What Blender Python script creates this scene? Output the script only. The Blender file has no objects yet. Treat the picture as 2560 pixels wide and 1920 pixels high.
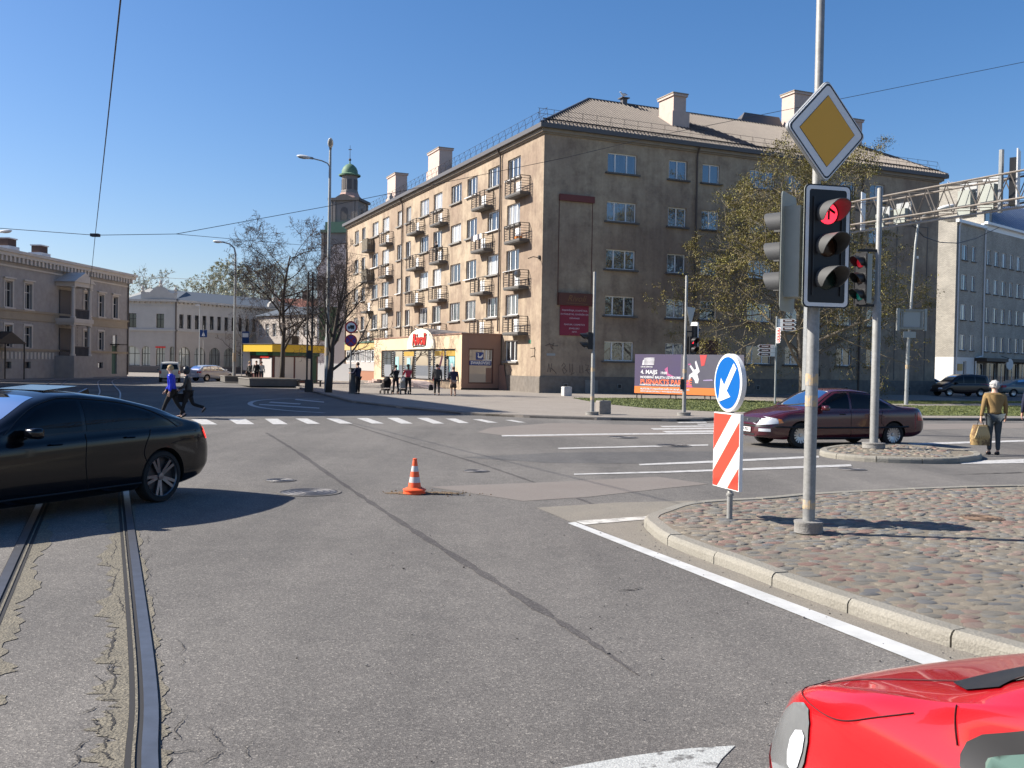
import bpy, bmesh, math, random
import numpy as np
from mathutils import Vector, Matrix
from mathutils.bvhtree import BVHTree

SC = bpy.context.scene
COL = SC.collection
R = math.radians
random.seed(7)
rng = np.random.default_rng(7)

# ------------------------------------------------------------------ camera
CAM_H = 1.9
PITCH, ROLL = R(-1.08), R(1.0)
FOC = 2430.0 / 2560.0
_f = np.array([0, math.cos(PITCH), math.sin(PITCH)])
_r0 = np.array([1.0, 0, 0]); _u0 = np.array([0, -math.sin(PITCH), math.cos(PITCH)])
_R = math.cos(ROLL) * _r0 + math.sin(ROLL) * _u0
_U = -math.sin(ROLL) * _r0 + math.cos(ROLL) * _u0
cam_d = bpy.data.cameras.new('camera')
cam_d.sensor_width = 36.0
cam_d.lens = 36.0 * FOC
cam_d.clip_start = 0.05
cam_d.clip_end = 6000
cam = bpy.data.objects.new('camera', cam_d)
COL.objects.link(cam)
M = Matrix(((_R[0], _U[0], -_f[0], 0), (_R[1], _U[1], -_f[1], 0), (_R[2], _U[2], -_f[2], CAM_H), (0, 0, 0, 1)))
cam.matrix_world = M
SC.camera = cam

# ------------------------------------------------------------------ light
SUN_EL, SUN_DIR = R(35.5), (-0.9945, 0.105)          # horizontal direction towards the sun
w = bpy.data.worlds.new('World')
SC.world = w
w.use_nodes = True
nt = w.node_tree
nt.nodes.clear()
sky = nt.nodes.new('ShaderNodeTexSky')
sky.sky_type = 'NISHITA'
sky.sun_disc = False
sky.sun_elevation = SUN_EL
sky.sun_rotation = math.atan2(SUN_DIR[0], SUN_DIR[1])
sky.altitude = 0
sky.air_density = 1.0
sky.dust_density = 0.9
sky.ozone_density = 4.0
bg = nt.nodes.new('ShaderNodeBackground')
bg.inputs['Strength'].default_value = 0.082
wo = nt.nodes.new('ShaderNodeOutputWorld')
hs = nt.nodes.new('ShaderNodeHueSaturation')
hs.inputs['Saturation'].default_value = 1.24
nt.links.new(sky.outputs[0], hs.inputs['Color'])
mxs = nt.nodes.new('ShaderNodeMix'); mxs.data_type = 'RGBA'; mxs.blend_type = 'MULTIPLY'; mxs.inputs[0].default_value = 1.0
mxs.inputs[7].default_value = (1.02, 0.925, 0.965, 1)
nt.links.new(hs.outputs[0], mxs.inputs[6])
nt.links.new(mxs.outputs[2], bg.inputs[0])
nt.links.new(bg.outputs[0], wo.inputs[0])
sun_d = bpy.data.lights.new('sun', 'SUN')
sun_d.energy = 5.0
sun_d.angle = R(0.53)
sun_d.color = (1.0, 0.94, 0.85)
sun = bpy.data.objects.new('sun', sun_d)
COL.objects.link(sun)
sv = Vector((SUN_DIR[0] * math.cos(SUN_EL), SUN_DIR[1] * math.cos(SUN_EL), math.sin(SUN_EL)))
sun.rotation_euler = sv.to_track_quat('Z', 'Y').to_euler()
SC.view_settings.view_transform = 'Standard'
SC.view_settings.look = 'None'
SC.view_settings.exposure = 0.95
SC.view_settings.gamma = 1.0
SC.view_settings.use_curve_mapping = False
SC.cycles.max_bounces = 6

# ------------------------------------------------------------------ measuring helpers (photo pixel -> point of the place)
def ray(sx, sy):
    return _f + _R * (sx - 1280) / 2430.0 - _U * (sy - 960) / 2430.0
def G(sx, sy, z=0.0):                      # point on the level z seen at a photo pixel
    d = ray(sx, sy); t = (z - CAM_H) / d[2]
    return (d[0] * t, d[1] * t, z)
def GD(x, y, z=0.0):
    k = 2560 / 2212.0
    return G(x * k, y * k, z)
def PY(sx, sy, Y):                         # point at the depth Y
    d = ray(sx, sy); t = Y / d[1]
    return (d[0] * t, Y, CAM_H + d[2] * t)

# ------------------------------------------------------------------ materials
MATS = {}
def mat(name, col, rough=0.7, col2=None, scale=6.0, amount=0.5, bump=0.0, bscale=60.0, metal=0.0, spec=0.4,
        detail=4.0, stretch=None, coat=0.0, emit=None, estr=0.0, contrast=None, speck=None, trans=0.0):
    if name in MATS: return MATS[name]
    m = bpy.data.materials.new(name); m.use_nodes = True
    t = m.node_tree; n = t.nodes; l = t.links
    b = n['Principled BSDF']
    b.inputs['Roughness'].default_value = rough
    b.inputs['Metallic'].default_value = metal
    b.inputs['Specular IOR Level'].default_value = spec
    b.inputs['Coat Weight'].default_value = coat
    b.inputs['Coat Roughness'].default_value = 0.03
    c4 = (*col, 1)
    b.inputs['Base Color'].default_value = c4
    tc = n.new('ShaderNodeTexCoord')
    src = tc.outputs['Object']
    if stretch:
        mp = n.new('ShaderNodeMapping'); mp.inputs['Scale'].default_value = stretch
        l.new(src, mp.inputs[0]); src2 = mp.outputs[0]
    else: src2 = src
    if col2 is not None:
        no = n.new('ShaderNodeTexNoise'); no.inputs['Scale'].default_value = scale
        no.inputs['Detail'].default_value = detail; no.inputs['Roughness'].default_value = 0.62
        l.new(src2, no.inputs['Vector'])
        rp = n.new('ShaderNodeValToRGB')
        a = contrast if contrast else (0.5 - amount * 0.4, 0.5 + amount * 0.4)
        rp.color_ramp.elements[0].position = a[0]; rp.color_ramp.elements[1].position = a[1]
        rp.color_ramp.elements[0].color = c4; rp.color_ramp.elements[1].color = (*col2, 1)
        l.new(no.outputs[0], rp.inputs[0])
        out = rp.outputs[0]
        if speck:
            n2 = n.new('ShaderNodeTexNoise'); n2.inputs['Scale'].default_value = speck[0]; n2.inputs['Detail'].default_value = 3
            l.new(src, n2.inputs['Vector'])
            r2 = n.new('ShaderNodeValToRGB'); r2.color_ramp.elements[0].position = 0.3; r2.color_ramp.elements[1].position = 0.7
            lo, hi = 1 - speck[1], 1 + speck[1]
            r2.color_ramp.elements[0].color = (lo, lo, lo, 1); r2.color_ramp.elements[1].color = (hi, hi, hi, 1)
            l.new(n2.outputs[0], r2.inputs[0])
            mx = n.new('ShaderNodeMix'); mx.data_type = 'RGBA'; mx.blend_type = 'MULTIPLY'; mx.inputs[0].default_value = 1
            l.new(out, mx.inputs[6]); l.new(r2.outputs[0], mx.inputs[7]); out = mx.outputs[2]
        l.new(out, b.inputs['Base Color'])
    if bump:
        nb = n.new('ShaderNodeTexNoise'); nb.inputs['Scale'].default_value = bscale; nb.inputs['Detail'].default_value = 3
        l.new(src, nb.inputs['Vector'])
        bp = n.new('ShaderNodeBump'); bp.inputs['Strength'].default_value = bump; bp.inputs['Distance'].default_value = 0.02
        l.new(nb.outputs[0], bp.inputs['Height']); l.new(bp.outputs[0], b.inputs['Normal'])
    if emit:
        b.inputs['Emission Color'].default_value = (*emit, 1); b.inputs['Emission Strength'].default_value = estr
    MATS[name] = m
    return m

def asphalt_mat(name, dark, light, k=1.0):
    m = bpy.data.materials.new(name); m.use_nodes = True
    t = m.node_tree; n = t.nodes; l = t.links; b = n['Principled BSDF']; b.inputs['Roughness'].default_value = .9; b.inputs['Specular IOR Level'].default_value = .2
    tc = n.new('ShaderNodeTexCoord'); O = tc.outputs['Object']
    def noise(sc, det, vec=O, rough=.6):
        q = n.new('ShaderNodeTexNoise'); q.inputs['Scale'].default_value = sc; q.inputs['Detail'].default_value = det; q.inputs['Roughness'].default_value = rough; l.new(vec, q.inputs['Vector']); return q.outputs[0]
    def ramp(src, p0, c0, p1, c1):
        r = n.new('ShaderNodeValToRGB'); e = r.color_ramp.elements; e[0].position, e[1].position = p0, p1; e[0].color, e[1].color = (*c0, 1), (*c1, 1); l.new(src, r.inputs[0]); return r.outputs[0]
    def mul(a, c):
        q = n.new('ShaderNodeMix'); q.data_type = 'RGBA'; q.blend_type = 'MULTIPLY'; q.inputs[0].default_value = 1; l.new(a, q.inputs[6]); l.new(c, q.inputs[7]); return q.outputs[2]
    mp = n.new('ShaderNodeMapping'); mp.inputs['Rotation'].default_value = (0, 0, -.40); mp.inputs['Scale'].default_value = (1.0, .12, 1); l.new(O, mp.inputs[0])
    base = ramp(noise(.22, 5), .32, dark, .68, light)
    lane = ramp(noise(.55, 3, mp.outputs[0]), .30, (.72, .72, .73), .66, (1.06, 1.05, 1.04))
    mid = ramp(noise(3.5, 4), .3, (.93, .93, .93), .7, (1.06, 1.06, 1.05))
    vo = n.new('ShaderNodeTexVoronoi'); vo.inputs['Scale'].default_value = 105 * k; l.new(O, vo.inputs['Vector'])
    sp = n.new('ShaderNodeSeparateColor'); l.new(vo.outputs['Color'], sp.inputs[0])
    grain = n.new('ShaderNodeValToRGB'); e = grain.color_ramp.elements; e[0].position = 0; e[0].color = (.62, .62, .62, 1); e[1].position = .80; e[1].color = (1.04, 1.04, 1.03, 1)
    e = grain.color_ramp.elements.new(.93); e.color = (1.25, 1.24, 1.2, 1); e = grain.color_ramp.elements.new(.985); e.color = (1.8, 1.78, 1.7, 1); l.new(sp.outputs[0], grain.inputs[0])
    fine = ramp(noise(190 * k, 2), .3, (.75, .75, .75), .7, (1.25, 1.25, 1.25))
    l.new(mul(mul(mul(mul(base, lane), mid), grain.outputs[0]), fine), b.inputs['Base Color'])
    bp = n.new('ShaderNodeBump'); bp.inputs['Strength'].default_value = .35; bp.inputs['Distance'].default_value = .006; l.new(vo.outputs['Distance'], bp.inputs['Height']); l.new(bp.outputs[0], b.inputs['Normal'])
    MATS[name] = m; return m

def plaster_mat(name, c1, c2, c3):
    """old render: mottled patches, blotches and rain streaks"""
    m = bpy.data.materials.new(name); m.use_nodes = True
    t = m.node_tree; n = t.nodes; l = t.links; b = n['Principled BSDF']; b.inputs['Roughness'].default_value = .93; b.inputs['Specular IOR Level'].default_value = .15
    tc = n.new('ShaderNodeTexCoord'); O = tc.outputs['Object']
    def noise(sc, det, st=None, rough=.6):
        v = O
        if st: mp = n.new('ShaderNodeMapping'); mp.inputs['Scale'].default_value = st; l.new(O, mp.inputs[0]); v = mp.outputs[0]
        q = n.new('ShaderNodeTexNoise'); q.inputs['Scale'].default_value = sc; q.inputs['Detail'].default_value = det; q.inputs['Roughness'].default_value = rough; l.new(v, q.inputs['Vector']); return q.outputs[0]
    def ramp(src, p0, c0, p1, c1):
        r = n.new('ShaderNodeValToRGB'); e = r.color_ramp.elements; e[0].position, e[1].position = p0, p1; e[0].color, e[1].color = (*c0, 1), (*c1, 1); l.new(src, r.inputs[0]); return r.outputs[0]
    def mix(f, a, c, mode='MIX'):
        q = n.new('ShaderNodeMix'); q.data_type = 'RGBA'; q.blend_type = mode
        if f is None: q.inputs[0].default_value = 1
        else: l.new(f, q.inputs[0])
        l.new(a, q.inputs[6]); l.new(c, q.inputs[7]); return q.outputs[2]
    a = ramp(noise(.16, 4), .40, c1, .58, c2)
    k = n.new('ShaderNodeRGB'); k.outputs[0].default_value = (*c3, 1)
    a = mix(ramp(noise(.75, 6, None, .7), .46, (0, 0, 0), .70, (.85, .85, .85)), a, k.outputs[0])
    a = mix(None, a, ramp(noise(1.0, 4, (2.2, 2.2, .16)), .26, (.84, .83, .82), .60, (1.03, 1.03, 1.03)), 'MULTIPLY')
    a = mix(None, a, ramp(noise(5.0, 4), .3, (.90, .90, .90), .7, (1.07, 1.07, 1.07)), 'MULTIPLY')
    l.new(a, b.inputs['Base Color'])
    nb = noise(22, 3); bp = n.new('ShaderNodeBump'); bp.inputs['Strength'].default_value = .25; bp.inputs['Distance'].default_value = .02; l.new(nb, bp.inputs['Height']); l.new(bp.outputs[0], b.inputs['Normal'])
    MATS[name] = m; return m

def glass_mat(name, dark, light, lo=0.45, hi=0.7, refl=0.16, tint=(0.9, 0.95, 1.0)):
    """window glass: dim room or pale curtain behind (differs per window), a clear reflection in front"""
    m = bpy.data.materials.new(name); m.use_nodes = True
    t = m.node_tree; n = t.nodes; l = t.links; n.clear()
    out = n.new('ShaderNodeOutputMaterial')
    oi = n.new('ShaderNodeObjectInfo')
    tc = n.new('ShaderNodeTexCoord')
    mp = n.new('ShaderNodeMapping'); mp.inputs['Scale'].default_value = (9, 9, 0.6)
    l.new(tc.outputs['Object'], mp.inputs[0])
    no = n.new('ShaderNodeTexNoise'); no.inputs['Scale'].default_value = 1.0
    l.new(mp.outputs[0], no.inputs['Vector'])
    ad = n.new('ShaderNodeMath'); ad.operation = 'MULTIPLY_ADD'; ad.inputs[1].default_value = 0.5
    l.new(no.outputs[0], ad.inputs[0]); l.new(oi.outputs['Random'], ad.inputs[2])
    sb = n.new('ShaderNodeMath'); sb.operation = 'SUBTRACT'; sb.inputs[1].default_value = 0.25
    l.new(ad.outputs[0], sb.inputs[0])
    rp = n.new('ShaderNodeValToRGB')
    rp.color_ramp.elements[0].position = lo; rp.color_ramp.elements[1].position = hi
    rp.color_ramp.elements[0].color = (*dark, 1); rp.color_ramp.elements[1].color = (*light, 1)
    l.new(sb.outputs[0], rp.inputs[0])
    d = n.new('ShaderNodeBsdfDiffuse'); l.new(rp.outputs[0], d.inputs[0])
    g = n.new('ShaderNodeBsdfGlossy'); g.inputs['Roughness'].default_value = 0.02; g.inputs['Color'].default_value = (*tint, 1)
    fr = n.new('ShaderNodeFresnel'); fr.inputs[0].default_value = 1.5
    fa = n.new('ShaderNodeMath'); fa.operation = 'ADD'; fa.inputs[1].default_value = refl; fa.use_clamp = True
    l.new(fr.outputs[0], fa.inputs[0])
    mx = n.new('ShaderNodeMixShader'); l.new(fa.outputs[0], mx.inputs[0]); l.new(d.outputs[0], mx.inputs[1]); l.new(g.outputs[0], mx.inputs[2])
    l.new(mx.outputs[0], out.inputs[0])
    MATS[name] = m
    return m

# ------------------------------------------------------------------ mesh building
class MB:
    def __init__(s): s.v = []; s.f = []; s.m = []
    def add(s, vs, fs, mi=0):
        k = len(s.v); s.v += [tuple(map(float, p)) for p in vs]
        s.f += [tuple(i + k for i in q) for q in fs]; s.m += [mi] * len(fs)
        return s
    def box(s, x0, x1, y0, y1, z0, z1, mi=0):
        return s.add([(x0, y0, z0), (x1, y0, z0), (x1, y1, z0), (x0, y1, z0), (x0, y0, z1), (x1, y0, z1), (x1, y1, z1), (x0, y1, z1)],
                     [(0, 3, 2, 1), (4, 5, 6, 7), (0, 1, 5, 4), (1, 2, 6, 5), (2, 3, 7, 6), (3, 0, 4, 7)], mi)
    def obox(s, c, ux, uy, uz, mi=0):
        c, ux, uy, uz = map(lambda q: np.array(q, float), (c, ux, uy, uz))
        P = [c + a * ux + b * uy + d * uz for d in (-1, 1) for a, b in ((-1, -1), (1, -1), (1, 1), (-1, 1))]
        return s.add(P, [(0, 3, 2, 1), (4, 5, 6, 7), (0, 1, 5, 4), (1, 2, 6, 5), (2, 3, 7, 6), (3, 0, 4, 7)], mi)
    def tube(s, pts, r, n=6, mi=0, cap=True):
        pts = [np.array(p, float) for p in pts]; k = len(pts)
        rs = [r] * k if np.isscalar(r) else list(r)
        base = len(s.v); prev = None
        for i, p in enumerate(pts):
            t = pts[min(i + 1, k - 1)] - pts[max(i - 1, 0)]
            t = t / (np.linalg.norm(t) + 1e-9)
            if prev is None:
                a = np.array([0, 0, 1.0]) if abs(t[2]) < 0.9 else np.array([1.0, 0, 0])
                u = np.cross(t, a)
            else: u = prev - t * (prev @ t)
            u /= np.linalg.norm(u) + 1e-9; prev = u; v = np.cross(t, u)
            for j in range(n):
                a = 2 * math.pi * j / n
                s.v.append(tuple(p + rs[i] * (math.cos(a) * u + math.sin(a) * v)))
        for i in range(k - 1):
            for j in range(n):
                a = base + i * n + j; b = base + i * n + (j + 1) % n
                s.f.append((a, b, b + n, a + n)); s.m.append(mi)
        if cap:
            s.f.append(tuple(base + j for j in range(n))[::-1]); s.m.append(mi)
            s.f.append(tuple(base + (k - 1) * n + j for j in range(n))); s.m.append(mi)
        return s
    def cyl(s, p0, p1, r0, r1=None, n=12, mi=0): return s.tube([p0, p1], [r0, r0 if r1 is None else r1], n, mi)
    def lathe(s, prof, n=24, o=(0, 0, 0), mi=0, ax='z', mis=None):
        base = len(s.v)
        for r, z in prof:
            for j in range(n):
                a = 2 * math.pi * j / n; c, d = r * math.cos(a), r * math.sin(a)
                p = (c, d, z) if ax == 'z' else ((c, z, d) if ax == 'y' else (z, c, d))
                s.v.append((p[0] + o[0], p[1] + o[1], p[2] + o[2]))
        for i in range(len(prof) - 1):
            for j in range(n):
                a = base + i * n + j; b = base + i * n + (j + 1) % n
                s.f.append((a, b, b + n, a + n)); s.m.append(mis[i] if mis else mi)
        return s
    def prism(s, poly, z0, z1, mi=0, mtop=None):
        k = len(poly); a = [(p[0], p[1], z0) for p in poly] + [(p[0], p[1], z1) for p in poly]
        s.add(a, [tuple(range(k))[::-1]] + [(i, (i + 1) % k, k + (i + 1) % k, k + i) for i in range(k)], mi)
        base = len(s.v) - 2 * k
        s.f.append(tuple(base + k + i for i in range(k))); s.m.append(mi if mtop is None else mtop)
        return s
    def yprism(s, poly, y0, y1, mi=0):      # outline in (x,z), extruded along y
        k = len(poly); a = [(p[0], y0, p[1]) for p in poly] + [(p[0], y1, p[1]) for p in poly]
        return s.add(a, [tuple(range(k)), tuple(range(k, 2 * k))[::-1]] + [(i, k + i, k + (i + 1) % k, (i + 1) % k) for i in range(k)], mi)
    def ell(s, c, rx, ry, rz, nu=12, nv=8, mi=0, zmin=-1.0):
        base = len(s.v)
        for i in range(nv + 1):
            ph = -math.pi / 2 + math.pi * i / nv; z = max(math.sin(ph), zmin); q = math.cos(ph)
            for j in range(nu):
                a = 2 * math.pi * j / nu
                s.v.append((c[0] + rx * q * math.cos(a), c[1] + ry * q * math.sin(a), c[2] + rz * z))
        for i in range(nv):
            for j in range(nu):
                a = base + i * nu + j; b = base + i * nu + (j + 1) % nu
                s.f.append((a, b, b + nu, a + nu)); s.m.append(mi)
        return s
    def mesh(s, name, mats, smooth=False, angle=None):
        me = bpy.data.meshes.new(name); me.from_pydata(s.v, [], s.f); 
        for m in (mats if isinstance(mats, (list, tuple)) else [mats]): me.materials.append(m)
        me.polygons.foreach_set('material_index', s.m)
        if smooth or angle:
            me.polygons.foreach_set('use_smooth', [True] * len(me.polygons))
            if angle: me.set_sharp_from_angle(angle=R(angle))
        me.update()
        return me
    def build(s, name, mats, parent=None, loc=None, rotz=None, smooth=False, angle=None, kind=None):
        return link(name, s.mesh(name, mats, smooth, angle), parent, loc, rotz, kind)

def link(name, me, parent=None, loc=None, rotz=None, kind=None):
    o = bpy.data.objects.new(name, me); COL.objects.link(o)
    if parent is not None: o.parent = parent
    if loc is not None: o.location = loc
    if rotz is not None: o.rotation_euler = (0, 0, rotz)
    if kind: o['kind'] = kind
    return o
def thing(name, label, cat, loc=(0, 0, 0), rotz=0.0, group=None):
    o = bpy.data.objects.new(name, None); COL.objects.link(o)
    o.empty_display_size = 0.3
    o.location = loc; o.rotation_euler = (0, 0, rotz)
    return tag(o, label, cat, group)
def tag(o, label, cat, group=None):
    o['label'] = label; o['category'] = cat
    if group: o['group'] = group
    return o
def dup(root, loc, rotz=None, label=None, scale=None):
    def cp(o, par):
        c = o.copy(); COL.objects.link(c)
        if par is not None: c.parent = par
        for ch in o.children: cp(ch, c)
        return c
    r = cp(root, None); r.location = loc
    if rotz is not None: r.rotation_euler = (0, 0, rotz)
    if scale is not None: r.scale = (scale, scale, scale)
    if label: r['label'] = label
    return r

def text(name, s, size, m, parent, loc, rot=(math.pi / 2, 0, 0), align='CENTER', ext=0.004, shear=0.0, xs=1.0, bold=0.0):
    cu = bpy.data.curves.new(name, 'FONT'); cu.body = s; cu.size = size; cu.align_x = align; cu.align_y = 'CENTER'
    cu.extrude = ext; cu.shear = shear; cu.offset = bold; cu.resolution_u = 2
    o = bpy.data.objects.new(name, cu); COL.objects.link(o)
    dg = bpy.context.evaluated_depsgraph_get()
    me = bpy.data.meshes.new_from_object(o.evaluated_get(dg))
    bpy.data.objects.remove(o)
    me.materials.clear(); me.materials.append(m)
    o = link(name, me, parent, loc)
    o.rotation_euler = rot; o.scale = (xs, 1, 1)
    return o

def wall_open(mb, u0, u1, z0, z1, ops, fn, depth=0.18, mi=0, mr=0):
    """wall sheet with real openings; fn(u,z,d) -> point, d = distance behind the face; reveals close the openings"""
    us = sorted({u0, u1, *[a for o in ops for a in o[:2] if u0 < a < u1]}); zs = sorted({z0, z1, *[a for o in ops for a in o[2:4] if z0 < a < z1]})
    def inside(u, z): return any(o[0] < u < o[1] and o[2] < z < o[3] for o in ops)
    for i in range(len(us) - 1):
        j = 0
        while j < len(zs) - 1:
            if inside((us[i] + us[i + 1]) / 2, (zs[j] + zs[j + 1]) / 2): j += 1; continue
            k = j
            while k + 1 < len(zs) - 1 and not inside((us[i] + us[i + 1]) / 2, (zs[k + 1] + zs[k + 2]) / 2): k += 1
            a, b, c, d = us[i], us[i + 1], zs[j], zs[k + 1]
            mb.add([fn(a, c, 0), fn(b, c, 0), fn(b, d, 0), fn(a, d, 0)], [(0, 1, 2, 3)], mi); j = k + 1
    for a, b, c, d in [o[:4] for o in ops]:
        for (p, q) in (((a, c), (b, c)), ((b, c), (b, d)), ((b, d), (a, d)), ((a, d), (a, c))):
            mb.add([fn(*p, 0), fn(*q, 0), fn(*q, depth), fn(*p, depth)], [(0, 1, 2, 3)], mr)

def frame_mesh(w, h, mull, m, fw=0.075, d=0.07, tran=None):
    """window frame: outer ring, mullions at fractions mull, transom at fraction tran; origin at bottom centre, outside is -y"""
    b = MB(); W = w / 2
    b.box(-W, W, 0, d, 0, fw); b.box(-W, W, 0, d, h - fw, h); b.box(-W, -W + fw, 0, d, fw, h - fw); b.box(W - fw, W, 0, d, fw, h - fw)
    for q in mull: b.box(-W + w * q - fw * .6, -W + w * q + fw * .6, 0.003, d - 0.003, fw, h - fw)
    if tran: b.box(-W + fw, W - fw, -0.004, d - 0.006, h * tran - fw * .5, h * tran + fw * .5)
    return b.mesh('window', m)
def pane_mesh(w, h, m, y=0.04):
    return MB().add([(-w / 2, y, 0), (w / 2, y, 0), (w / 2, y, h), (-w / 2, y, h)], [(0, 1, 2, 3)]).mesh('pane', m)
def place_window(fr, pn, parent, loc, rotz, sill=None):
    o = link('window', fr, parent, loc, rotz); link('pane', pn, o)
    if sill: link('sill', sill, o)
    return o

# ------------------------------------------------------------------ material list
m_asph = asphalt_mat('asphalt', (0.145, 0.137, 0.128), (0.19, 0.178, 0.165))
m_asph2 = mat('asphalt_pinkish', (0.185, 0.160, 0.142), 0.9, (0.205, 0.185, 0.165), 0.8, 0.7, bump=0.3, bscale=110, speck=(120, 0.22), spec=0.2)
m_asphdk = asphalt_mat('asphalt_dark', (0.115, 0.112, 0.112), (0.15, 0.145, 0.14))
m_pave = mat('paving', (0.235, 0.205, 0.175), 0.9, (0.285, 0.255, 0.22), 0.5, 0.8, bump=0.2, bscale=40, speck=(14, 0.12), spec=0.2)
m_kerb = mat('kerb_concrete', (0.275, 0.258, 0.218), 0.9, (0.195, 0.18, 0.148), 1.6, 0.9, bump=0.5, bscale=45, speck=(60, 0.14))
m_kerbdk = mat('kerb_dark', (0.12, 0.11, 0.10), 0.9, (0.16, 0.15, 0.14), 2.0, 0.6)
m_sand = mat('sand', (0.235, 0.205, 0.16), 0.95, (0.165, 0.145, 0.115), 3.0, 0.7, bump=0.6, bscale=90, speck=(120, 0.3), spec=0.1)
m_dust = mat('dusty_asphalt', (0.245, 0.22, 0.18), 0.95, (0.19, 0.175, 0.15), 2.2, 0.9, bump=0.4, bscale=100, speck=(110, 0.28), spec=0.15)
m_paint = mat('road_paint', (0.58, 0.58, 0.56), 0.6, (0.44, 0.44, 0.42), 4.0, 0.5, bump=0.2, bscale=120)
m_painttired = mat('tired_road_paint', (0.27, 0.26, 0.25), 0.75, (0.47, 0.46, 0.44), 6.0, contrast=(0.30, 0.52), bump=0.3, bscale=110, speck=(40, .15))
m_paintworn = mat('worn_road_paint', (0.15, 0.148, 0.14), 0.8, (0.40, 0.41, 0.39), 9.0, contrast=(0.37, 0.46), speck=(60, .2), bump=0.3, bscale=110)
m_paintold = mat('faded_road_paint', (0.24, 0.225, 0.20), 0.8, (0.55, 0.53, 0.48), 5.0, contrast=(0.36, 0.52), bump=0.3, bscale=110)
m_tar = asphalt_mat('tar', (0.082, 0.076, 0.076), (0.12, 0.112, 0.108))
m_crack = mat('crack', (0.035, 0.032, 0.029), 0.95)
m_steel = mat('rail_steel', (0.27, 0.27, 0.28), 0.42, (0.20, 0.195, 0.19), 9, 0.7, metal=.85)
m_steeldk = mat('rail_dark', (0.03, 0.028, 0.026), 0.7)
m_plaster = plaster_mat('plaster', (0.30, 0.228, 0.170), (0.42, 0.338, 0.245), (0.215, 0.162, 0.124))
m_plinth = mat('plinth_render', (0.20, 0.175, 0.15), 0.93, (0.15, 0.135, 0.12), 0.8, 0.8, bump=0.4, bscale=30, speck=(3, 0.15), spec=0.15)
m_white = mat('white_frame', (0.78, 0.78, 0.76), 0.4)
m_conc = mat('concrete', (0.26, 0.25, 0.23), 0.9, (0.19, 0.18, 0.165), 3.0, 0.7, bump=0.4, bscale=50, speck=(40, 0.15))
m_concdk = mat('dark_concrete', (0.10, 0.095, 0.088), 0.9, (0.14, 0.13, 0.12), 4.0, 0.7, bump=0.3, bscale=50)
m_iron = mat('dark_iron', (0.035, 0.032, 0.03), 0.6, (0.06, 0.045, 0.035), 12, 0.6)
m_pipe = mat('drainpipe_brown', (0.10, 0.075, 0.06), 0.6)
m_fascia = mat('eave_metal', (0.10, 0.095, 0.095), 0.5)
m_cornice = mat('cornice', (0.33, 0.28, 0.22), 0.9, (0.22, 0.19, 0.155), 1.5, 0.8)
m_roof = mat('roof_metal', (0.165, 0.142, 0.122), 0.5, (0.13, 0.112, 0.098), 1.2, 0.7, metal=0.15)
m_chim = mat('chimney_render', (0.56, 0.44, 0.37), 0.9, (0.46, 0.36, 0.31), 2, 0.6)
m_wood = mat('weathered_board', (0.19, 0.165, 0.12), 0.85, (0.12, 0.10, 0.075), 6, 0.8, stretch=(1, 1, .2))
m_greentrim = mat('green_trim', (0.06, 0.13, 0.095), 0.7)
m_galv = mat('galvanised_steel', (0.36, 0.37, 0.36), 0.55, (0.27, 0.28, 0.275), 5, 0.7, metal=0.45, speck=(30, 0.12))
m_galvdk = mat('grey_pole_paint', (0.30, 0.30, 0.285), 0.6, (0.21, 0.205, 0.19), 6, 0.7, metal=0.2, speck=(35, 0.12))
m_black = mat('black_plastic', (0.012, 0.012, 0.013), 0.45)
m_visor = mat('visor_plastic', (0.022, 0.022, 0.023), 0.38)
m_housing = mat('signal_housing', (0.33, 0.35, 0.31), 0.55, (0.27, 0.285, 0.25), 3, 0.6)
m_grass = mat('grass_soil', (0.075, 0.095, 0.03), 0.95, (0.11, 0.125, 0.045), 1.5, 0.9, speck=(25, 0.35))
m_blade = mat('grass_blade', (0.095, 0.125, 0.03), 0.8, (0.15, 0.155, 0.055), .6, 0.9)
m_red = mat('red_sheet', (0.62, 0.055, 0.03), 0.5)
m_signwhite = mat('sign_white', (0.72, 0.72, 0.70), 0.45)
m_signblue = mat('sign_blue', (0.0, 0.10, 0.36), 0.4)
m_yellow = mat('sign_yellow', (0.72, 0.36, 0.02), 0.4)
m_signback = mat('sign_back', (0.33, 0.34, 0.34), 0.5, metal=0.4)
m_skin = mat('skin', (0.55, 0.34, 0.25), 0.6)
m_eye = mat('eye_dark', (0.02, 0.015, 0.012), 0.3)
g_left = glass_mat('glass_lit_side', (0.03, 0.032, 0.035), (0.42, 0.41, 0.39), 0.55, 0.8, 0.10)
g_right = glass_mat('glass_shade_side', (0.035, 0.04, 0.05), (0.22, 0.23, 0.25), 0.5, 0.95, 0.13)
g_dark = glass_mat('glass_dark', (0.012, 0.014, 0.016), (0.05, 0.05, 0.05), 0.5, 0.9, 0.06)
g_bank = glass_mat('glass_bright', (0.05, 0.05, 0.05), (0.46, 0.48, 0.42), 0.0, 0.45, 0.15)

# ------------------------------------------------------------------ setting: ground, road, pavements
PHI = 0.41636
D1 = np.array([-math.sin(PHI), math.cos(PHI), 0.0]); D2 = np.array([math.cos(PHI), math.sin(PHI), 0.0])
CB = np.array([1.883, 65.372, 0.0])

def sheet(name, poly, z, m, kind='structure', parent=None, sub=None):
    b = MB().add([(p[0], p[1], z) for p in poly], [tuple(range(len(poly)))])
    return b.build(name, m, parent, kind=None if parent else kind)
ground = sheet('ground', [(-900, -300), (900, -300), (900, 1500), (-900, 1500)], 0.0, m_asph)

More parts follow.
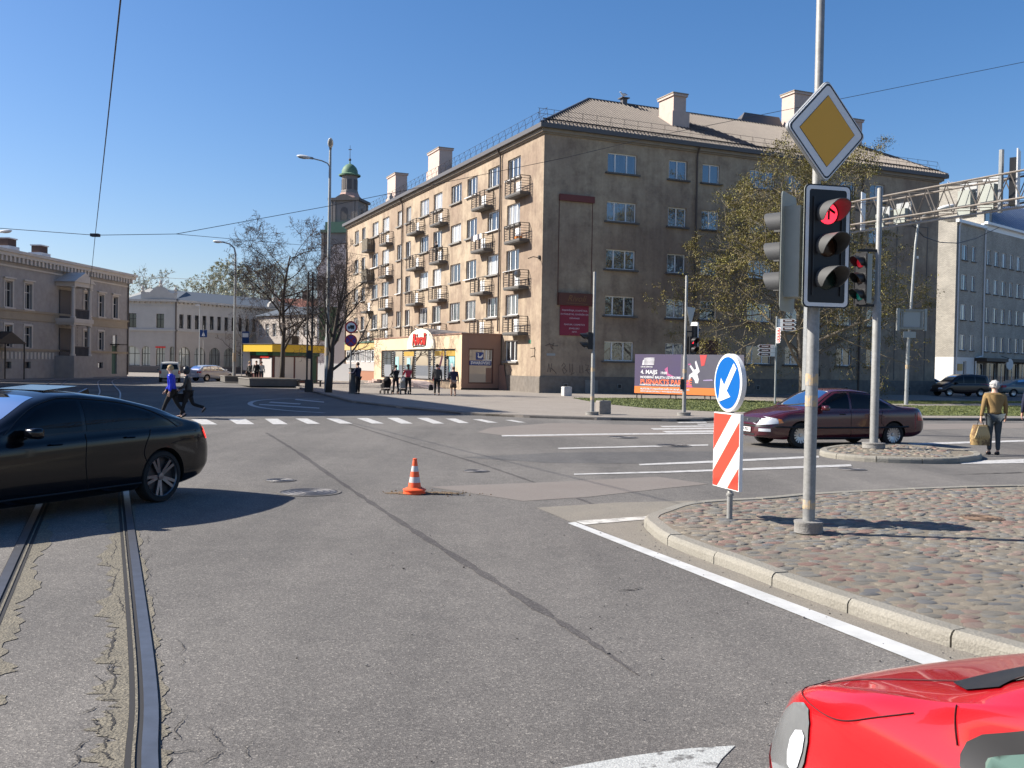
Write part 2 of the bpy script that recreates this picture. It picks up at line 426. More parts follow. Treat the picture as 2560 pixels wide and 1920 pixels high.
def strip(mb, pts, width, z, jit=0.0, mi=0, taper=False):
    pts = [np.array(p[:2], float) for p in pts]; L = []
    for i, p in enumerate(pts):
        t = pts[min(i + 1, len(pts) - 1)] - pts[max(i - 1, 0)]; t /= np.linalg.norm(t) + 1e-9
        nn = np.array([-t[1], t[0]]); wv = width[i] if not np.isscalar(width) else width
        wv *= 1 + jit * random.uniform(-1, 1)
        if taper: wv *= math.sin(math.pi * (i + .6) / (len(pts) + .2))
        L.append((p + nn * wv / 2, p - nn * wv / 2))
    for i in range(len(L) - 1):
        a, b = L[i]; c, d = L[i + 1]
        mb.add([(*b, z), (*d, z), (*c, z), (*a, z)], [(0, 1, 2, 3)], mi)
def smooth_path(P, n=6):
    P = [np.array(p[:2], float) for p in P]; out = []
    for i in range(len(P) - 1):
        p0, p1, p2, p3 = P[max(i - 1, 0)], P[i], P[i + 1], P[min(i + 2, len(P) - 1)]
        for k in range(n):
            t = k / n
            out.append(0.5 * ((2 * p1) + (-p0 + p2) * t + (2 * p0 - 5 * p1 + 4 * p2 - p3) * t * t + (-p0 + 3 * p1 - 3 * p2 + p3) * t ** 3))
    out.append(P[-1]); return out
def gd(*q): return [GD(x, y)[:2] for x, y in q]

# repaired and faded areas of the road surface, laid as thin sheets
sheet('road_patch', gd((925, 1052), (1130, 1083), (1270, 1074), (1440, 1055), (1530, 1046), (1420, 1030), (1180, 1042)), 0.004, m_asph2)
sheet('road_patch', gd((1030, 934), (1125, 945), (1540, 938), (1900, 930), (2212, 925), (2212, 914), (1480, 920), (1190, 914), (1060, 924)), 0.004, m_asph2)
sheet('road_patch', gd((1160, 1097), (1238, 1130), (1430, 1119), (1540, 1098), (1500, 1082), (1330, 1086)), 0.004, m_dust)
sheet('road_patch', gd((1000, 988), (1180, 1000), (1400, 1002), (1700, 992), (1760, 980), (1500, 975), (1200, 978)), 0.003, m_asphdk)

# island with kerb stones and cobbles (right foreground)
kerb_front = [(1.90, 12.30), (1.63, 11.75), (1.62, 11.1), (1.72, 10.3), (2.16, 9.01), (2.46, 8.12), (2.96, 6.91), (3.40, 6.10), (4.22, 4.2), (5.1, 2.2)]
kerb_back = [(1.90, 12.30), (2.3, 12.95), (2.9, 13.35), (3.56, 13.65), (4.67, 14.38), (6.5, 15.15), (8.35, 15.75), (11.0, 16.5), (14.0, 17.3)]
KF = smooth_path(kerb_front, 8); KBk = smooth_path(kerb_back, 8)
outline = [tuple(p) for p in KBk] + [(14.0, 2.2)] + [tuple(p) for p in KF[::-1]][:-1]
def inset(poly, d):
    P = [np.array(p) for p in poly]; out = []
    for i in range(len(P)):
        t = P[(i + 1) % len(P)] - P[i - 1]; t = t / (np.linalg.norm(t) + 1e-9); out.append(tuple(P[i] + np.array([t[1], -t[0]]) * d))
    return out
ISZ = 0.12
isl = MB().prism(inset(outline, 0.17), -0.05, ISZ - 0.012).build('traffic_island', m_sand, kind='structure')
def kerb_stones(path, parent, mt, L=1.0, wd=0.17, h=ISZ, gap=0.008, name='kerb_stone'):
    path = [np.array(p[:2]) for p in path]; s = [0.0]
    for a, b in zip(path, path[1:]): s.append(s[-1] + np.linalg.norm(b - a))
    s = np.array(s); X = np.array(path); n = max(1, int(s[-1] / L + .5))
    def at(q): return np.array([np.interp(q, s, X[:, 0]), np.interp(q, s, X[:, 1])])
    def nrm(q):
        t = at(min(q + .05, s[-1])) - at(max(q - .05, 0)); t /= np.linalg.norm(t) + 1e-9; return np.array([t[1], -t[0]])
    for i in range(n):
        a, b = s[-1] * i / n + gap, s[-1] * (i + 1) / n - gap; K = 4; mb = MB(); dz = random.uniform(-.006, .006)
        sec = [(0, -.05), (0, h * .62), (.012, h * .85), (.035, h), (wd, h), (wd, -.05)]; V = []
        for k in range(K + 1):
            q = a + (b - a) * k / K; p, m_ = at(q), nrm(q)
            V += [(*(p + m_ * u), z + dz) for u, z in sec]
        ns = len(sec); F = []
        for k in range(K):
            for j in range(ns - 1): F.append((k * ns + j, k * ns + j + 1, (k + 1) * ns + j + 1, (k + 1) * ns + j))
        F += [tuple(range(ns)), tuple(K * ns + j for j in range(ns))[::-1]]
        mb.add(V, F).build(name, mt, parent)
kerb_stones(KF[::-1], isl, m_kerb)
kerb_stones(KBk, isl, m_kerb)

def in_poly(x, y, poly):
    c = False; j = len(poly) - 1
    for i in range(len(poly)):
        xi, yi = poly[i][:2]; xj, yj = poly[j][:2]
        if (yi > y) != (yj > y) and x < (xj - xi) * (y - yi) / (yj - yi) + xi: c = not c
        j = i
    return c
STC = [(0.245, 0.185, 0.15), (0.205, 0.195, 0.17), (0.235, 0.15, 0.12), (0.15, 0.15, 0.148), (0.26, 0.225, 0.17), (0.19, 0.175, 0.145)]
stone_m = [mat('cobble_%d' % i, c, 0.85, tuple(q * .7 for q in c), 14, 0.8, bump=0.5, bscale=70, speck=(60, 0.25)) for i, c in enumerate(STC)]
def stone_shape(k):
    r = random.Random(k); mb = MB(); n = 8; base = []
    rad = [r.uniform(.82, 1.15) for _ in range(n)]
    V = []
    for q, z in ((1.0, -0.35), (0.93, .30), (0.66, .82)):
        for j in range(n):
            a = 2 * math.pi * j / n; V.append((rad[j] * q * math.cos(a), rad[j] * q * math.sin(a), z + r.uniform(-.1, .1)))
    V.append((0, 0, 1.0)); F = []
    for i in range(2):
        for j in range(n): F.append((i * n + j, i * n + (j + 1) % n, (i + 1) * n + (j + 1) % n, (i + 1) * n + j))
    for j in range(n): F.append((2 * n + j, 2 * n + (j + 1) % n, 3 * n))
    return V, F
shapes = [stone_shape(k) for k in range(6)]
stone_me = {}
for k in range(6):
    for c in range(6):
        stone_me[k, c] = MB().add(*shapes[k]).mesh('cobblestone', stone_m[c], smooth=True)
cob = []
inner = inset(outline, 0.22)
yy = 2.0; row = 0
while yy < 17:
    xx = 1.2 + (row % 2) * 0.09
    while xx < 12.5:
        x, y = xx + random.uniform(-.035, .035), yy + random.uniform(-.03, .03)
        if in_poly(x, y, inner) and abs(x) < 0.56 * y + .5: cob.append((x, y))
        xx += 0.158 * random.uniform(.72, 1.4)
    yy += 0.132; row += 1
cob.sort(key=lambda p: math.hypot(p[0], p[1] - 0) if p[1] > 4.6 else 1e3 + p[1])
rest = MB()
for i, (x, y) in enumerate(cob):
    k, c = random.randrange(6), random.choices(range(6), (4, 4, 3, 2, 3, 4))[0]
    a = random.uniform(0, 6.28); big = random.random() < .25; sx, sy, sz = random.uniform(.065, .115) * (1.35 if big else 1), random.uniform(.048, .078) * (1.2 if big else 1), random.uniform(.008, .018)
    z0 = ISZ - 0.012 + random.uniform(-.0085, .000)
    if i < 300:
        o = link('cobblestone', stone_me[k, c], isl, (x, y, z0)); o.scale = (sx, sy, sz); o.rotation_euler = (random.uniform(-.06, .06), random.uniform(-.06, .06), a * .12)
    else:
        ca, sa = math.cos(a * .12), math.sin(a * .12)
        V = [(x + ca * v[0] * sx - sa * v[1] * sy, y + sa * v[0] * sx + ca * v[1] * sy, z0 + v[2] * sz) for v in shapes[k][0]]
        rest.add(V, shapes[k][1], c)
rest.build('cobblestones', stone_m, isl, smooth=True)['kind'] = 'stuff'

# small island in the middle of the crossing road
si = [(6.98, 21.96), (6.95, 21.4), (7.25, 20.75), (7.9, 20.35), (9.2, 20.35), (10.3, 21.3), (10.75, 22.4), (10.5, 23.3), (9.9, 23.9), (9.0, 24.2), (8.1, 23.75), (7.3, 22.75), (6.98, 21.96)]
SI = smooth_path(si, 5)
isl2 = MB().prism(inset([tuple(p) for p in SI[:-1]], -0.17), -0.05, ISZ - 0.01).build('traffic_island', m_sand, kind='structure')
kerb_stones([tuple(p) for p in SI[::-1]], isl2, m_kerb, 0.9)
lit = MB()
for i in range(170):
    x, y = random.uniform(7.2, 10.3), random.uniform(20.6, 23.8)
    if in_poly(x, y, si[:-1]):
        V, F = shapes[i % 6]; s = random.uniform(.05, .1)
        lit.add([(x + v[0] * s, y + v[1] * s, ISZ - .015 + v[2] * .025) for v in V], F, i % 6)
lit.build('cobblestones', stone_m, isl2, smooth=True)['kind'] = 'stuff'

# pavement of the square in front of the apartment house
PVZ = 0.10
pv = [(-15.75, 70.9), (-11.2, 57.0), (-7.6, 46.3), (-4.83, 41.4), (-1.83, 36.9), (0.43, 35.7), (3.07, 34.9), (5.6, 34.7), (6.9, 35.3), (8.4, 36.9), (12.0, 38.0), (17.9, 39.1), (23, 40.4), (60, 56), (60, 64), (33, 67.5), (40, 82), (30, 128), (-30, 150), (-36, 118), (-24, 90)]
pavement = MB().prism(pv, -0.05, PVZ).build('pavement', m_pave, kind='structure')
edge = pv[:14]
kerb_stones(edge[::-1], pavement, m_kerbdk, 2.4, 0.14, PVZ + .012, 0.006)
# grass verge
gr = [GD(x, y, PVZ)[:2] for x, y in ((1236, 860), (1300, 872), (1390, 881), (1480, 886), (1560, 890), (1660, 890), (1800, 894), (2000, 898), (2212, 899), (2400, 899))]
gr += [GD(x, y, PVZ)[:2] for x, y in ((2400, 877), (2212, 877), (2000, 877), (1800, 872), (1640, 866), (1500, 862), (1350, 860))]
verge = sheet('verge', gr, PVZ + .008, m_grass)
gr2 = [GD(x, y, PVZ)[:2] for x, y in ((1900, 872), (2000, 873), (2212, 871), (2400, 871), (2400, 867), (2212, 867), (2000, 866), (1900, 866))]
verge2 = sheet('verge', gr2, PVZ + .008, m_grass)
gb = MB()
def blades(poly, n, h):
    xs = [p[0] for p in poly]; ys = [p[1] for p in poly]; k = 0
    while k < n:
        x, y = random.uniform(min(xs), min(max(xs), 34)), random.uniform(min(ys), max(ys))
        if not in_poly(x, y, poly): continue
        k += 1; a = random.uniform(0, 6.28); hh = h * random.uniform(.5, 1.3); u = .035
        gb.add([(x - u * math.cos(a), y - u * math.sin(a), PVZ), (x + u * math.cos(a), y + u * math.sin(a), PVZ),
                (x + random.uniform(-.05, .05), y + random.uniform(-.05, .05), PVZ + hh)], [(0, 1, 2)])
blades(gr, 34000, 0.045); blades(gr2, 5000, 0.045)
gb.build('grass', m_blade, kind='stuff')
# side street at the far right and its roadway
sheet('side_street', [(31.5, 67.2), (60, 63.7), (75, 140), (46, 150)], PVZ + 0.004, m_asph)
# far pavement in front of the old houses, raised a little
sheet('far_pavement', [(-47, 70), (-38.5, 70), (-37.2, 104), (-38.2, 124), (-30, 136), (-24, 165), (-60, 165), (-60, 70)], 0.03, m_pave)

# road markings
mk = ground
def mark(q, z=0.008, m=m_painttired, name='road_marking'): return sheet(name, gd(*q), z, m, parent=mk)
for q in (((492, 905), (530, 905), (550, 917), (512, 917)), ((572, 905), (600, 905), (622, 917), (590, 917)), ((638, 904.5), (664, 904.5), (692, 916), (664, 916)), ((704, 904), (729, 904), (762, 915.5), (734, 915.5)),
          ((770, 903.5), (794, 903.5), (830, 915.5), (804, 915.5)), ((836, 903), (860, 903), (892, 915.5), (866, 915.5)), ((900, 903), (924, 903), (960, 915.5), (936, 915.5)), ((962, 904.5), (984, 904.5), (1014, 914.5), (992, 914.5)),
          ((1020, 906), (1040, 906), (1076, 913.5), (1054, 913.5)), ((1090, 907.5), (1106, 907.5), (1136, 913), (1120, 913)), ((412, 906), (446, 906), (470, 917.5), (436, 917.5))):
    mark(q, m=m_painttired, name='crosswalk_stripe')
for q in (((1462, 912.2), (1525, 911.6), (1527, 913.6), (1466, 914)), ((1505, 916), (1620, 914.6), (1622, 916.6), (1509, 918)), ((1425, 920.6), (1700, 917.6), (1700, 920), (1432, 923)), ((1405, 925.5), (1700, 922.6), (1700, 925.6), (1412, 928.6)), ((1430, 931.6), (1700, 928), (1700, 931.4), (1440, 935)), ((1590, 937), (1720, 934.6), (1720, 938.6), (1600, 941))):
    mark(q, m=m_painttired, name='crosswalk_stripe')
mark(((1226, 1131), (1242, 1128.5), (2034, 1424), (2400, 1560), (2380, 1590), (1986, 1434)), 0.007, m_paint)
mark(((1242, 1127), (1420, 1115), (1424, 1121), (1262, 1135)), 0.010, m_paintold)
mark(((1240, 1024), (1440, 1018.5), (1640, 1011), (1838, 1003.5), (1840, 1008), (1640, 1015.6), (1440, 1022), (1240, 1026.5)))
mark(((1380, 1003), (1500, 997.6), (1768, 985), (1770, 989), (1500, 1002), (1382, 1006)))
mark(((1205, 968), (1530, 960.4), (1530, 963.2), (1207, 970.4)))
mark(((1083, 940.6), (1300, 937), (1540, 935), (1540, 938), (1300, 939.8), (1085, 943.4)))
mark(((2060, 998), (2212, 992), (2212, 1001), (2080, 1003)))
mark(((1960, 958), (2212, 951), (2212, 954.5), (1970, 962)))
mark(((2130, 1063), (2212, 1054), (2212, 1063)), 0.010)
mark(((1205, 1662), (1365, 1634), (1490, 1618), (1588, 1612), (1560, 1640), (1520, 1700), (1100, 1700)), 0.0042, m_paintworn, 'worn_stop_line')
mark(((1205, 1680), (1100, 1680), (1000, 1720), (1300, 1720)), 0.0036, m_paintworn)
# painted nose with hatching in the shaded street
ovl = gd((700, 892), (620, 887), (560, 880), (540, 872), (560, 865), (620, 861.5), (690, 863))
b = MB(); strip(b, smooth_path(ovl, 5), 0.22, 0.008); b.build('road_marking', m_painttired, mk)
for q in (((585, 868), (650, 872), (648, 874), (580, 870)), ((560, 873), (690, 881), (690, 883), (560, 875)), ((640, 862), (700, 868), (700, 870), (636, 864))): mark(q)

# tar seams and cracks
b = MB()
strip(b, smooth_path(gd((575, 935), (640, 975), (740, 1045), (900, 1150), (1100, 1275), (1250, 1370), (1380, 1460)), 14), [.085] * 60 + [.085 - .0033 * k for k in range(25)], 0.0035, 0.5)
strip(b, smooth_path(gd((750, 915), (880, 955), (1030, 1000), (1170, 1048), (1310, 1100), (1400, 1130)), 10), 0.07, 0.0035, 0.5)
b.build('tar_seam', m_tar, kind='structure')
b = MB(); rc = random.Random(5); ck = 0
def crack(p, q, wd, seg=14, amp=.016):
    p, q = np.array(p), np.array(q); L = np.linalg.norm(q - p); nn = np.array([-(q - p)[1], (q - p)[0]]) / L; o = 0; pts = []
    for i in range(seg + 1):
        o += rc.uniform(-amp, amp); pts.append(p + (q - p) * i / seg + nn * o)
    global ck; ck += 1; strip(b, pts, wd, 0.005 + ck * .00012, 0.6, taper=True)
z1 = lambda x, y: G(x * 700 / 1708., 1240 + y * 700 / 1708.)[:2]
for a, c, wd in (((690, 260), (660, 400), .012), ((660, 400), (720, 470), .012), ((720, 470), (690, 600), .014), ((700, 600), (730, 740), .014), ((730, 800), (690, 1000), .018), ((690, 1000), (640, 1240), .016), ((640, 1240), (690, 1260), .012),
                 ((690, 1010), (560, 1090), .008), ((560, 1090), (640, 1200), .008), ((650, 1280), (545, 1350), .010), ((545, 1350), (560, 1470), .010), ((660, 1300), (660, 1450), .014), ((560, 1480), (440, 1570), .012), ((660, 1460), (610, 1560), .012), ((610, 1560), (700, 1620), .014), ((440, 1570), (470, 1660), .010),
                 ((905, 240), (900, 300), .006), ((930, 350), (890, 420), .006), ((910, 440), (900, 500), .006), ((1000, 570), (890, 650), .004), ((1080, 860), (1130, 980), .005), ((1130, 980), (1100, 1060), .005), ((950, 1310), (1110, 1290), .006), ((950, 1370), (1080, 1340), .005),
                 ((1150, 1330), (1150, 1500), .008), ((990, 1590), (1220, 1530), .008), ((1290, 1400), (1370, 1540), .007), ((1370, 1540), (1240, 1650), .008), ((1530, 1480), (1500, 1640), .005), ((110, 400), (240, 350), .006)):
    crack(z1(*a), z1(*c), wd * .85, 22, .012)
for x0, y0, x1, y1 in ((1530, 731, 1710, 722),):
    pass
crack(GD(1335, 1278 / 1, 0)[:2], GD(1395, 1275, 0)[:2], .02); crack(gd((1500, 1086))[0], gd((1560, 1082))[0], .03); crack(gd((2060, 1026))[0], gd((2240, 1020))[0], .05)
b.build('asphalt_cracks', m_crack, kind='structure')

# tram rails: steel head, dark groove, guard lip, dusty strip
def off(path, d):
    out = []
    for i, p in enumerate(path):
        t = path[min(i + 1, len(path) - 1)] - path[max(i - 1, 0)]; t /= np.linalg.norm(t); out.append(p + np.array([t[1], -t[0]]) * d)
    return out
rail_path = [np.array(p) for p in [(0.45, -0.8), (-0.95, 2.75), (-1.62, 4.40), (-2.02, 5.48), (-2.88, 7.58), (-5.25, 13.28), (-9.6, 23.8), (-14.2, 35.0), (-21.6, 53.6), (-27.8, 68.0), (-34.5, 84.0), (-41.0, 103.0), (-50, 130)]]
RP_ = smooth_path(rail_path, 6)
m_dirtgap = mat('rail_dirt', (0.21, 0.185, 0.135), 0.95, (0.11, 0.10, 0.08), 6, 0.9, bump=0.7, bscale=60, speck=(60, 0.35))
def rail(path, side, name, label):
    r = thing(name, label, 'tram rail', (0, 0, 0), 0, 'tram rails')
    P = path
    b = MB(); strip(b, off(P, 0), 0.075, 0.016); b.build('rail_head', m_steel, r)
    b = MB(); strip(b, off(P, side * 0.052), 0.030, 0.006); b.build('groove', m_steeldk, r)
    b = MB(); strip(b, off(P, side * 0.074), 0.014, 0.014); b.build('guard_lip', m_dirtgap, r)
    b = MB(); strip(b, off(P, side * 0.096), 0.030, 0.0062); strip(b, off(P, -side * 0.042), 0.010, 0.0062); b.build('rail_joint', m_steeldk, r)
    return r
rail(RP_, -1, 'tram_rail', 'grooved steel tram rail that runs down the left foreground under the black car')
L2 = off(RP_, -1.05)
rail(L2, 1, 'tram_rail', 'tram rail at the left edge of the foreground, left of the long rail')
rail([p for p in off(RP_, -3.4) if p[1] > 25], -1, 'tram_rail', 'right rail of the second tram track in the sunlit strip far behind the black car')
rail([p for p in off(RP_, -4.45) if p[1] > 25], 1, 'tram_rail', 'leftmost rail of the second tram track in the sunlit strip far behind the black car')
b = MB(); P = [p for p in RP_ if p[1] < 14]
def dense(P, n=7):
    o = []
    for a, c in zip(P, P[1:]): o += [a + (c - a) * k / n for k in range(n)]
    return o + [P[-1]]
P = dense(P); wd = [max(.03, .13 + .06 * math.sin(i * .9) + rc.uniform(-.05, .06)) for i in range(len(P))]
def ragged(P, d0, sd, base, amp, z, fr=.9):
    A = off(P, d0); w_ = [max(.01, base + amp * .5 * math.sin(i * fr) + rc.uniform(-amp, amp) * .6) for i in range(len(P))]; B = [a + (q - a) * (w / abs(sd)) for a, q, w in zip(A, off(P, d0 + sd), w_)]
    for i in range(len(P) - 1): b.add([(*A[i], z), (*A[i + 1], z), (*B[i + 1], z), (*B[i], z)], [(0, 1, 2, 3)])
ragged(P, -.112, -.1, .13, .10, .0042, .35); ragged(P, .040, .1, .035, .035, .0042, .5)
LP_ = dense([p for p in L2 if p[1] < 14]); ragged(LP_, .112, .1, .12, .09, .0042, .4)
b.build('rail_dirt', m_dirtgap, kind='structure')
# dusty strip between the fresh white line and the kerb
sheet('dusty_shoulder', [(0.86, 11.78), (1.9, 12.4), (1.60, 11.75), (1.60, 11.1), (1.70, 10.28), (2.14, 9.0), (2.44, 8.1), (2.94, 6.9), (3.38, 6.1), (4.2, 4.2), (5.1, 2.2), (4.5, 2.4), (2.79, 6.4)], 0.004, m_dust)

# manhole covers
m_manh = mat('cast_iron', (0.095, 0.09, 0.09), 0.5, (0.125, 0.118, 0.115), 25, 0.7, metal=0.3, bump=0.4, bscale=50)
m_manhr = mat('rusty_iron', (0.20, 0.13, 0.085), 0.7, (0.13, 0.09, 0.06), 20, 0.7, metal=0.3)
def manhole(x, y, r, z, label, m=None):
    m = m or m_manh
    t = thing('manhole_cover', label, 'manhole cover', (x, y, z), 0, 'manhole covers in the road')
    MB().lathe([(r, 0.002), (r, .010), (r * .9, .010)], 28).build('rim', m_concdk if m is m_manh else m, t)
    b = MB().lathe([(r * .88, .004), (r * .88, .008), (0.001, .008)], 28)
    b.build('lid', m, t); b = MB()
    for q in (.25, .45, .65, .82): b.lathe([(r * q - .012, .008), (r * q - .008, .013), (r * q + .008, .013), (r * q + .012, .008)], 28)
    b.build('tread', m, t)
manhole(-2.93, 14.15, .46, 0, 'large round manhole cover beside the shadow of the black car')
manhole(-3.68, 15.5, .25, 0, 'small pale manhole cover behind the tail of the black car')
manhole(-0.62, 17.36, .24, 0, 'small dark manhole cover behind the orange cone')
manhole(3.03, 26.4, .42, 0, 'dark manhole cover nearest to the zebra crossing')
manhole(3.98, 23.86, .46, 0, 'dark manhole cover left of the striped keep-left board')
manhole(6.63, 18.85, .28, 0, 'pale manhole cover beside the kerb of the small island')
manhole(5.85, 12.0, .25, ISZ - .005, 'rusty round drain cover among the cobbles of the island', m_manhr)

# loose grit swept towards the kerb and along the rail
b = MB(); rg = random.Random(17)
for k in range(420):
    if k < 260: t_ = rg.random() ** .8; p = np.array([0.9, 11.6]) * (1 - t_) + np.array([3.3, 5.0]) * t_ + np.array([rg.gauss(.25, .45), rg.gauss(0, .2)])
    else: p = np.array([rg.uniform(-2.2, 3.2), rg.uniform(4.4, 11)])
    s_ = rg.uniform(.002, .007) * (1.6 if rg.random() < .08 else 1); b.ell((p[0], p[1], s_ * .5 + .004), s_ * rg.uniform(.8, 1.4), s_, s_ * .7, 5, 3, rg.choice((0, 0, 1, 2)))
b.build('loose_gravel', [m_concdk, m_conc, m_crack], kind='stuff')

# ------------------------------------------------------------------ five-storey apartment house
LX, LY, WD, HW = 35.9, 53.0, 14.0, 17.7
apt = thing('apartment_building', 'five-storey brown plastered apartment house on the street corner with many small balconies', 'building', tuple(CB), PHI)
fR = lambda u, z, d: (u, d, z)          # shaded front: along X, outside is -Y
fL = lambda u, z, d: (d, u, z)          # sunlit front: along Y, outside is -X
sillz = [2.35, 5.5, 8.72, 12.03, 15.38]
RW = [(4.88, 7.22, 3), (9.85, 11.42, 2), (12.7, 14.2, 2), (16.9, 19.2, 3), (20.5, 21.9, 2), (25.5, 27.0, 2), (28.5, 30.0, 2)]
LW = [(3.82, 6.09, 3), (7.45, 9.81, 3), (12.0, 14.2, 3), (15.5, 17.9, 3), (20.15, 22.35, 3), (23.65, 26.1, 3), (28.8, 30.3, 2), (31.5, 33.1, 2), (35.9, 38.3, 3), (39.8, 42.1, 3), (44.9, 46.4, 2), (47.7, 49.5, 2)]
opsR = [(a, b, z, z + 1.36) for a, b, n in RW for z in sillz]
lz = [2.22, 5.52, 8.72, 12.0, 15.28]
opsL = [(a, b, z, z + 1.5) for a, b, n in LW for i, z in enumerate(lz) if i > 0 or a < 6]
b = MB(); wall_open(b, 0, LX, 1.2, HW, opsR, fR); b.build('wall', m_plaster, apt)
b = MB(); wall_open(b, 0, LY, 1.2, HW, opsL, fL); b.build('wall', m_plaster, apt)
b = MB()
b.add([(LX, 0, 0), (LX, WD, 0), (LX, WD, HW), (LX, 0, HW)], [(0, 1, 2, 3)]); b.add([(0, LY, 0), (WD, LY, 0), (WD, LY, HW), (0, LY, HW)], [(0, 1, 2, 3)])
b.add([(WD, WD, 0), (LX, WD, 0), (LX, WD, HW), (WD, WD, HW)], [(0, 1, 2, 3)]); b.add([(WD, WD, 0), (WD, LY, 0), (WD, LY, HW), (WD, WD, HW)], [(0, 1, 2, 3)])
b.build('wall', m_plaster, apt)
b = MB(); b.box(-.07, LX + .07, -.07, .02, -.1, 1.2); b.box(-.07, .02, -.067, LY, -.1, 1.197); b.box(-.05, LX + .05, -.05, 0, 1.2, 1.24); b.build('plinth', m_plinth, apt)
for u in (1.9, 6.1, 10.6, 18.0, 26.5, 30.3, 33.0):
    f = MB(); f.box(u - .17, u + .17, -.10, -.072, .42, .47); f.box(u - .17, u + .17, -.10, -.072, .71, .76); f.box(u - .17, u - .12, -.10, -.072, .47, .71); f.box(u + .12, u + .17, -.10, -.072, .47, .71)
    f = f.build('cellar_vent', m_conc, apt); MB().box(u - .12, u + .12, -.085, -.073, .47, .71).build('grille', m_black, f)
# cornice, eaves
b = MB(); b.box(-.25, LX + .25, -.25, .0, HW - .12, HW + .12); b.box(-.25, 0, 0, LY + .2, HW - .12, HW + .12); b.box(-.12, LX + .1, -.12, 0, HW - .22, HW - .12); b.box(-.12, 0, 0, LY, HW - .22, HW - .12)
b.build('cornice', m_cornice, apt)
b = MB(); e = .5; b.box(-e, LX + e, -e, -e + .06, HW + .1, HW + .40); b.box(-e, -e + .06, -e + .06, LY + e, HW + .1, HW + .397); b.box(-e + .06, LX + e, -e + .06, 0, HW + .12, HW + .16); b.box(-e + .06, 0, 0, LY + e, HW + .12, HW + .157); b.box(LX + e - .06, LX + e, -e + .06, WD, HW + .1, HW + .397)
b.build('eave', m_fascia, apt)
# roof: standing-seam panels over a hipped deck
RZ, SL, RY = HW + .36, .571, 7.0
rz = lambda y: RZ + (y + .45) * SL
roof = MB().add([(-.45, -.45, RZ), (LX + .45, -.45, RZ), (LX - RY, RY, rz(RY)), (RY, RY, rz(RY)), (-.45, LY + .45, RZ), (RY, LY - RY, rz(RY)), (LX + .45, WD + .45, RZ), (WD + .45, WD + .45, RZ), (WD + .45, LY + .45, RZ)],
              [(0, 1, 2, 3), (0, 3, 5, 4), (1, 6, 2), (2, 6, 7, 3), (3, 7, 8, 5), (4, 5, 8)]).build('roof', m_fascia, apt)
npan = 124
for i in range(npan):
    xa = -.45 + (LX + .9) * i / npan; xb = -.45 + (LX + .9) * (i + 1) / npan - .012
    ya = min(RY, xa, LX - xa); yb = min(RY, xb, LX - xb); h = .03
    if max(ya, yb) < -.3: continue
    ya, yb = max(ya, -.44), max(yb, -.44)
    p = MB(); p.add([(xa, -.47, RZ + h), (xb, -.47, RZ + h), (xb, yb, rz(yb) + h), (xa, ya, rz(ya) + h)], [(0, 1, 2, 3)])
    p.add([(xa, -.47, RZ + h), (xb, -.47, RZ + h), (xb, -.47, RZ - .03), (xa, -.47, RZ - .03)], [(0, 1, 2, 3)])
    x = xb - .03
    p.add([(x - .02, -.47, RZ + h), (x + .02, -.47, RZ + h), (x + .02, yb, rz(yb) + h), (x - .02, yb, rz(yb) + h), (x - .012, -.47, RZ + h + .085), (x + .012, -.47, RZ + h + .085), (x + .012, yb, rz(yb) + h + .085), (x - .012, yb, rz(yb) + h + .085)],
          [(0, 1, 5, 4), (4, 5, 6, 7), (1, 2, 6, 5), (3, 0, 4, 7)])
    p.build('roof_panel', m_roof, roof)
p = MB(); p.tube([(RY, RY, rz(RY) + .06), (LX - RY, RY, rz(RY) + .06)], .09, 6); p.tube([(-.45, -.45, RZ + .06), (RY, RY, rz(RY) + .06)], .09, 6); p.tube([(LX + .45, -.45, RZ + .06), (LX - RY, RY, rz(RY) + .06)], .09, 6); p.tube([(RY, RY, rz(RY) + .06), (RY, LY - RY, rz(RY) + .06)], .09, 6)
p.build('ridge_cap', m_fascia, roof)
p = MB()                                   # snow guards on both eaves
for k in range(34):
    x = -.2 + k * (LX + .4) / 33; y = .55; p.cyl((x, y, rz(y)), (x, y - .12, rz(y) + .62), .014, n=4); p.cyl((x, y - .12, rz(y) + .62), (x, y - .5, rz(y - .5)), .010, n=4)
for zz in (.3, .62): p.cyl((-.3, .55 - .2 * zz, rz(.55) + zz), (LX + .2, .55 - .2 * zz, rz(.55) + zz), .013, n=4)
for k in range(46):
    y = 0 + k * LY / 45; x = .25; p.cyl((x, y, rz(x)), (x - .12, y, rz(x) + .75), .014, n=4); p.cyl((x - .12, y, rz(x) + .75), (x - .5, y + .5, rz(x - .5)), .010, n=4)
for zz in (.38, .75): p.cyl((.25 - .16 * zz, -.1, rz(.25) + zz), (.25 - .16 * zz, LY, rz(.25) + zz), .013, n=4)
p.build('snow_guard', m_iron, apt)
p = MB().add([(-.4, .4, RZ + .34), (LX + .4, .4, RZ + .34)], []); p.cyl((-.1, .1, rz(.1) + .14), (LX, .1, rz(.1) + .14), .05, n=5); p.build('snow_bar', m_iron, apt)
def chimney(x0, x1, y0, y1, z0, z1, step=True):
    c = MB()
    if step: c.box(x0 - .15, x1 + .25, y0 - .12, y1 + .12, z0, z0 + (z1 - z0) * .55)
    c.box(x0, x1, y0, y1, z0 + (.55 if step else 0) * (z1 - z0), z1 - .25); c.box(x0 - .1, x1 + .1, y0 - .1, y1 + .1, z1 - .25, z1 - .08)
    c = c.build('chimney', m_chim, apt); MB().box(x0 - .14, x1 + .14, y0 - .14, y1 + .14, z1 - .08, z1).build('chimney_cap', m_cornice, c)
chimney(12.0, 13.1, 2.9, 4.9, 19.4, 22.5); chimney(26.0, 27.7, 6.2, 7.8, 21.5, 25.3, False); chimney(32.2, 33.4, 6.2, 7.6, 19.0, 23.7, False)
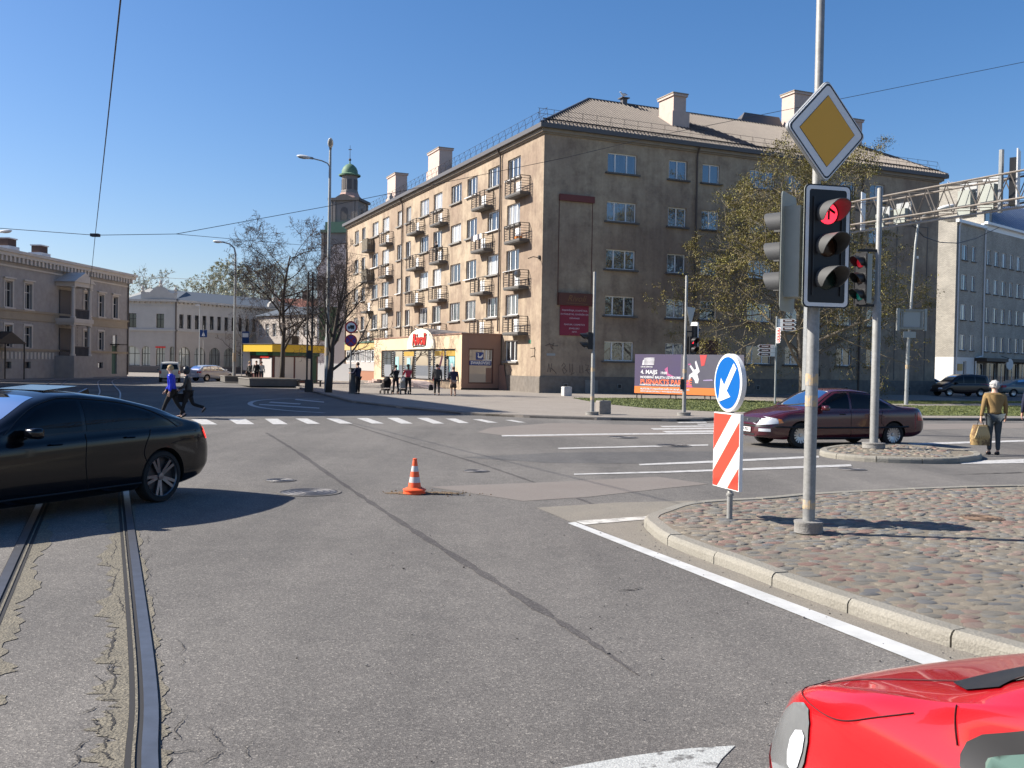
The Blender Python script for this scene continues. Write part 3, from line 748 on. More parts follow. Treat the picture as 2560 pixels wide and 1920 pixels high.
chimney(4.6, 6.0, 34.2, 37.6, 19.5, 23.85); chimney(4.6, 6.0, 49.2, 54.0 - 1.6, 18.0, 23.9)
b = MB(); b.add([(20.6, 6.6, 21.6), (25.6, 6.6, 21.6), (25.6, 9, 21.6), (20.6, 9, 21.6), (22.0, 7.6, 23.3), (25.6, 7.6, 23.3)], [(0, 1, 5, 4), (2, 3, 4, 5), (0, 4, 3), (1, 2, 5)]).build('dormer', m_fascia, apt)
b = MB(); b.box(9.9, 10.3, 6.8, 7.2, 22.2, 22.75); b.box(9.75, 10.45, 6.65, 7.35, 22.75, 22.82); b.build('roof_vent', m_fascia, apt)
b = MB()
for (x, y, h) in ((33.6, 4.2, 2.6),): 
    b.cyl((x, y, rz(2)), (x, y, rz(2) + h), .02, n=5)
    for q in (.5, .8, 1.1): b.cyl((x - .5, y, rz(2) + h - q * .7), (x + .5, y, rz(2) + h - q * .7), .012, n=4)
b.build('antenna', m_iron, apt)
b = MB(); b.box(1.5, 1.9, 41.0, 41.4, 18.9, 19.7); b.cyl((1.7, 41.2, 19.7), (1.7, 41.2, 20.0), .14); b.build('roof_vent', m_galv, apt)
# windows
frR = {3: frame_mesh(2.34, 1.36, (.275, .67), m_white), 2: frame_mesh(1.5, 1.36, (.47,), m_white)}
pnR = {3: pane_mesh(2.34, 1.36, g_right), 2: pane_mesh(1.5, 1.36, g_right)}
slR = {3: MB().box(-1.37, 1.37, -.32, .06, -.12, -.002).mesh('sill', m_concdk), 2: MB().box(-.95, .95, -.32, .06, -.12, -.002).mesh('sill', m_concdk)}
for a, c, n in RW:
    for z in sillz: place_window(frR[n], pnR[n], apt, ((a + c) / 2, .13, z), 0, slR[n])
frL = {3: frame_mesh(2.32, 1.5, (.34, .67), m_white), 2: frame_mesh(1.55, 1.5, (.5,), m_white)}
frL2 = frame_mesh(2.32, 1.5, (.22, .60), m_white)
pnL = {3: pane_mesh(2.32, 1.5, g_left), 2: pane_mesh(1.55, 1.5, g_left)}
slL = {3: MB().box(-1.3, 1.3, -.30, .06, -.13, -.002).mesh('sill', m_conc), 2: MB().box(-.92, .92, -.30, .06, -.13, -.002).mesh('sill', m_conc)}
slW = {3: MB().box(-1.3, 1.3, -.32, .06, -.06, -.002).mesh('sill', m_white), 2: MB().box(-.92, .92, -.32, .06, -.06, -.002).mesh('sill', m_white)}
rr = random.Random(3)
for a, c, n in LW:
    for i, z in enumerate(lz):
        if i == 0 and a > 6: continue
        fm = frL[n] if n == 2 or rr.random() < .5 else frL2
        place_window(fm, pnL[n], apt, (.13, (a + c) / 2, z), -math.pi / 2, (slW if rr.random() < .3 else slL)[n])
# balconies on the sunlit front
def rail_mesh(L, p=.75, h=1.08):
    b = MB(); c = (-p, -p, L, L)
    for q in (.18, .36, .54, .72, .90, h):
        t = .022 if q == h else .013
        b.box(-p - t, -p + t, -t, L + t, q - t, q + t); b.box(-p + t, 0, -t, t, q - t, q + t); b.box(-p + t, 0, L - t, L + t, q - t, q + t)
    for y in (0, L * .34, L * .38, L * .62, L * .66, L): b.box(-p - .028, -p + .028, y - .022, y + .022, .02, h + .02)
    for y in (0, L): b.box(-.06, -.02, y - .02, y + .02, .02, h)
    b.cyl((-p, 0, h), (-p - .02, 0, h + .02), .02, n=4)
    return b.mesh('railing', m_iron)
def board_mesh(L, p=.75, h=1.12):
    b = MB(); n = 14
    for k in range(n): y = L * k / n; b.box(-p - .02, -p + .02, y + .012, y + L / n - .012, 0.02, h)
    for k in range(4):
        x = -p + p * k / 4; b.box(x + .01, x + p / 4 - .01, -.02, .02, .02, h); b.box(x + .01, x + p / 4 - .01, L - .02, L + .02, .02, h)
    b.box(-p - .04, -p + .04, -.04, L + .04, h, h + .05)
    return b.mesh('board_front', m_wood)
BAL = [(2.14, 4.75), (8.68, 11.26), (18.59, 21.16), (24.86, 27.7), (34.46, 36.86), (41.38, 43.55)]
bz = [4.55, 7.75, 11.0, 14.25]
slab = {}; rl = {}
for a, c in BAL:
    L = c - a
    sm = MB().box(-.78, 0, -.03, L + .03, -.16, 0.0).box(-.74, 0, .0, L, -.22, -.16).mesh('balcony', m_concdk)
    rm = rail_mesh(L); bm = board_mesh(L)
    for i, z in enumerate(bz):
        o = link('balcony', sm, apt, (0, a, z - .3))
        if a > 41:
            if i >= 2: link('board_front', bm, o)
            elif i == 0: link('railing', rm, o)
        else: link('railing', rm, o)
# door leaves behind the balconies
dl = MB().box(-.03, .03, -.42, .42, 0, .95).mesh('balcony_door', m_white)
for (a, c), off_ in zip(BAL, (2.1, 3.9, 2.0, 4.3, 2.0, 3.9)):
    for z in bz: link('balcony_door', dl, apt, (.0, min(a + 1.9, c - .5) , z - .29))
# things on balconies
m_cloth = mat('white_laundry', (0.75, 0.73, 0.70), 0.9); m_clothb = mat('dark_laundry', (0.06, 0.06, 0.08), 0.9); m_orange = mat('orange_plastic', (0.8, 0.25, 0.04), 0.5)
def W(x, y, z):
    q = CB + D2 * x + D1 * y; return (q[0], q[1], z)
t = thing('laundry', 'white and dark washing hung on the rail of a fourth-floor balcony', 'laundry', W(-.79, 9.0, 11.8), PHI)
for k in range(5): MB().box(-.02, .0, k * .42, k * .42 + .36, -.35 - .1 * (k % 2), .02).build('cloth', m_clothb if k in (1, 4) else m_cloth, t)
t = thing('plastic_crate', 'orange crate on the floor of the fourth-floor balcony nearest the corner', 'crate', W(-.4, 3.2, 10.71), PHI); MB().box(-.2, .2, -.3, .3, 0, .05).box(-.2, -.17, -.3, .3, .05, .24).box(.17, .2, -.3, .3, .05, .24).box(-.17, .17, -.3, -.27, .05, .24).box(-.17, .17, .27, .3, .05, .24).build('box', m_orange, t)
t = thing('satellite_dish', 'grey satellite dish on the third-floor balcony nearest the corner', 'satellite dish', W(-.72, 2.35, 8.25), PHI); MB().lathe([(.01, .0), (.15, .02), (.26, .08), (.25, .085), (.14, .03), (.01, .012)], 14, ax='y').build('dish', m_signback, t); MB().cyl((0, 0, 0), (0, .1, -.2), .015, n=5).build('bracket', m_iron, t)
# drainpipes
for (x, y) in ((-.1, 7.18), (-.1, 31.2)): MB().tube([(-.45, y, HW + .15), (-.16, y, HW - .35), (-.12, y, HW - .6), (-.12, y, 1.0 if y > 8 else 4.4)], .07, 8).build('drainpipe', m_pipe, apt)
for x in (12.15, 27.7): MB().tube([(x, -.45, HW + .15), (x, -.16, HW - .35), (x, -.12, HW - .6), (x, -.12, .4)], .07, 8).build('drainpipe', m_pipe, apt)
MB().tube([(-.06, LY - .05, HW - .3), (-.06, LY - .05, .5)], .08, 8).build('drainpipe', m_pipe, apt)
# service boxes, conduit frame on the blank wall
b = MB(); 
for x0, x1, z0, z1 in ((31.4, 34.75, .0, 13.75),):
    b.box(x0, x0 + .07, -.03, .0, 1.3, z1); b.box(x1 - .07, x1, -.03, 0, 1.3, z1); b.box(x0 + .07, x1 - .07, -.03, 0, z1 - .07, z1)
b.build('wall_recess_trim', m_plinth, apt)
b = MB(); b.box(3.35, 4.35, -.16, -.072, 0.0, 1.0); b.build('meter_cabinet', m_conc, apt)
MB().box(23.3, 23.9, -.05, 0, 1.5, 2.1).build('meter_cabinet', m_black, apt)
# porch door between the ground-floor windows
b = MB(); b.box(12.45, 14.35, -.06, .02, 2.2, 4.0); b.build('door_panel', mat('door_red_brown', (0.10, 0.035, 0.03), 0.5), apt)
# street-lamp brackets and wire anchor at the corner, house number plate
b = MB(); b.tube([(-.02, .35, 9.2), (-.5, .35, 9.25), (-.9, .35, 9.1)], .03, 5); b.box(-.12, 0, .25, .45, 9.1, 9.35); b.build('wire_anchor', m_iron, apt)
b = MB(); b.cyl((-.02, .9, 2.5), (-.02, .9, 3.2), .02, n=5); b.cyl((-.02, .9, 3.1), (-.35, .9, 3.1), .02, n=5); b.cyl((-.02, .9, 2.6), (-.3, .9, 2.5), .03, n=5); b.build('flag_holder', m_iron, apt)
MB().box(-.02, 0, 1.55, 1.95, 3.45, 3.7).build('house_plate', mat('plate_green', (0.08, 0.25, 0.15), 0.5), apt)
MB().box(.45, 1.1, -.02, 0, 2.62, 2.78).build('street_plate', m_signback, apt)
# graffiti on the plinth zone of the shaded front
m_graf = mat('graffiti_paint', (0.13, 0.10, 0.085), 0.9)
b = MB()
def stroke(pts, r=.022): b.tube([(p[0], -.006, p[1]) for p in pts], r, 4)
for pts in ([(.55, 1.5), (.62, 2.1), (.75, 1.5), (.85, 2.1)], [(.8, 1.8), (1.1, 1.55), (1.2, 1.4)], [(1.6, 1.9), (1.75, 2.15), (1.9, 1.95), (1.65, 1.7), (1.8, 1.4), (2.0, 1.6), (1.75, 1.85)], [(2.2, 2.1), (2.25, 1.5)], [(2.4, 2.1), (2.45, 1.6), (2.3, 1.35), (2.6, 1.5)], [(3.0, 2.0), (3.0, 1.5), (3.25, 1.5), (3.2, 2.0)], [(3.4, 2.05), (3.7, 2.0), (3.5, 1.7), (3.75, 1.4)], [(3.4, 1.65), (3.8, 1.75)],
            [(.35, 3.3), (.7, 3.4), (1.0, 3.28), (1.3, 3.3)], [(.6, 3.5), (.85, 3.1), (1.0, 3.5), (.75, 3.2), (.95, 3.05)]): stroke(pts)
b.build('graffiti', m_graf, apt)
# projecting shop bay at the far end of the sunlit front
m_ochre = mat('ochre_trim', (0.50, 0.36, 0.14), 0.8, (0.40, 0.28, 0.12), 3, .6); m_palep = mat('pale_panel', (0.55, 0.52, 0.50), 0.7); m_brownp = mat('brown_panel', (0.28, 0.13, 0.075), 0.8)
bay = MB(); bay.box(-1.5, -.0, 34.6, 47.5, 3.3, 4.0); bay.build('bay_cornice', m_ochre, apt)
b = MB(); b.box(-1.3, 0, 34.8, 47.3, 2.0, 3.3); b = b.build('bay', m_palep, apt)
wf = frame_mesh(1.5, 1.2, (.5,), m_white); wp = pane_mesh(1.5, 1.2, g_left)
for k in range(6): place_window(wf, wp, apt, (-1.40, 36.0 + k * 2.05, 2.05), -math.pi / 2)
b = MB(); b.add([(-1.35, 34.8, 2.0), (-1.35, 47.3, 2.0), (-1.0, 47.3, 1.1), (-1.0, 34.8, 1.1), (0, 34.8, 2), (0, 34.8, 1.1)], [(0, 1, 2, 3), (0, 3, 5, 4)]); b.build('bay_panel', m_palep, apt)
MB().box(-.95, 0, 35.0, 47.2, -.1, 1.1).build('bay_base', m_brownp, apt)
MB().box(-1.6, 0, 35, 47.4, 4.0, 4.12).build('bay_roof', m_greentrim, apt)

# sign boards on the shaded front
m_signbr = mat('sign_box_brown', (0.115, 0.042, 0.030), 0.5); m_poster = mat('poster_crimson', (0.26, 0.025, 0.055), 0.55, (0.22, 0.02, 0.045), 1, .6); m_postxt = mat('poster_text', (0.62, 0.52, 0.58), 0.6); m_gold = mat('dull_gold', (0.23, 0.115, 0.05), 0.6)
def S(x, z, y=-.02): 
    q = CB + D2 * x + D1 * y; return (q[0], q[1], z)
sg = thing('advertising_board', 'tall crimson poster under a brown box sign on the shaded wall of the apartment house', 'sign', S(2.5, 4.0), PHI)
b = MB(); b.box(-1.33, 1.33, -.24, -.0, 2.06, 2.9); b.build('sign_box', m_signbr, sg)
MB().box(-1.12, 1.06, -.08, -.01, 0.02, 2.06).build('poster', m_poster, sg)
b = MB(); b.cyl((-1.3, 0, 2.9), (-1.3, 0, 9.15), .022, n=5); b.cyl((1.25, 0, 2.9), (1.25, 0, 9.15), .022, n=5); b.build('frame_pipe', m_signbr, sg)
b = MB(); b.box(-1.33, 1.33, -.16, 0, 9.12, 9.55); b.build('top_box', mat('top_box_red', (0.16, 0.045, 0.038), 0.6), sg)
text('lettering', 'Rivoli', .62, m_gold, sg, (0, -.25, 2.52), shear=.35)
MB().add([(-.75, -.246, 2.2), (.85, -.246, 2.16), (.85, -.246, 2.19), (-.75, -.246, 2.235)], [(0, 1, 2, 3)]).build('underline', m_gold, sg)
for s, z, sz in (('PARFIMĒRIJA, KOSMĒTIKA', 1.72, .155), ('ROTASLIETAS, SUVENĪRI UN', 1.46, .155), ('DĀVANAS', 1.19, .155), ('PARFUM, COSMETICS', .76, .155), ('JEWELLERY', .5, .15), ('GIFTS', .27, .14)):
    text('lettering', s, sz, m_postxt, sg, (-.03, -.083, z), xs=1.08)
for k in (-.35, 0, .35): MB().ell((k - .03, -.082, .09), .03, .004, .03, 8, 5).build('ornament', m_gold, sg)

# ------------------------------------------------------------------ shop annex on the sunlit side
m_tan = mat('tan_cladding', (0.66, 0.50, 0.33), 0.75, (0.58, 0.43, 0.28), 0.7, .6); m_brown = mat('brown_cladding', (0.30, 0.18, 0.13), 0.8, (0.26, 0.155, 0.115), 1.2, .7); m_cream = mat('cream_panel', (0.78, 0.70, 0.56), 0.7)
m_dkfr = mat('dark_frame', (0.022, 0.018, 0.016), 0.45); m_step = mat('step_stone', (0.46, 0.35, 0.30), 0.85, (0.40, 0.31, 0.27), 2, .6)
ann = thing('shop_annex', 'low tan clad shop with an arched sign gable built against the apartment house', 'building', tuple(CB), PHI)
XF, Y0, Y1, AZ = -3.15, 6.6, 29.6, 4.12
WIN = (7.9, 27.2, .62, 3.08)
b = MB(); wall_open(b, Y0, Y1, 0, AZ, [WIN], lambda u, z, d: (XF + d, u, z), .25); b.build('front_wall', m_tan, ann)
b = MB(); wall_open(b, XF, -.08, 0, AZ, [(-2.6, -.66, .56, 3.1)], lambda u, z, d: (u, Y0 + d, z), .2); b.build('side_wall', m_brown, ann)
b = MB(); b.add([(XF, Y1, 0), (-.0, Y1, 0), (-.0, Y1, AZ), (XF, Y1, AZ)], [(0, 1, 2, 3)]); b.build('side_wall', m_tan, ann)
b = MB(); b.box(XF - .06, 0, Y0 - .06, Y1 + .06, AZ, AZ + .10); b.build('parapet_cap', m_brown, ann)
MB().box(XF - .02, -.05, Y0 - .02, Y0 + .0, 0, .22).build('base_strip', m_black, ann)
# leaning buttress slab beside the annex
MB().add([(-.25, 6.5, -.1), (-.1, 5.2, -.1), (-.1, 5.6, -.1), (-.25, 6.5, 1.9), (-.1, 5.95, 1.95), (-.1, 6.5, 1.95)], [(0, 1, 4, 3), (1, 2, 5, 4), (0, 3, 5, 2)]).build('buttress', m_brown, ann)
# arched gable with barrel roof
yc, hw_, zb, zt = 15.8, 3.45, 3.12, 4.78
arc = [(yc + hw_ * math.cos(a) , zb + (zt - zb) * math.sin(a) ** .8) for a in [math.pi * k / 20 for k in range(21)]]
b = MB(); k = len(arc); V = [(XF - .10, y, z) for y, z in arc] + [(XF - .02, y, z) for y, z in arc]
b.add(V, [tuple(range(k)), *[(i, i + 1, k + i + 1, k + i) for i in range(k - 1)], (0, k, 2 * k - 1, k - 1)]); b.build('sign_gable', m_cream, ann)
b = MB(); A2 = [(y, z) for y, z in arc if z > AZ + .02]; k = len(A2)
b.add([(XF - .14, y, z + .05) for y, z in A2] + [(0, y * .6 + 12.0 * .4, z * .55 + AZ * .45 + .05) for y, z in A2], [(i, i + 1, k + i + 1, k + i) for i in range(k - 1)]); b.build('barrel_roof', mat('grey_roofing', (0.17, 0.155, 0.15), .8), ann)
m_logored = mat('logo_red', (0.72, 0.03, 0.02), .45); m_logodk = mat('logo_dark', (0.06, 0.05, 0.05), .5)
lr = (math.pi / 2, 0, -math.pi / 2)
text('lettering', 'Rivoli', 1.35, m_logodk, ann, (XF - .12, 16.0, 3.83), lr, shear=.2, bold=.05, ext=.02, xs=1.15)
text('lettering', 'Rivoli', 1.35, m_logored, ann, (XF - .15, 16.03, 3.86), lr, shear=.2, bold=.012, ext=.02, xs=1.15)
pts = [(XF - .13, 17.7 - .16 * i, 3.28 + .10 * math.sin(math.pi * i / 20)) for i in range(21)]
MB().tube(pts, [.02 + .045 * math.sin(math.pi * (i + 1) / 22) for i in range(21)], 5).build('underline', m_logodk, ann)
# shop window: dark frame, panes, door, displays
g_shop = glass_mat('glass_shop', (0.02, 0.024, 0.025), (0.10, 0.11, 0.11), .3, .9, .16)
xw = XF + .12
posts = [7.98, 10.4, 13.0, 14.05, 17.8, 20.97, 24.2, 27.12]
b = MB()
for y in posts: b.box(xw - .05, xw + .05, y - .07, y + .07, .62, 3.08)
b.box(xw - .048, xw + .048, WIN[0], WIN[1], .62, .74); b.box(xw - .048, xw + .048, WIN[0], WIN[1], 2.97, 3.08); b.build('shop_front_frame', m_dkfr, ann)
for y0, y1 in zip(posts, posts[1:]):
    MB().add([(xw + .02, y0 + .06, .74), (xw + .02, y1 - .06, .74), (xw + .02, y1 - .06, 2.98), (xw + .02, y0 + .06, 2.98)], [(0, 1, 2, 3)]).build('shop_window_pane', g_shop, ann)
m_aqua = mat('poster_aqua', (0.30, 0.55, 0.55), .6); m_mustard = mat('mustard', (0.40, 0.25, 0.04), .7); m_pinkp = mat('poster_pink', (0.75, 0.35, 0.45), .6); m_lace = mat('white_dots', (0.7, 0.7, 0.68), .6); m_purple = mat('poster_purple', (0.25, 0.12, 0.4), .6)
def flat(name, y0, y1, z0, z1, m, dx=-.0): return MB().box(xw + .004 + dx, xw + .016 + dx, y0, y1, z0, z1).build(name, m, ann)
flat('display_poster', 8.4, 9.6, 1.0, 2.5, m_aqua); flat('display_poster', 8.7, 9.2, 1.3, 2.0, m_lace, -.004); flat('blind', 8.1, 10.3, 2.55, 2.95, m_mustard); flat('blind', 10.6, 12.9, 2.55, 2.95, m_mustard); flat('blind', 18.0, 20.8, 2.55, 2.95, m_mustard)
flat('display_poster', 22.3, 23.2, .8, 2.5, m_aqua); flat('display_poster', 19.0, 19.9, 1.2, 2.4, m_aqua)
b = MB()
for y in posts[:]:
    for k in range(12):
        for s in (-.16, .16): b.box(xw - .012, xw - .004, y + s - .04, y + s + .04, .85 + k * .18, .93 + k * .18)
b.build('dotted_border', m_lace, ann)
for i, (m, r) in enumerate(((m_pinkp, 0), (m_mustard, .25), (m_purple, .5), (m_lace, .75), (m_logored, 1.0))):
    pts = [(xw - .006, 12.8 - 1.9 * s + r * .35 + .5 * math.sin(3 * s), .9 + 1.9 * s - r * .35) for s in [k / 8 for k in range(9)]]
    pts = [(xw - .006, 11.0 + .2 * r + 1.7 * (1 - s) ** 1.5, .85 + 2.0 * s - .25 * r) for s in [k / 8 for k in range(9)]]
    MB().tube(pts, [.02 + .09 * (1 - k / 8) for k in range(9)], 4).build('display_feather', m, ann)
# shop signs in the side window
b = MB(); b.box(-2.6, -2.52, Y0 + .06, Y0 + .14, .56, 3.1); b.box(-.74, -.66, Y0 + .06, Y0 + .14, .56, 3.1); b.box(-2.52, -.74, Y0 + .06, Y0 + .14, .56, .64); b.box(-2.52, -.74, Y0 + .06, Y0 + .14, 3.02, 3.1); b.build('side_window_frame', mat('frame_redbrown', (0.10, 0.035, 0.025), .5), ann)
g_side = glass_mat('glass_side', (0.20, 0.175, 0.15), (0.30, 0.26, 0.22), .4, .9, .1)
MB().add([(-2.52, Y0 + .10, .64), (-.74, Y0 + .10, .64), (-.74, Y0 + .10, 3.02), (-2.52, Y0 + .10, 3.02)], [(0, 1, 2, 3)]).build('side_window_pane', g_side, ann)
m_logoblue = mat('logo_blue', (0.02, 0.05, 0.22), .5)
MB().box(-2.0, -1.42, Y0 + .07, Y0 + .095, 2.29, 2.83).build('logo_square', m_logoblue, ann)
MB().box(-2.5, -.8, Y0 + .07, Y0 + .095, 1.88, 2.22).build('logo_band', m_logoblue, ann)
text('lettering', 'SWAROVSKI', .30, m_white, ann, (-1.65, Y0 + .06, 2.05), xs=.92, bold=.008)
sw = [(-1.60, 2.40), (-1.48, 2.52), (-1.47, 2.72), (-1.56, 2.62), (-1.66, 2.55), (-1.76, 2.52), (-1.80, 2.58), (-1.77, 2.68), (-1.80, 2.76), (-1.87, 2.76), (-1.92, 2.69), (-1.86, 2.71), (-1.82, 2.68), (-1.86, 2.6), (-1.88, 2.5), (-1.82, 2.41)]
MB().yprism(sw, Y0 + .056, Y0 + .064).build('swan_emblem', m_lace, ann)
b = MB(); b.box(-1.5, -1.42, Y0 + .075, Y0 + .098, 2.27, 3.0); b.box(-1.25, -1.13, Y0 + .075, Y0 + .098, 2.3, 3.0); b.box(-1.5, -.85, Y0 + .07, Y0 + .09, 2.24, 2.30); b.build('display_stand', m_lace, ann)
MB().box(-1.2, -.76, Y0 + .09, Y0 + .098, .66, 1.7).build('display_panel', m_brown, ann)
# steps and ramp
b = MB(); b.box(XF - 1.5, XF - .02, 14.3, 21.5, .0, .58); b.build('landing', m_step, ann)
b = MB(); b.add([(XF - 1.5, 9.5, .02), (XF - .02, 9.5, .02), (XF - .02, 14.3, .58), (XF - 1.5, 14.3, .58), (XF - 1.5, 14.3, 0), (XF - .02, 14.3, 0)], [(0, 1, 2, 3), (0, 3, 4), (1, 5, 2)]); b.build('ramp', m_step, ann)
for k in range(3): MB().box(XF - 1.0, XF - .02, 27.2 + .0, 29.2, .15 * k, .15 * (k + 1)).build('step', m_step, ann) if k < 1 else MB().box(XF - 1.0 + .3 * k, XF - .02, 27.2, 29.2 - .2 * k, .15 * k, .15 * (k + 1)).build('step', m_step, ann)
MB().box(XF - .04, XF - .001, 25.0, 28.6, .0, .42).build('cellar_hatch', m_black, ann)

# ------------------------------------------------------------------ church tower behind the apartment house
m_ch = mat('church_render', (0.28, 0.25, 0.225), 0.9, (0.20, 0.18, 0.165), .6, .8); m_chd = mat('church_dark', (0.12, 0.11, 0.105), .9); m_copper = mat('copper_green', (0.14, 0.25, 0.15), .65, (0.09, 0.16, 0.10), 1.5, .8)
m_pinkroof = mat('pink_tiles', (0.42, 0.27, 0.22), .8)
ch = thing('church_tower', 'grey church tower with a small green dome rising behind the apartment house', 'tower', (-25.5, 150, 0), R(-12))
b = MB(); b.box(-2.95, 2.95, -2.95, 2.95, 0, 21.5); b.build('tower_base', m_ch, ch)
b = MB(); b.box(-3.3, 3.3, -3.3, 3.3, 21.5, 21.95); b.box(-2.75, 2.75, -2.75, 2.75, 21.95, 23.2); b.build('cornice', m_greentrim, ch)
b = MB(); b.box(-2.1, 2.1, -2.1, 2.1, 22.0, 26.6)
for x in (-2.05, -1.55, 1.55, 2.05):
    for y in (-2.05, 2.05): b.box(x - .2, x + .2, y - .2, y + .2, 22.6, 26.5)
b.build('belfry', m_ch, ch)
for rzz in (0, math.pi / 2, -math.pi / 2):
    pts = [(-.55, 23.6), (.55, 23.6), (.55, 25.0)] + [(.55 * math.cos(a), 25.0 + .55 * math.sin(a)) for a in (.5, 1.0, 1.57, 2.1, 2.6)] + [(-.55, 25.0)]
    MB().yprism(pts, -2.15, -2.05).build('sound_opening', m_chd, ch, rotz=rzz)
b = MB(); b.box(-2.5, 2.5, -2.5, 2.5, 26.5, 26.9)
b.yprism([(-1.5, 26.9)] + [(-1.3 + .26 * k, 26.9 + .55 * math.sin(math.pi * k / 10)) for k in range(11)] + [(1.5, 26.9)], -2.5, 2.5); b.build('cornice', m_chd, ch)
b = MB().lathe([(2.2, 26.9), (1.7, 27.4), (1.45, 27.9)], 8); b.build('skirt_roof', m_pinkroof, ch)
b = MB().lathe([(1.5, 27.4), (1.38, 28.2), (1.28, 28.3), (1.28, 30.6), (1.0, 30.7)], 8); b.build('lantern', m_ch, ch)
b = MB()
for k in range(8):
    a = math.pi / 8 + k * math.pi / 4; c, s = math.cos(a), math.sin(a); b.obox((1.2 * c, 1.2 * s, 29.2), (.03 * c, .03 * s, 0), (-.3 * s, .3 * c, 0), (0, 0, .75))
b.build('lantern_opening', m_chd, ch)
b = MB().lathe([(1.65, 30.55), (1.68, 30.75), (1.25, 30.95), (1.22, 31.4), (1.0, 31.9), (.6, 32.3), (.12, 32.5), (.08, 33.0), (.06, 33.0)], 16); b.build('dome', m_copper, ch, angle=40)
b = MB(); b.ell((0, 0, 33.1), .22, .22, .22, 10, 6); b.cyl((0, 0, 33.2), (0, 0, 35.3), .05, .03, 5); b.box(-.25, .25, -.03, .03, 34.6, 34.72); b.build('spire_cross', m_chd, ch)
b = MB(); b.box(-3.15, -2.75, -3.2, -2.9, 8, 21.5); b.build('pilaster', m_ch, ch)

# ------------------------------------------------------------------ two-storey palace on the left
m_pal = mat('palace_render', (0.43, 0.395, 0.355), .9, (0.31, 0.285, 0.265), .5, .8, bump=.2, bscale=20, speck=(2, .12)); m_palt = mat('palace_trim', (0.66, 0.61, 0.53), .9, (0.56, 0.50, 0.43), 1, .7); m_palb = mat('palace_band', (0.44, 0.36, 0.25), .9, (0.35, 0.28, 0.20), .8, .8)
m_paln = mat('palace_roof', (0.15, 0.135, 0.13), .7)
pA, pB = np.array([-43.22, 82.0]), np.array([-41.6, 105.0]); pd_ = (pB - pA) / np.linalg.norm(pB - pA)
pal = thing('palace', 'old two-storey grey palace with bracketed cornice and columned porch on the left', 'building', (pA[0], pA[1], 0), math.atan2(pd_[1], pd_[0]))
E0, E1 = -9.0, 23.1; HP = 10.3
wx = [-6.6, -4.0, -1.6, 1.15, 4.1, 14.3, 17.2, 20.2]
up = [(x - .55, x + .55, 6.15, 8.35) for x in wx]; lo = [(x - .55, x + .55, 2.75, 4.6) for x in wx if x < 19] + [(19.6, 20.7, .3, 4.4)]; bs = [(x - .5, x + .5, .9, 1.5) for x in wx if x < 19]
b = MB(); wall_open(b, E0, E1, 0, HP, up + lo + bs, fR, .25); b.build('wall', m_pal, pal)
b = MB(); b.add([(E1, 0, 0), (E1, 14, 0), (E1, 14, HP), (E1, 0, HP)], [(0, 1, 2, 3)]); b.add([(E0, 0, 0), (E0, 14, 0), (E0, 14, HP), (E0, 0, HP)], [(0, 1, 2, 3)]); b.build('wall', m_pal, pal)
b = MB(); b.box(E0, E1 + .05, -.10, 0, 5.15, 5.35); b.box(E0, E1 + .05, -.14, 0, 5.85, 6.05); b.box(E0, E1 + .03, -.05, 0, 5.35, 5.85); b.box(E0, E1 + .05, -.12, 0, 2.45, 2.65); b.build('string_course', m_palb, pal)
b = MB(); b.box(E0, E1 + .6, -.6, 0, 10.45, 10.75); b.box(E0, E1 + .75, -.75, 0, 10.75, 11.0); b.box(E0, E1 + .1, -.1, 0, 9.6, 9.75)
b.build('cornice', m_palt, pal)
br = MB().box(-.14, .14, -.55, 0, -.45, 0).mesh('bracket', m_palt); x = E0 + .3
while x < E1: link('bracket', br, pal, (x, 0, 10.449)); x += .62
b = MB(); b.add([(E0, -.7, 11.0), (E1 + .7, -.7, 11.0), (E1 + .7, 14, 11.0), (E0, 14, 11.0), (E0, 6.5, 12.2), (E1 - 5, 6.5, 12.2)], [(0, 1, 5, 4), (3, 2, 5, 4), (1, 2, 5)]); b.build('roof', m_paln, pal)
m_brick = mat('chimney_brick', (0.13, 0.085, 0.07), .9)
for x in (5.6, 10.8):
    c = MB().box(x - .62, x + .62, 2.4, 3.3, 11.2, 12.5).build('chimney', m_brick, pal); MB().box(x - .8, x + .8, 2.2, 3.5, 10.9, 11.85).build('chimney_foot', m_white, c); MB().box(x - .7, x + .7, 2.3, 3.4, 12.5, 12.6).build('chimney_cap', m_white, c)
fu = frame_mesh(1.1, 2.2, (.5,), m_palt, .06, .06, .66); fl = frame_mesh(1.1, 1.85, (.5,), m_palt, .06, .06, .62); fb = frame_mesh(1.0, .6, (), m_concdk, .06, .06)
pu = pane_mesh(1.1, 2.2, g_dark); pl = pane_mesh(1.1, 1.85, g_dark); pb = pane_mesh(1.0, .6, g_dark)
su = MB().box(-.8, .8, -.18, 0, -.14, -.002).box(-.72, -.56, -.07, -.002, 0, 2.25).box(.56, .72, -.07, -.002, 0, 2.25).box(-.85, .85, -.24, -.002, 2.42, 2.56).box(-.72, .72, -.07, -.002, 2.25, 2.42).mesh('surround', m_palt)
sl_ = MB().box(-.72, -.56, -.06, -.002, 0, 1.9).box(.56, .72, -.06, -.002, 0, 1.9).box(-.72, .72, -.06, -.002, 1.9, 2.08).mesh('surround', m_palt)
for x in wx:
    o = place_window(fu, pu, pal, (x, .16, 6.15), 0); link('surround', su, pal, (x, 0, 6.15))
    if x < 19: place_window(fl, pl, pal, (x, .16, 2.75), 0); link('surround', sl_, pal, (x, 0, 2.75)); place_window(fb, pb, pal, (x, .16, .9), 0)
d = MB().box(19.6, 20.7, .14, .2, .3, 3.3).build('door', m_greentrim, pal); MB().box(19.65, 20.65, .10, .139, 3.3, 4.35).build('fanlight', g_dark, d)
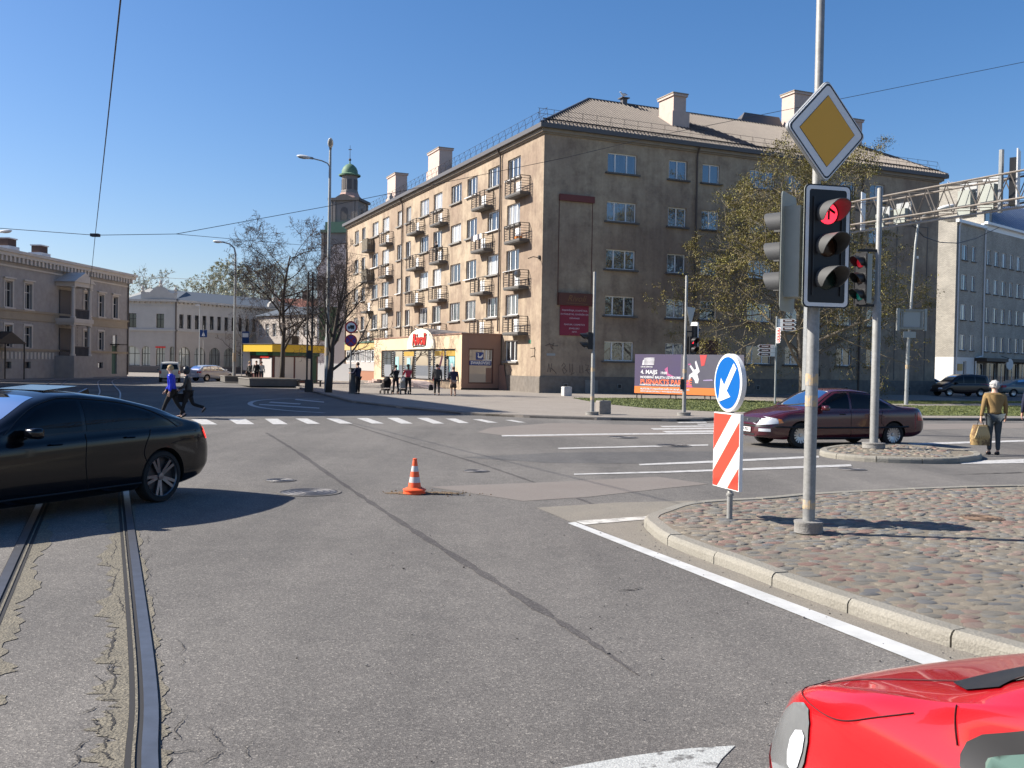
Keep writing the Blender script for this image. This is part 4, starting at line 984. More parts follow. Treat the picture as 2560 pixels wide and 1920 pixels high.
b = MB(); b.box(19.2, 21.1, -1.0, -.0, 3.35, 3.45); b.build('door_canopy', m_iron, pal)
for k in range(14):                               # lower-floor rustication: courses of proud stone bands
    z = 2.8 + k * .165
    if k % 2 == 0:
        for a, c in ((E0, wx[0] - .75), *[(wx[i] + .75, wx[i + 1] - .75) for i in range(len(wx) - 1) if i != 4], (4.85, 8.0), (12.6, 13.5)): MB().box(a, c, -.035, -.001, z, z + .14).build('stone_band', m_pal, pal)
# porch bay with columns and pediment
PX0, PX1, PP = 8.6, 12.0, 1.9
b = MB(); b.box(PX0 - .1, PX1 + .1, -PP, 0, 0, 2.1); b.build('porch_base', m_pal, pal)
b = MB(); b.box(PX0 - .1, PX1 + .1, -PP, 0, 5.2, 5.6); b.box(PX0, PX1, -PP + .1, 0, 5.0, 5.2); b.build('porch_entablature', m_palt, pal)
b = MB(); b.box(PX0, PX1, -PP + .05, 0, 8.6, 9.0); b.build('porch_entablature', m_palt, pal)
b = MB(); xm = (PX0 + PX1) / 2; b.add([(PX0 - .3, -PP - .1, 9.0), (PX1 + .3, -PP - .1, 9.0), (xm, -PP - .1, 10.0), (PX0 - .3, 0, 9.0), (PX1 + .3, 0, 9.0), (xm, 0, 10.0)], [(0, 1, 2), (0, 2, 5, 3), (1, 4, 5, 2), (0, 3, 4, 1)]); b.build('pediment', m_palt, pal)
for zz0, zz1 in ((2.1, 5.0), (5.6, 8.6)):
    for x in (PX0 + .2, PX1 - .2):
        b = MB(); b.lathe([(.26, zz0), (.26, zz0 + .15), (.19, zz0 + .2), (.16, zz1 - .2), (.25, zz1 - .12), (.25, zz1)], 12, (x, -PP + .3, 0)); b.build('column', m_palt, pal, angle=40)
    MB().box(PX0 + .6, PX1 - .6, -.12, -.06, zz0, zz1 - .3).build('balcony_door', m_chd, pal)
    bb = MB()
    for k in range(12): x = PX0 + .45 + k * (PX1 - PX0 - .9) / 11; bb.box(x - .04, x + .04, -PP + .22, -PP + .30, zz0, zz0 + .8)
    bb.box(PX0 + .4, PX1 - .4, -PP + .18, -PP + .34, zz0 + .8, zz0 + .9); bb.build('balustrade', m_chd, pal)
bb = MB()
for k in range(36): x = E0 + .4 + k * .6; bb.box(x - .16, x + .16, -.06, -.001, 1.75, 2.35) if not (PX0 - .3 < x < PX1 + .3) and x < 19 else None
bb.build('panel_band', m_palt, pal)
MB().tube([(E1 - .1, -.5, 10.4), (E1 - .1, -.1, 9.9), (E1 - .1, -.1, .2)], .07, 6).build('drainpipe', m_pipe, pal)
# dark kiosk canopy at the very left
t = thing('canopy', 'small dark gabled canopy in front of the palace at the left edge of the photo', 'canopy', (-42.3, 80.5, 0), R(80))
MB().add([(-2, -1, 3.0), (1.8, -1, 3.0), (1.8, 1, 3.0), (-2, 1, 3.0), (-.1, -1, 4.0), (-.1, 1, 4.0)], [(0, 1, 4), (2, 3, 5), (0, 4, 5, 3), (1, 2, 5, 4)]).build('roof', m_iron, t)
for x, y in ((-1.8, -.9), (1.6, -.9), (-1.8, .9), (1.6, .9)): MB().cyl((x, y, 0), (x, y, 3.0), .06, n=6).build('post', m_iron, t)

# ------------------------------------------------------------------ old arcaded house (pale, two storeys)
m_bank = mat('bank_render', (0.50, 0.475, 0.43), .9, (0.41, 0.39, 0.35), .7, .7); m_bankl = mat('bank_stone', (0.46, 0.42, 0.37), .9, (0.37, 0.335, 0.29), 1, .8); m_roofbl = mat('sheet_roof_blue', (0.085, 0.10, 0.115), .65)
def arch_house(name, label, P, Q, H, bays_up, bays_lo, zu, zl, zb, pitch_h, depth=14, mw=None, ml=None, group=None):
    P, Q = np.array(P), np.array(Q); dr = (Q - P) / np.linalg.norm(Q - P); L = float(np.linalg.norm(Q - P)); mw = mw or m_bank; ml = ml or m_bankl
    t = thing(name, label, 'building', (P[0], P[1], 0), math.atan2(dr[1], dr[0]), group)
    ou = [(x - w_ / 2, x + w_ / 2, zu[0], zu[1]) for x, w_ in bays_up]; ol = [(x - w_ / 2, x + w_ / 2, zl[0], zl[1]) for x, w_ in bays_lo]
    b = MB(); wall_open(b, 0, L, zb, H, ou, fR, .25); b.build('wall', mw, t)
    b = MB(); wall_open(b, 0, L, 0, zb, ol, fR, .35)
    for x, w_ in bays_lo:                      # round heads: fill the upper corners of the openings
        r = w_ / 2; zc = zl[1] - r
        for s in (-1, 1):
            pts = [(x + s * r, zl[1])] + [(x + s * r * math.sin(a), zc + r * math.cos(a)) for a in [math.pi / 2 * k / 6 for k in range(7)]]
            b.yprism(pts, -.001, .34)
    b.build('wall', ml, t)
    b = MB(); b.add([(0, 0, 0), (0, depth, 0), (0, depth, H), (0, 0, H)], [(0, 1, 2, 3)]); b.add([(L, 0, 0), (L, depth, 0), (L, depth, H), (L, 0, H)], [(0, 1, 2, 3)]); b.build('wall', mw, t)
    b = MB(); b.box(0, L, -.18, 0, zb - .12, zb + .12); b.box(0, L, -.45, 0, H - .05, H + .25); b.box(0, L, -.06, 0, H - .75, H - .62); b.build('cornice', mw, t)
    b = MB(); x = .4
    while x < L - .2: b.box(x - .1, x + .1, -.32, 0, H - .28, H - .055); x += .75
    b.build('cornice_block', ml, t)
    b = MB(); b.box(0, L, -.08, 0, 0, .95); b.build('plinth', m_chd, t)
    b = MB(); b.add([(0, -.4, H + .25), (L, -.4, H + .25), (L, depth, H + .25), (0, depth, H + .25), (1, depth / 2, H + .25 + pitch_h), (L - 1, depth / 2, H + .25 + pitch_h)], [(0, 1, 5, 4), (2, 3, 4, 5), (0, 4, 3), (1, 2, 5)]); b.build('roof', m_roofbl, t)
    cache = {}
    for (x, w_), z, isl_ in [((x, w_), zu, 0) for x, w_ in bays_up] + [((x, w_), zl, 1) for x, w_ in bays_lo]:
        k = (round(w_, 2), isl_); h = z[1] - z[0]
        if k not in cache: cache[k] = (frame_mesh(w_, h, (.5,) if not isl_ else (.33, .67), m_dkfr, .06, .06, .62), pane_mesh(w_, h, g_bank if isl_ else g_dark))
        place_window(*cache[k], t, (x, .2, z[0]), 0)
    return t, L
bank, Lb = arch_house('arcade_house', 'pale two-storey house with rounded shop arches and finials on its front gable', (-54.6, 137), (-47.4, 137), 10.1, [(1.0, 1.1), (4.9, 1.1)], [(.9, 2.4), (2.95, 1.2), (5.0, 1.25), (6.6, .6)], (6.35, 8.35), (1.0, 3.75), 6.05, 1.6)
b = MB(); b.yprism([(2.2, 10.35), (7.1, 10.35), (7.1, 11.2), (6.3, 11.3), (5.6, 12.0), (4.9, 12.25), (4.2, 12.0), (3.4, 11.35), (2.2, 11.4)], -.1, .35); b.build('gable', m_bank, bank)
for x, z in ((2.35, 11.4), (4.9, 12.2), (7.0, 11.2)): MB().lathe([(.3, z), (.3, z + .15), (.14, z + .25), (.26, z + .5), (.18, z + .75), (.02, z + 1.0)], 8, (x, .1, 0)).build('finial', m_bank, bank)
MB().tube([(7.15, -.1, 10), (7.15, -.1, .3)], .1, 6).build('drainpipe', m_pipe, bank)
MB().box(4.3, 5.7, -.06, .0, 3.55, 3.75).build('shop_fascia', m_logored, bank)
bank2, Lb2 = arch_house('arcade_house', 'long pale wing of the arcaded house with narrow upper windows, ending behind bare trees', (-47.38, 137.1), (-33.5, 160.0), 10.1,
    [(.8 + 1.38 * k, .72) for k in range(18)], [(1.4 + 2.75 * k, 2.05) for k in range(9)], (6.35, 8.35), (1.0, 3.75), 6.05, 1.9)
b = MB(); b.yprism([(17.5, 10.35), (20.6, 10.35), (20.4, 11.0), (19.6, 11.5), (19.05, 12.2), (18.5, 11.5), (17.7, 11.0)], -.1, .3); b.build('gable', m_bank, bank2)
MB().lathe([(.3, 12.0), (.14, 12.3), (.3, 12.6), (.02, 13.1)], 8, (19.05, .1, 0)).build('finial', m_white, bank2)
# houses further back behind the trees
m_back = mat('back_house_render', (0.42, 0.37, 0.32), .9, (0.34, 0.30, 0.27), .6, .8); m_redroof = mat('red_tile_roof', (0.22, 0.085, 0.06), .85, (0.15, 0.06, 0.045), 2, .8)
def back_house(label, P, Q, H, roofm, nwin, ph=3.0, depth=10, wallm=None):
    P, Q = np.array(P, float), np.array(Q, float); dr = (Q - P) / np.linalg.norm(Q - P); L = float(np.linalg.norm(Q - P))
    t = thing('back_house', label, 'building', (P[0], P[1], 0), math.atan2(dr[1], dr[0]))
    ops = [((i + .5) * L / nwin - .5, (i + .5) * L / nwin + .5, z, z + 1.9) for i in range(nwin) for z in ([1.2, 5.6] if H > 8 else [1.5])]
    b = MB(); wall_open(b, 0, L, 0, H, ops, fR, .2); b.build('wall', wallm or m_back, t)
    b = MB(); b.yprism([(0, 0), (.01, 0), (.01, H), (0, H)], 0, depth); b.yprism([(L - .01, 0), (L, 0), (L, H), (L - .01, H)], 0, depth); b.build('wall', wallm or m_back, t)
    b = MB(); b.add([(-.3, -.4, H), (L + .3, -.4, H), (L + .3, depth, H), (-.3, depth, H), (-.3, depth / 2, H + ph), (L + .3, depth / 2, H + ph)], [(0, 1, 5, 4), (2, 3, 4, 5), (0, 4, 3), (1, 2, 5)]); b.build('roof', roofm, t)
    f = frame_mesh(1.0, 1.9, (.5,), m_white, .06, .06, .62); p = pane_mesh(1.0, 1.9, g_dark)
    for a, c, z, z2 in ops: place_window(f, p, t, ((a + c) / 2, .15, z), 0)
    return t
back_house('grey two-storey house behind the bare trees and the yellow-roofed kiosk', (-33.4, 160.5), (-26.0, 128), 9.4, m_roofbl, 12) if False else None
h = back_house('grey two-storey house directly behind the yellow-roofed kiosk', (-38.5, 146), (-24.5, 133), 8.6, m_roofbl, 10, 1.6)
h = back_house('long house with a red tiled roof beyond the bare trees', (-46, 176), (-24, 172), 10.4, m_redroof, 9, 3.2)
for x in (7.0, 15.0): MB().box(x - .5, x + .5, 4.3, 5.3, 12.5, 15.0).build('chimney', m_brick, h)

# tall grey house with a bare gable wall, left of the apartment house
m_gab = mat('gable_render', (0.74, 0.70, 0.68), .92, (0.62, 0.58, 0.57), .4, .8)
gb_ = thing('gable_house', 'tall house with a bare grey gable wall wedged between the trees and the apartment house', 'building', (-24.4, 121, 0), R(6))
b = MB(); b.add([(0, 0, 0), (14, 0, 0), (14, 0, 14), (4.6, 0, 16.9), (2.0, 0, 16.5), (0, 0, 13.6)], [(0, 1, 2, 3, 4, 5)]); b.add([(0, 0, 0), (0, 15, 0), (0, 15, 13.6), (0, 0, 13.6)], [(0, 1, 2, 3)]); b.build('wall', m_gab, gb_)
b = MB(); b.add([(-.2, -.15, 13.5), (2.0, -.15, 16.6), (2.0, 15, 16.6), (-.2, 15, 13.5), (4.6, -.15, 17.0), (4.6, 15, 17.0), (14, -.15, 14), (14, 15, 14)], [(0, 1, 2, 3), (1, 4, 5, 2), (4, 6, 7, 5)]); b.build('roof', m_paln, gb_)
MB().box(.3, 2.7, -.12, -.02, 4.6, 8.8).build('green_panel', mat('green_net', (0.075, 0.14, 0.075), .9), gb_)
for k in range(4): MB().box(-.12, -.0, 1.2 + k * 3.4, 2.2 + k * 3.4, 3.5, 5.2).build('side_window', g_dark, gb_)
# white yard wall beside it
t = tag(MB().prism([(-20.0, 97.0), (-15.4, 95.6), (-15.3, 95.9), (-19.9, 97.3)], 0, 1.8).build('yard_wall', m_white), 'white yard wall catching the sun between the bare trees and the shop bay', 'wall')

# ------------------------------------------------------------------ grey brick block at the far right
m_sil = bpy.data.materials.new('silicate_brick'); m_sil.use_nodes = True
def brick_nodes(m, c1, c2, mo):
    t = m.node_tree; n = t.nodes; l = t.links; bs = n['Principled BSDF']; bs.inputs['Roughness'].default_value = .9
    tc = n.new('ShaderNodeTexCoord'); sp = n.new('ShaderNodeSeparateXYZ'); l.new(tc.outputs['Object'], sp.inputs[0])
    ad = n.new('ShaderNodeMath'); ad.operation = 'ADD'; l.new(sp.outputs[0], ad.inputs[0]); l.new(sp.outputs[1], ad.inputs[1])
    cb = n.new('ShaderNodeCombineXYZ'); l.new(ad.outputs[0], cb.inputs[0]); l.new(sp.outputs[2], cb.inputs[1])
    br = n.new('ShaderNodeTexBrick'); br.inputs['Scale'].default_value = 1; br.inputs['Brick Width'].default_value = .26; br.inputs['Row Height'].default_value = .098; br.inputs['Mortar Size'].default_value = .012
    br.inputs['Color1'].default_value = (*c1, 1); br.inputs['Color2'].default_value = (*c2, 1); br.inputs['Mortar'].default_value = (*mo, 1); br.inputs['Bias'].default_value = 0
    l.new(cb.outputs[0], br.inputs['Vector'])
    no = n.new('ShaderNodeTexNoise'); no.inputs['Scale'].default_value = .5; l.new(tc.outputs['Object'], no.inputs['Vector'])
    rp = n.new('ShaderNodeValToRGB'); rp.color_ramp.elements[0].position = .3; rp.color_ramp.elements[0].color = (.75, .75, .75, 1); rp.color_ramp.elements[1].position = .7; l.new(no.outputs[0], rp.inputs[0])
    mx = n.new('ShaderNodeMix'); mx.data_type = 'RGBA'; mx.blend_type = 'MULTIPLY'; mx.inputs[0].default_value = 1; l.new(br.outputs[0], mx.inputs[6]); l.new(rp.outputs[0], mx.inputs[7]); l.new(mx.outputs[2], bs.inputs['Base Color'])
brick_nodes(m_sil, (0.52, 0.48, 0.40), (0.40, 0.37, 0.315), (0.24, 0.22, 0.19))
m_silw = mat('white_render', (0.66, 0.64, 0.60), .85); m_roofblue = mat('sheet_roof', (0.22, 0.27, 0.35), .45, (0.28, 0.33, 0.40), .5, .5, metal=.2)
bk = thing('brick_building', 'grey brick block of flats with a shop on its ground floor at the right edge', 'building', (45.36, 100, 0), R(42))
HB = 17.4; bL = 46
wb = []; 
for k, (x, w_) in enumerate([(2.0, 1.3), (4.2, 1.0)] + [(8.0 + 2.05 * k, 1.15 if k % 3 else .95) for k in range(17)]):
    for z in (4.35, 7.5, 10.6, 13.7): wb.append((x - w_ / 2, x + w_ / 2, z, z + 1.6))
shopo = [(5.2, 7.6, .3, 3.0)] + [(8.2 + 3.0 * k, 10.9 + 3.0 * k, .4, 3.1) for k in range(8)] + [(2.2, 3.1, .2, 3.2)]
b = MB(); wall_open(b, 0, bL, 3.6, HB, wb, fR, .15); b.build('wall', m_sil, bk)
b = MB(); wall_open(b, 0, 5.0, 0, 3.6, [shopo[-1]], fR, .3); b.build('wall', m_silw, bk)
b = MB(); wall_open(b, 5.0, bL, 0, 3.6, shopo[:-1], fR, .3); b.build('wall', m_plinth, bk)
b = MB(); b.add([(0, 0, 3.6), (0, 14, 3.6), (0, 14, HB + 1.5), (0, 0, HB)], [(0, 1, 2, 3)]); b.build('wall', m_sil, bk)
b = MB(); b.add([(0, 0, 0), (0, 14, 0), (0, 14, 3.6), (0, 0, 3.6)], [(0, 1, 2, 3)]); b.build('wall', m_silw, bk)
b = MB(); b.box(-.3, 6.6, -.35, 0, HB, HB + .3); b.box(6.6, bL, -.4, 0, HB + .55, HB + .8); b.box(6.55, bL, 0.001, .3, HB, HB + .6); b.build('eave', m_white, bk)
b = MB(); b.add([(-.3, -.3, HB + .3), (7, -.3, HB + .3), (7, 4, HB + 1.2), (-.3, 4, HB + 1.2)], [(0, 1, 2, 3)]); b.build('lower_roof', m_white, bk)
b = MB(); b.yprism([(6.62, HB + .3), (8.6, HB + .3), (8.6, 22.6), (6.62, 22.6)], .05, 13.5); b.build('gable_wall', m_sil, bk); MB().box(6.5, 8.75, -.05, 13.6, 22.6, 22.8).build('gable_cap', m_conc, bk); MB().box(6.9, 7.9, -.001, .06, HB + .9, HB + 2.6).build('narrow_window', g_right, bk)
rf = MB().add([(8.6, -.3, HB + .8), (bL, -.3, HB + .8), (bL, 5, HB + 6), (8.6, 5, HB + 6), (8.6, 5, HB)], [(0, 1, 2, 3), (0, 3, 4)]).build('mansard_roof', m_roofblue, bk)
for k in range(38): x = 8.7 + k * .98; MB().add([(x, -.3, HB + .84), (x + .08, -.3, HB + .84), (x + .08, 5, HB + 6.08), (x, 5, HB + 6.08), (x + .04, -.34, HB + .98), (x + .04, 5, HB + 6.2)], [(0, 1, 4), (1, 2, 5, 4), (3, 0, 4, 5)]).build('roof_seam', m_roofblue, rf)
ff = {w_: (frame_mesh(w_, 1.6, (.42,), m_white, .06, .06), pane_mesh(w_, 1.6, g_right), MB().box(-w_ / 2 - .12, w_ / 2 + .12, -.2, .05, -.1, -.002).mesh('sill', m_concdk)) for w_ in (1.3, 1.0, 1.15, .95)}
for a, c, z, z2 in wb: fr_, pn_, s_ = ff[round(c - a, 2)]; place_window(fr_, pn_, bk, ((a + c) / 2, .08, z), 0, s_)
for a, c, z, z2 in shopo: place_window(frame_mesh(c - a, z2 - z, (.5,), m_white, .06, .06), pane_mesh(c - a, z2 - z, g_dark), bk, ((a + c) / 2, .15, z), 0)
b = MB(); b.box(5.0, 30, -1.3, 0, 3.25, 3.6); b.build('shop_canopy', m_iron, bk)
for x in (.35, 6.75): MB().tube([(x, -.3, HB + .2), (x, -.12, HB - .4), (x, -.12, 3.8 if x > 1 else .3)], .08, 6).build('drainpipe', m_signwhite, bk)
MB().tube([(6.75, -.12, 3.8), (5.1, -.12, 3.6), (5.1, -.12, .3)], .08, 6).build('drainpipe', m_signwhite, bk)
b = MB(); b.box(.9, 2.0, -.1, -.001, 2.2, 2.9); b.build('notice_board', m_ochre, bk)
t = thing('round_shop_sign', 'round pale shop sign projecting over the shop windows of the grey brick block', 'sign', (45.36 + 11.3 * .743 + .6, 100 + 11.3 * .669 - 1.2, 3.0), R(30)); MB().lathe([(.001, -.06), (.62, -.06), (.62, .06), (.001, .06)], 20, ax='y').build('disc', m_silw, t); MB().cyl((0, 0, .6), (0, 1.0, .9), .03, n=5).build('arm', m_iron, t)

# ------------------------------------------------------------------ building left of the view that shades the street
q0 = np.array([-25.8, 40.2])
off_b = thing('corner_block', 'plain plastered block beyond the left edge whose shadow lies on the road', 'building', (q0[0], q0[1], 0), PHI)
ow = [(-x - .7, -x + .7, z, z + 1.6) for x in (2.5, 5.5, 8.5, 11.5) for z in (2, 5.2, 8.4, 11.6, 14.6)]; ow2 = [(y - .7, y + .7, z, z + 1.6) for y in range(3, 32, 4) for z in (2, 5.2, 8.4, 11.6, 14.6)]
b = MB(); wall_open(b, -14, 0, 0, 18.3, ow, fR, .2); b.build('wall', m_plaster, off_b)
b = MB(); wall_open(b, 0, 34, 0, 18.3, ow2, lambda u, z, d: (-d, u, z), .2); b.build('wall', m_plaster, off_b)
b = MB(); b.add([(-14, 0, 0), (-14, 34, 0), (-14, 34, 18.3), (-14, 0, 18.3), (0, 34, 0), (0, 34, 18.3)], [(0, 1, 2, 3), (1, 4, 5, 2)]); b.build('wall', m_plaster, off_b)
MB().box(-14.2, .2, -.2, 34.2, 18.3, 18.5).build('roof', m_fascia, off_b)
f = frame_mesh(1.4, 1.6, (.5,), m_white); p = pane_mesh(1.4, 1.6, g_dark)
for a, c, z, z2 in ow: place_window(f, p, off_b, ((a + c) / 2, .13, z), 0)
for a, c, z, z2 in ow2: place_window(f, p, off_b, (-.13, (a + c) / 2, z), math.pi / 2)

# ------------------------------------------------------------------ kiosk with yellow fascia
m_yel = mat('fascia_yellow', (0.66, 0.43, 0.03), .5); m_shut = mat('shutter_pale', (0.60, 0.57, 0.54), .7); m_kred = mat('kiosk_red', (0.12, 0.045, 0.04), .6); m_kgreen = mat('kiosk_green', (0.03, 0.09, 0.06), .6)
ks = thing('kiosk', 'small flat-roofed kiosk with a bright yellow fascia and pale shutters', 'kiosk', (-20.2, 82.0, PVZ), math.atan2(.8, .6))
b = MB(); b.box(.0, 5.0, .0, 3.2, 0, 2.3); b.build('wall', m_kred, ks)
b = MB(); b.box(-.45, 5.5, -.45, 3.6, 2.62, 3.25); b.build('fascia', m_yel, ks); MB().box(-.5, 5.55, -.5, 3.65, 3.25, 3.31).build('roof', m_fascia, ks)
b = MB(); b.box(-.1, 5.1, -.1, 3.3, 2.3, 2.62); b.build('beam', m_kgreen, ks)
for a, c in ((.2, 2.2), (2.4, 4.1)): MB().box(a, c, -.05, -.001, .25, 2.2).build('shutter', m_shut, ks)
MB().box(4.2, 4.8, -.05, -.001, .0, 2.3).build('door', m_kgreen, ks)
MB().box(-.06, -.002, .1, 1.35, .1, 2.15).build('shutter', m_shut, ks); MB().box(-.05, -.002, 1.7, 2.9, .8, 2.0).build('serving_hatch', m_palep, ks)
MB().box(-.16, -.07, .5, 2.0, 2.32, 2.6).build('green_sign', mat('sign_green', (0.06, 0.38, 0.2), .5), ks); MB().box(-.14, -.065, .4, 1.5, 2.12, 2.26).build('red_sign', m_logored, ks)
b = MB(); b.box(3.2, 4.0, 1.4, 2.2, 3.31, 4.1); b.build('roof_vent', m_iron, ks)
def planter(label, loc, L, wd, h):
    t = thing('planter', label, 'planter', loc, PHI)
    MB().box(0, L, 0, wd, 0, h - .06).build('box', m_concdk, t); MB().box(-.05, L + .05, -.05, wd + .05, h - .06, h).build('rim', m_conc, t); MB().box(.1, L - .1, .1, wd - .1, h, h + .01).build('soil', mat('soil', (.09, .07, .05), 1), t)
planter('long low dark planter wall in front of the kiosk', (-18.9, 70.0, PVZ), 3.6, 5.5, .55)
planter('low planter wall beside the curved lamp post left of the kiosk', (-24.4, 82.6, PVZ), 2.2, 3.0, .5)
t = thing('bench', 'dark bench beside the planter wall in front of the kiosk', 'bench', (-14.9, 71.5, PVZ), PHI)
MB().box(-.9, .9, -.2, .2, .42, .48).build('seat', m_iron, t); [MB().box(x - .03, x + .03, y - .03, y + .03, 0, .42).build('leg', m_iron, t) for x in (-.8, .8) for y in (-.15, .15)]

# ------------------------------------------------------------------ traffic lights and signs
m_lred = mat('lens_red_lit', (0.5, 0.01, 0.02), .3, emit=(1.0, 0.03, 0.06), estr=1.25); m_lredim = mat('lens_red_dim', (0.35, 0.02, 0.03), .3, emit=(1, .02, .05), estr=.12)
m_lamb = mat('lens_amber_off', (0.035, 0.016, 0.008), .25); m_lgrn = mat('lens_green_off', (0.007, 0.020, 0.017), .25); m_lgrnd = mat('lens_green_pale', (0.02, 0.30, 0.22), .25); m_ldark = mat('lens_dark', (0.03, 0.025, 0.022), .25)
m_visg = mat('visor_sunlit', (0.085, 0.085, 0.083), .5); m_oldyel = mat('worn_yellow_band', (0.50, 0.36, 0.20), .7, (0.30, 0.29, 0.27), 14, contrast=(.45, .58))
def rrect(w_, h, r, n=4, cx=0, cz=0):
    P = []
    for sx, sz, a0 in ((1, 1, 0), (-1, 1, 90), (-1, -1, 180), (1, -1, 270)):
        for k in range(n + 1):
            a = R(a0 + 90 * k / n); P.append((cx + sx * (w_ / 2 - r) + r * math.cos(a), cz + sz * (h / 2 - r) + r * math.sin(a)))
    return P
def visor(r, L, m=None, full=False):
    """hooded tube over a lens, cut away below; axis along -y"""
    b = MB(); n = 22; V = []; 
    for k in range(n + 1):
        a = R(-38 + 256 * k / n); c, s = math.cos(a), math.sin(a); lo_ = .72 if full else .30; ll = L * (lo_ + (1 - lo_) * min(1, max(0, (s + .62) / 1.3)) ** .8)
        V += [(r * c, 0, r * s), (r * .96 * c, -ll, r * .96 * s - .02 * L), ((r - .008) * c, 0, (r - .008) * s), ((r * .96 - .008) * c, -ll, (r * .96 - .008) * s - .02 * L)]
    F = []
    for k in range(n):
        a = 4 * k; F += [(a, a + 4, a + 5, a + 1), (a + 2, a + 3, a + 7, a + 6), (a + 1, a + 5, a + 7, a + 3)]
    return b.add(V, F).mesh('visor', m or m_visor, angle=50)
def signal_head(parent, loc, rotz, lens, lr=.105, sp=.30, board=None, back=None, vl=.22, arrow=False, hm=None, name='signal_head', full=False, vmat=None, border=True):
    n = len(lens); H = sp * n
    h = MB().box(-sp * .47, sp * .47, .0, .17, -H / 2, H / 2)
    for k in range(1, n): h.box(-sp * .475, sp * .475, .01, .174, -H / 2 + k * sp - .004, -H / 2 + k * sp + .004)
    h = h.build(name, hm or m_black, parent, loc, rotz)
    if board:
        bw, bh = board
        MB().yprism(rrect(bw, bh, .06), -.012, -.004).build('backboard', m_black, h)
        MB().yprism(rrect(bw, bh, .06), -.0035, .004).build('backboard_rear', back or m_housing, h)
        o_, i_ = rrect(bw - .03, bh - .03, .05), rrect(bw - .11, bh - .11, .03); k = len(o_); b = MB()
        b.add([(x, -.015, z) for x, z in o_] + [(x, -.015, z) for x, z in i_], [(j, (j + 1) % k, k + (j + 1) % k, k + j) for j in range(k)])
        if border: b.build('backboard_border', m_signwhite, h)
        b = MB(); b.box(-sp * .5, -sp * .46, -.03, -.012, -H / 2, H / 2); b.box(sp * .46, sp * .5, -.03, -.012, -H / 2, H / 2); b.build('edge_strip', m_visor, h)
    vm = visor(lr * 1.18, vl, m_visg if full else vmat, full)
    for k, lm in enumerate(lens):
        z = H / 2 - sp * (k + .5)
        MB().lathe([(.001, -.03), (lr * .6, -.027), (lr, -.016), (lr, 0)], 20, (0, 0, z), ax='y').build('lens', lm, h, smooth=True)
        if arrow and k == 0:
            a = MB(); a.box(-.012, .012, -.036, -.032, z - .07, z + .03); a.obox((-.02 + .045, -.034, z + .035), (.05, 0, -.03), (0, .002, 0), (.007, 0, .012)); a.build('arrow_mask', m_black, h)
        v = link('visor', vm, h, (0, -.01, z))
    return h
def signal_pole(name, label, loc, hgt, r0, r1, zst, base=.17, bands=(), group='traffic light poles'):
    t = thing(name, label, 'traffic light', loc, 0, group)
    MB().lathe([(base, 0), (base * .98, .09), (base * 1.02, .10), (base * 1.02, .125), (.01, .13)], 22).build('foot', m_conc, t, angle=40)
    MB().lathe([(r0, .10), (r0, zst - .08), (r1, zst), (r1, hgt), (r1 * .8, hgt + .02), (.001, hgt + .025)], 18).build('pole', m_galvdk, t, angle=40)
    for z0, z1 in bands: MB().lathe([(r0 + .0025, z0), (r0 + .0025, z1)], 18).build('band', m_oldyel, t)
    return t
TD = math.atan2(-.404, .915)                     # rotz that turns a face (-y) towards the oncoming lane
# near pole with priority sign
np_ = signal_pole('traffic_light', 'near grey traffic light with red arrow lit under the yellow diamond sign', (3.30, 10.70, ISZ), 7.0, .066, .045, 2.62, .155, ((1.62, 1.75), (1.39, 1.51), (.26, .36)))
head_rot = R(14)
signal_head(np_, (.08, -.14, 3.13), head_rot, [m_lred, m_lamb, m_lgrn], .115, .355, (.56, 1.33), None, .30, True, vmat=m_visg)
b = MB(); b.box(-.03, .15, -.06, .06, 2.55, 2.62); b.box(-.03, .15, -.06, .06, 3.72, 3.79); b.build('bracket', m_black, np_)
signal_head(np_, (-.27, .09, 3.08), R(-122), [m_ldark, m_ldark, m_ldark], .11, .33, (.55, 1.30), m_housing, .24, False, m_housing, full=True)
b = MB(); b.box(-.28, -.0, -.05, .05, 2.60, 2.66); b.box(-.28, 0, -.05, .05, 3.5, 3.56); b.build('bracket', m_black, np_)
ps = thing('priority_road_sign', 'yellow and white diamond priority sign on the near pole above the red light', 'road sign', (3.36, 10.60, 0), R(25))
def diamond(s, r):
    d = s / math.sqrt(2); P = []
    q = rrect(s, s, r, 5); c = math.cos(math.pi / 4)
    return [((x - z) * c, (x + z) * c) for x, z in q]
zc = 4.50
def dshift(P): return [(x, z + zc) for x, z in P]
MB().yprism(dshift(diamond(.77, .055)), -.02, .02).build('plate', m_signwhite, ps)
MB().yprism(dshift(diamond(.79, .055)), -.008, .028).build('plate_rim', m_signback, ps)
o_, i_ = dshift(diamond(.75, .05)), dshift(diamond(.718, .045)); k = len(o_); b = MB()
b.add([(x, -.022, z) for x, z in o_] + [(x, -.022, z) for x, z in i_], [(j, (j + 1) % k, k + (j + 1) % k, k + j) for j in range(k)]); b.build('black_border', m_black, ps)
MB().yprism(dshift(diamond(.54, .004)), -.025, -.0205).build('yellow_centre', m_yellow, ps)
MB().yprism(dshift(diamond(.55, .004)), -.0235, -.0204).build('centre_outline', m_black, ps)
b = MB(); b.box(-.08, .08, .02, .06, zc + .15, zc + .2); b.box(-.08, .08, .02, .06, zc - .2, zc - .15); b.build('clamp', m_galv, ps)

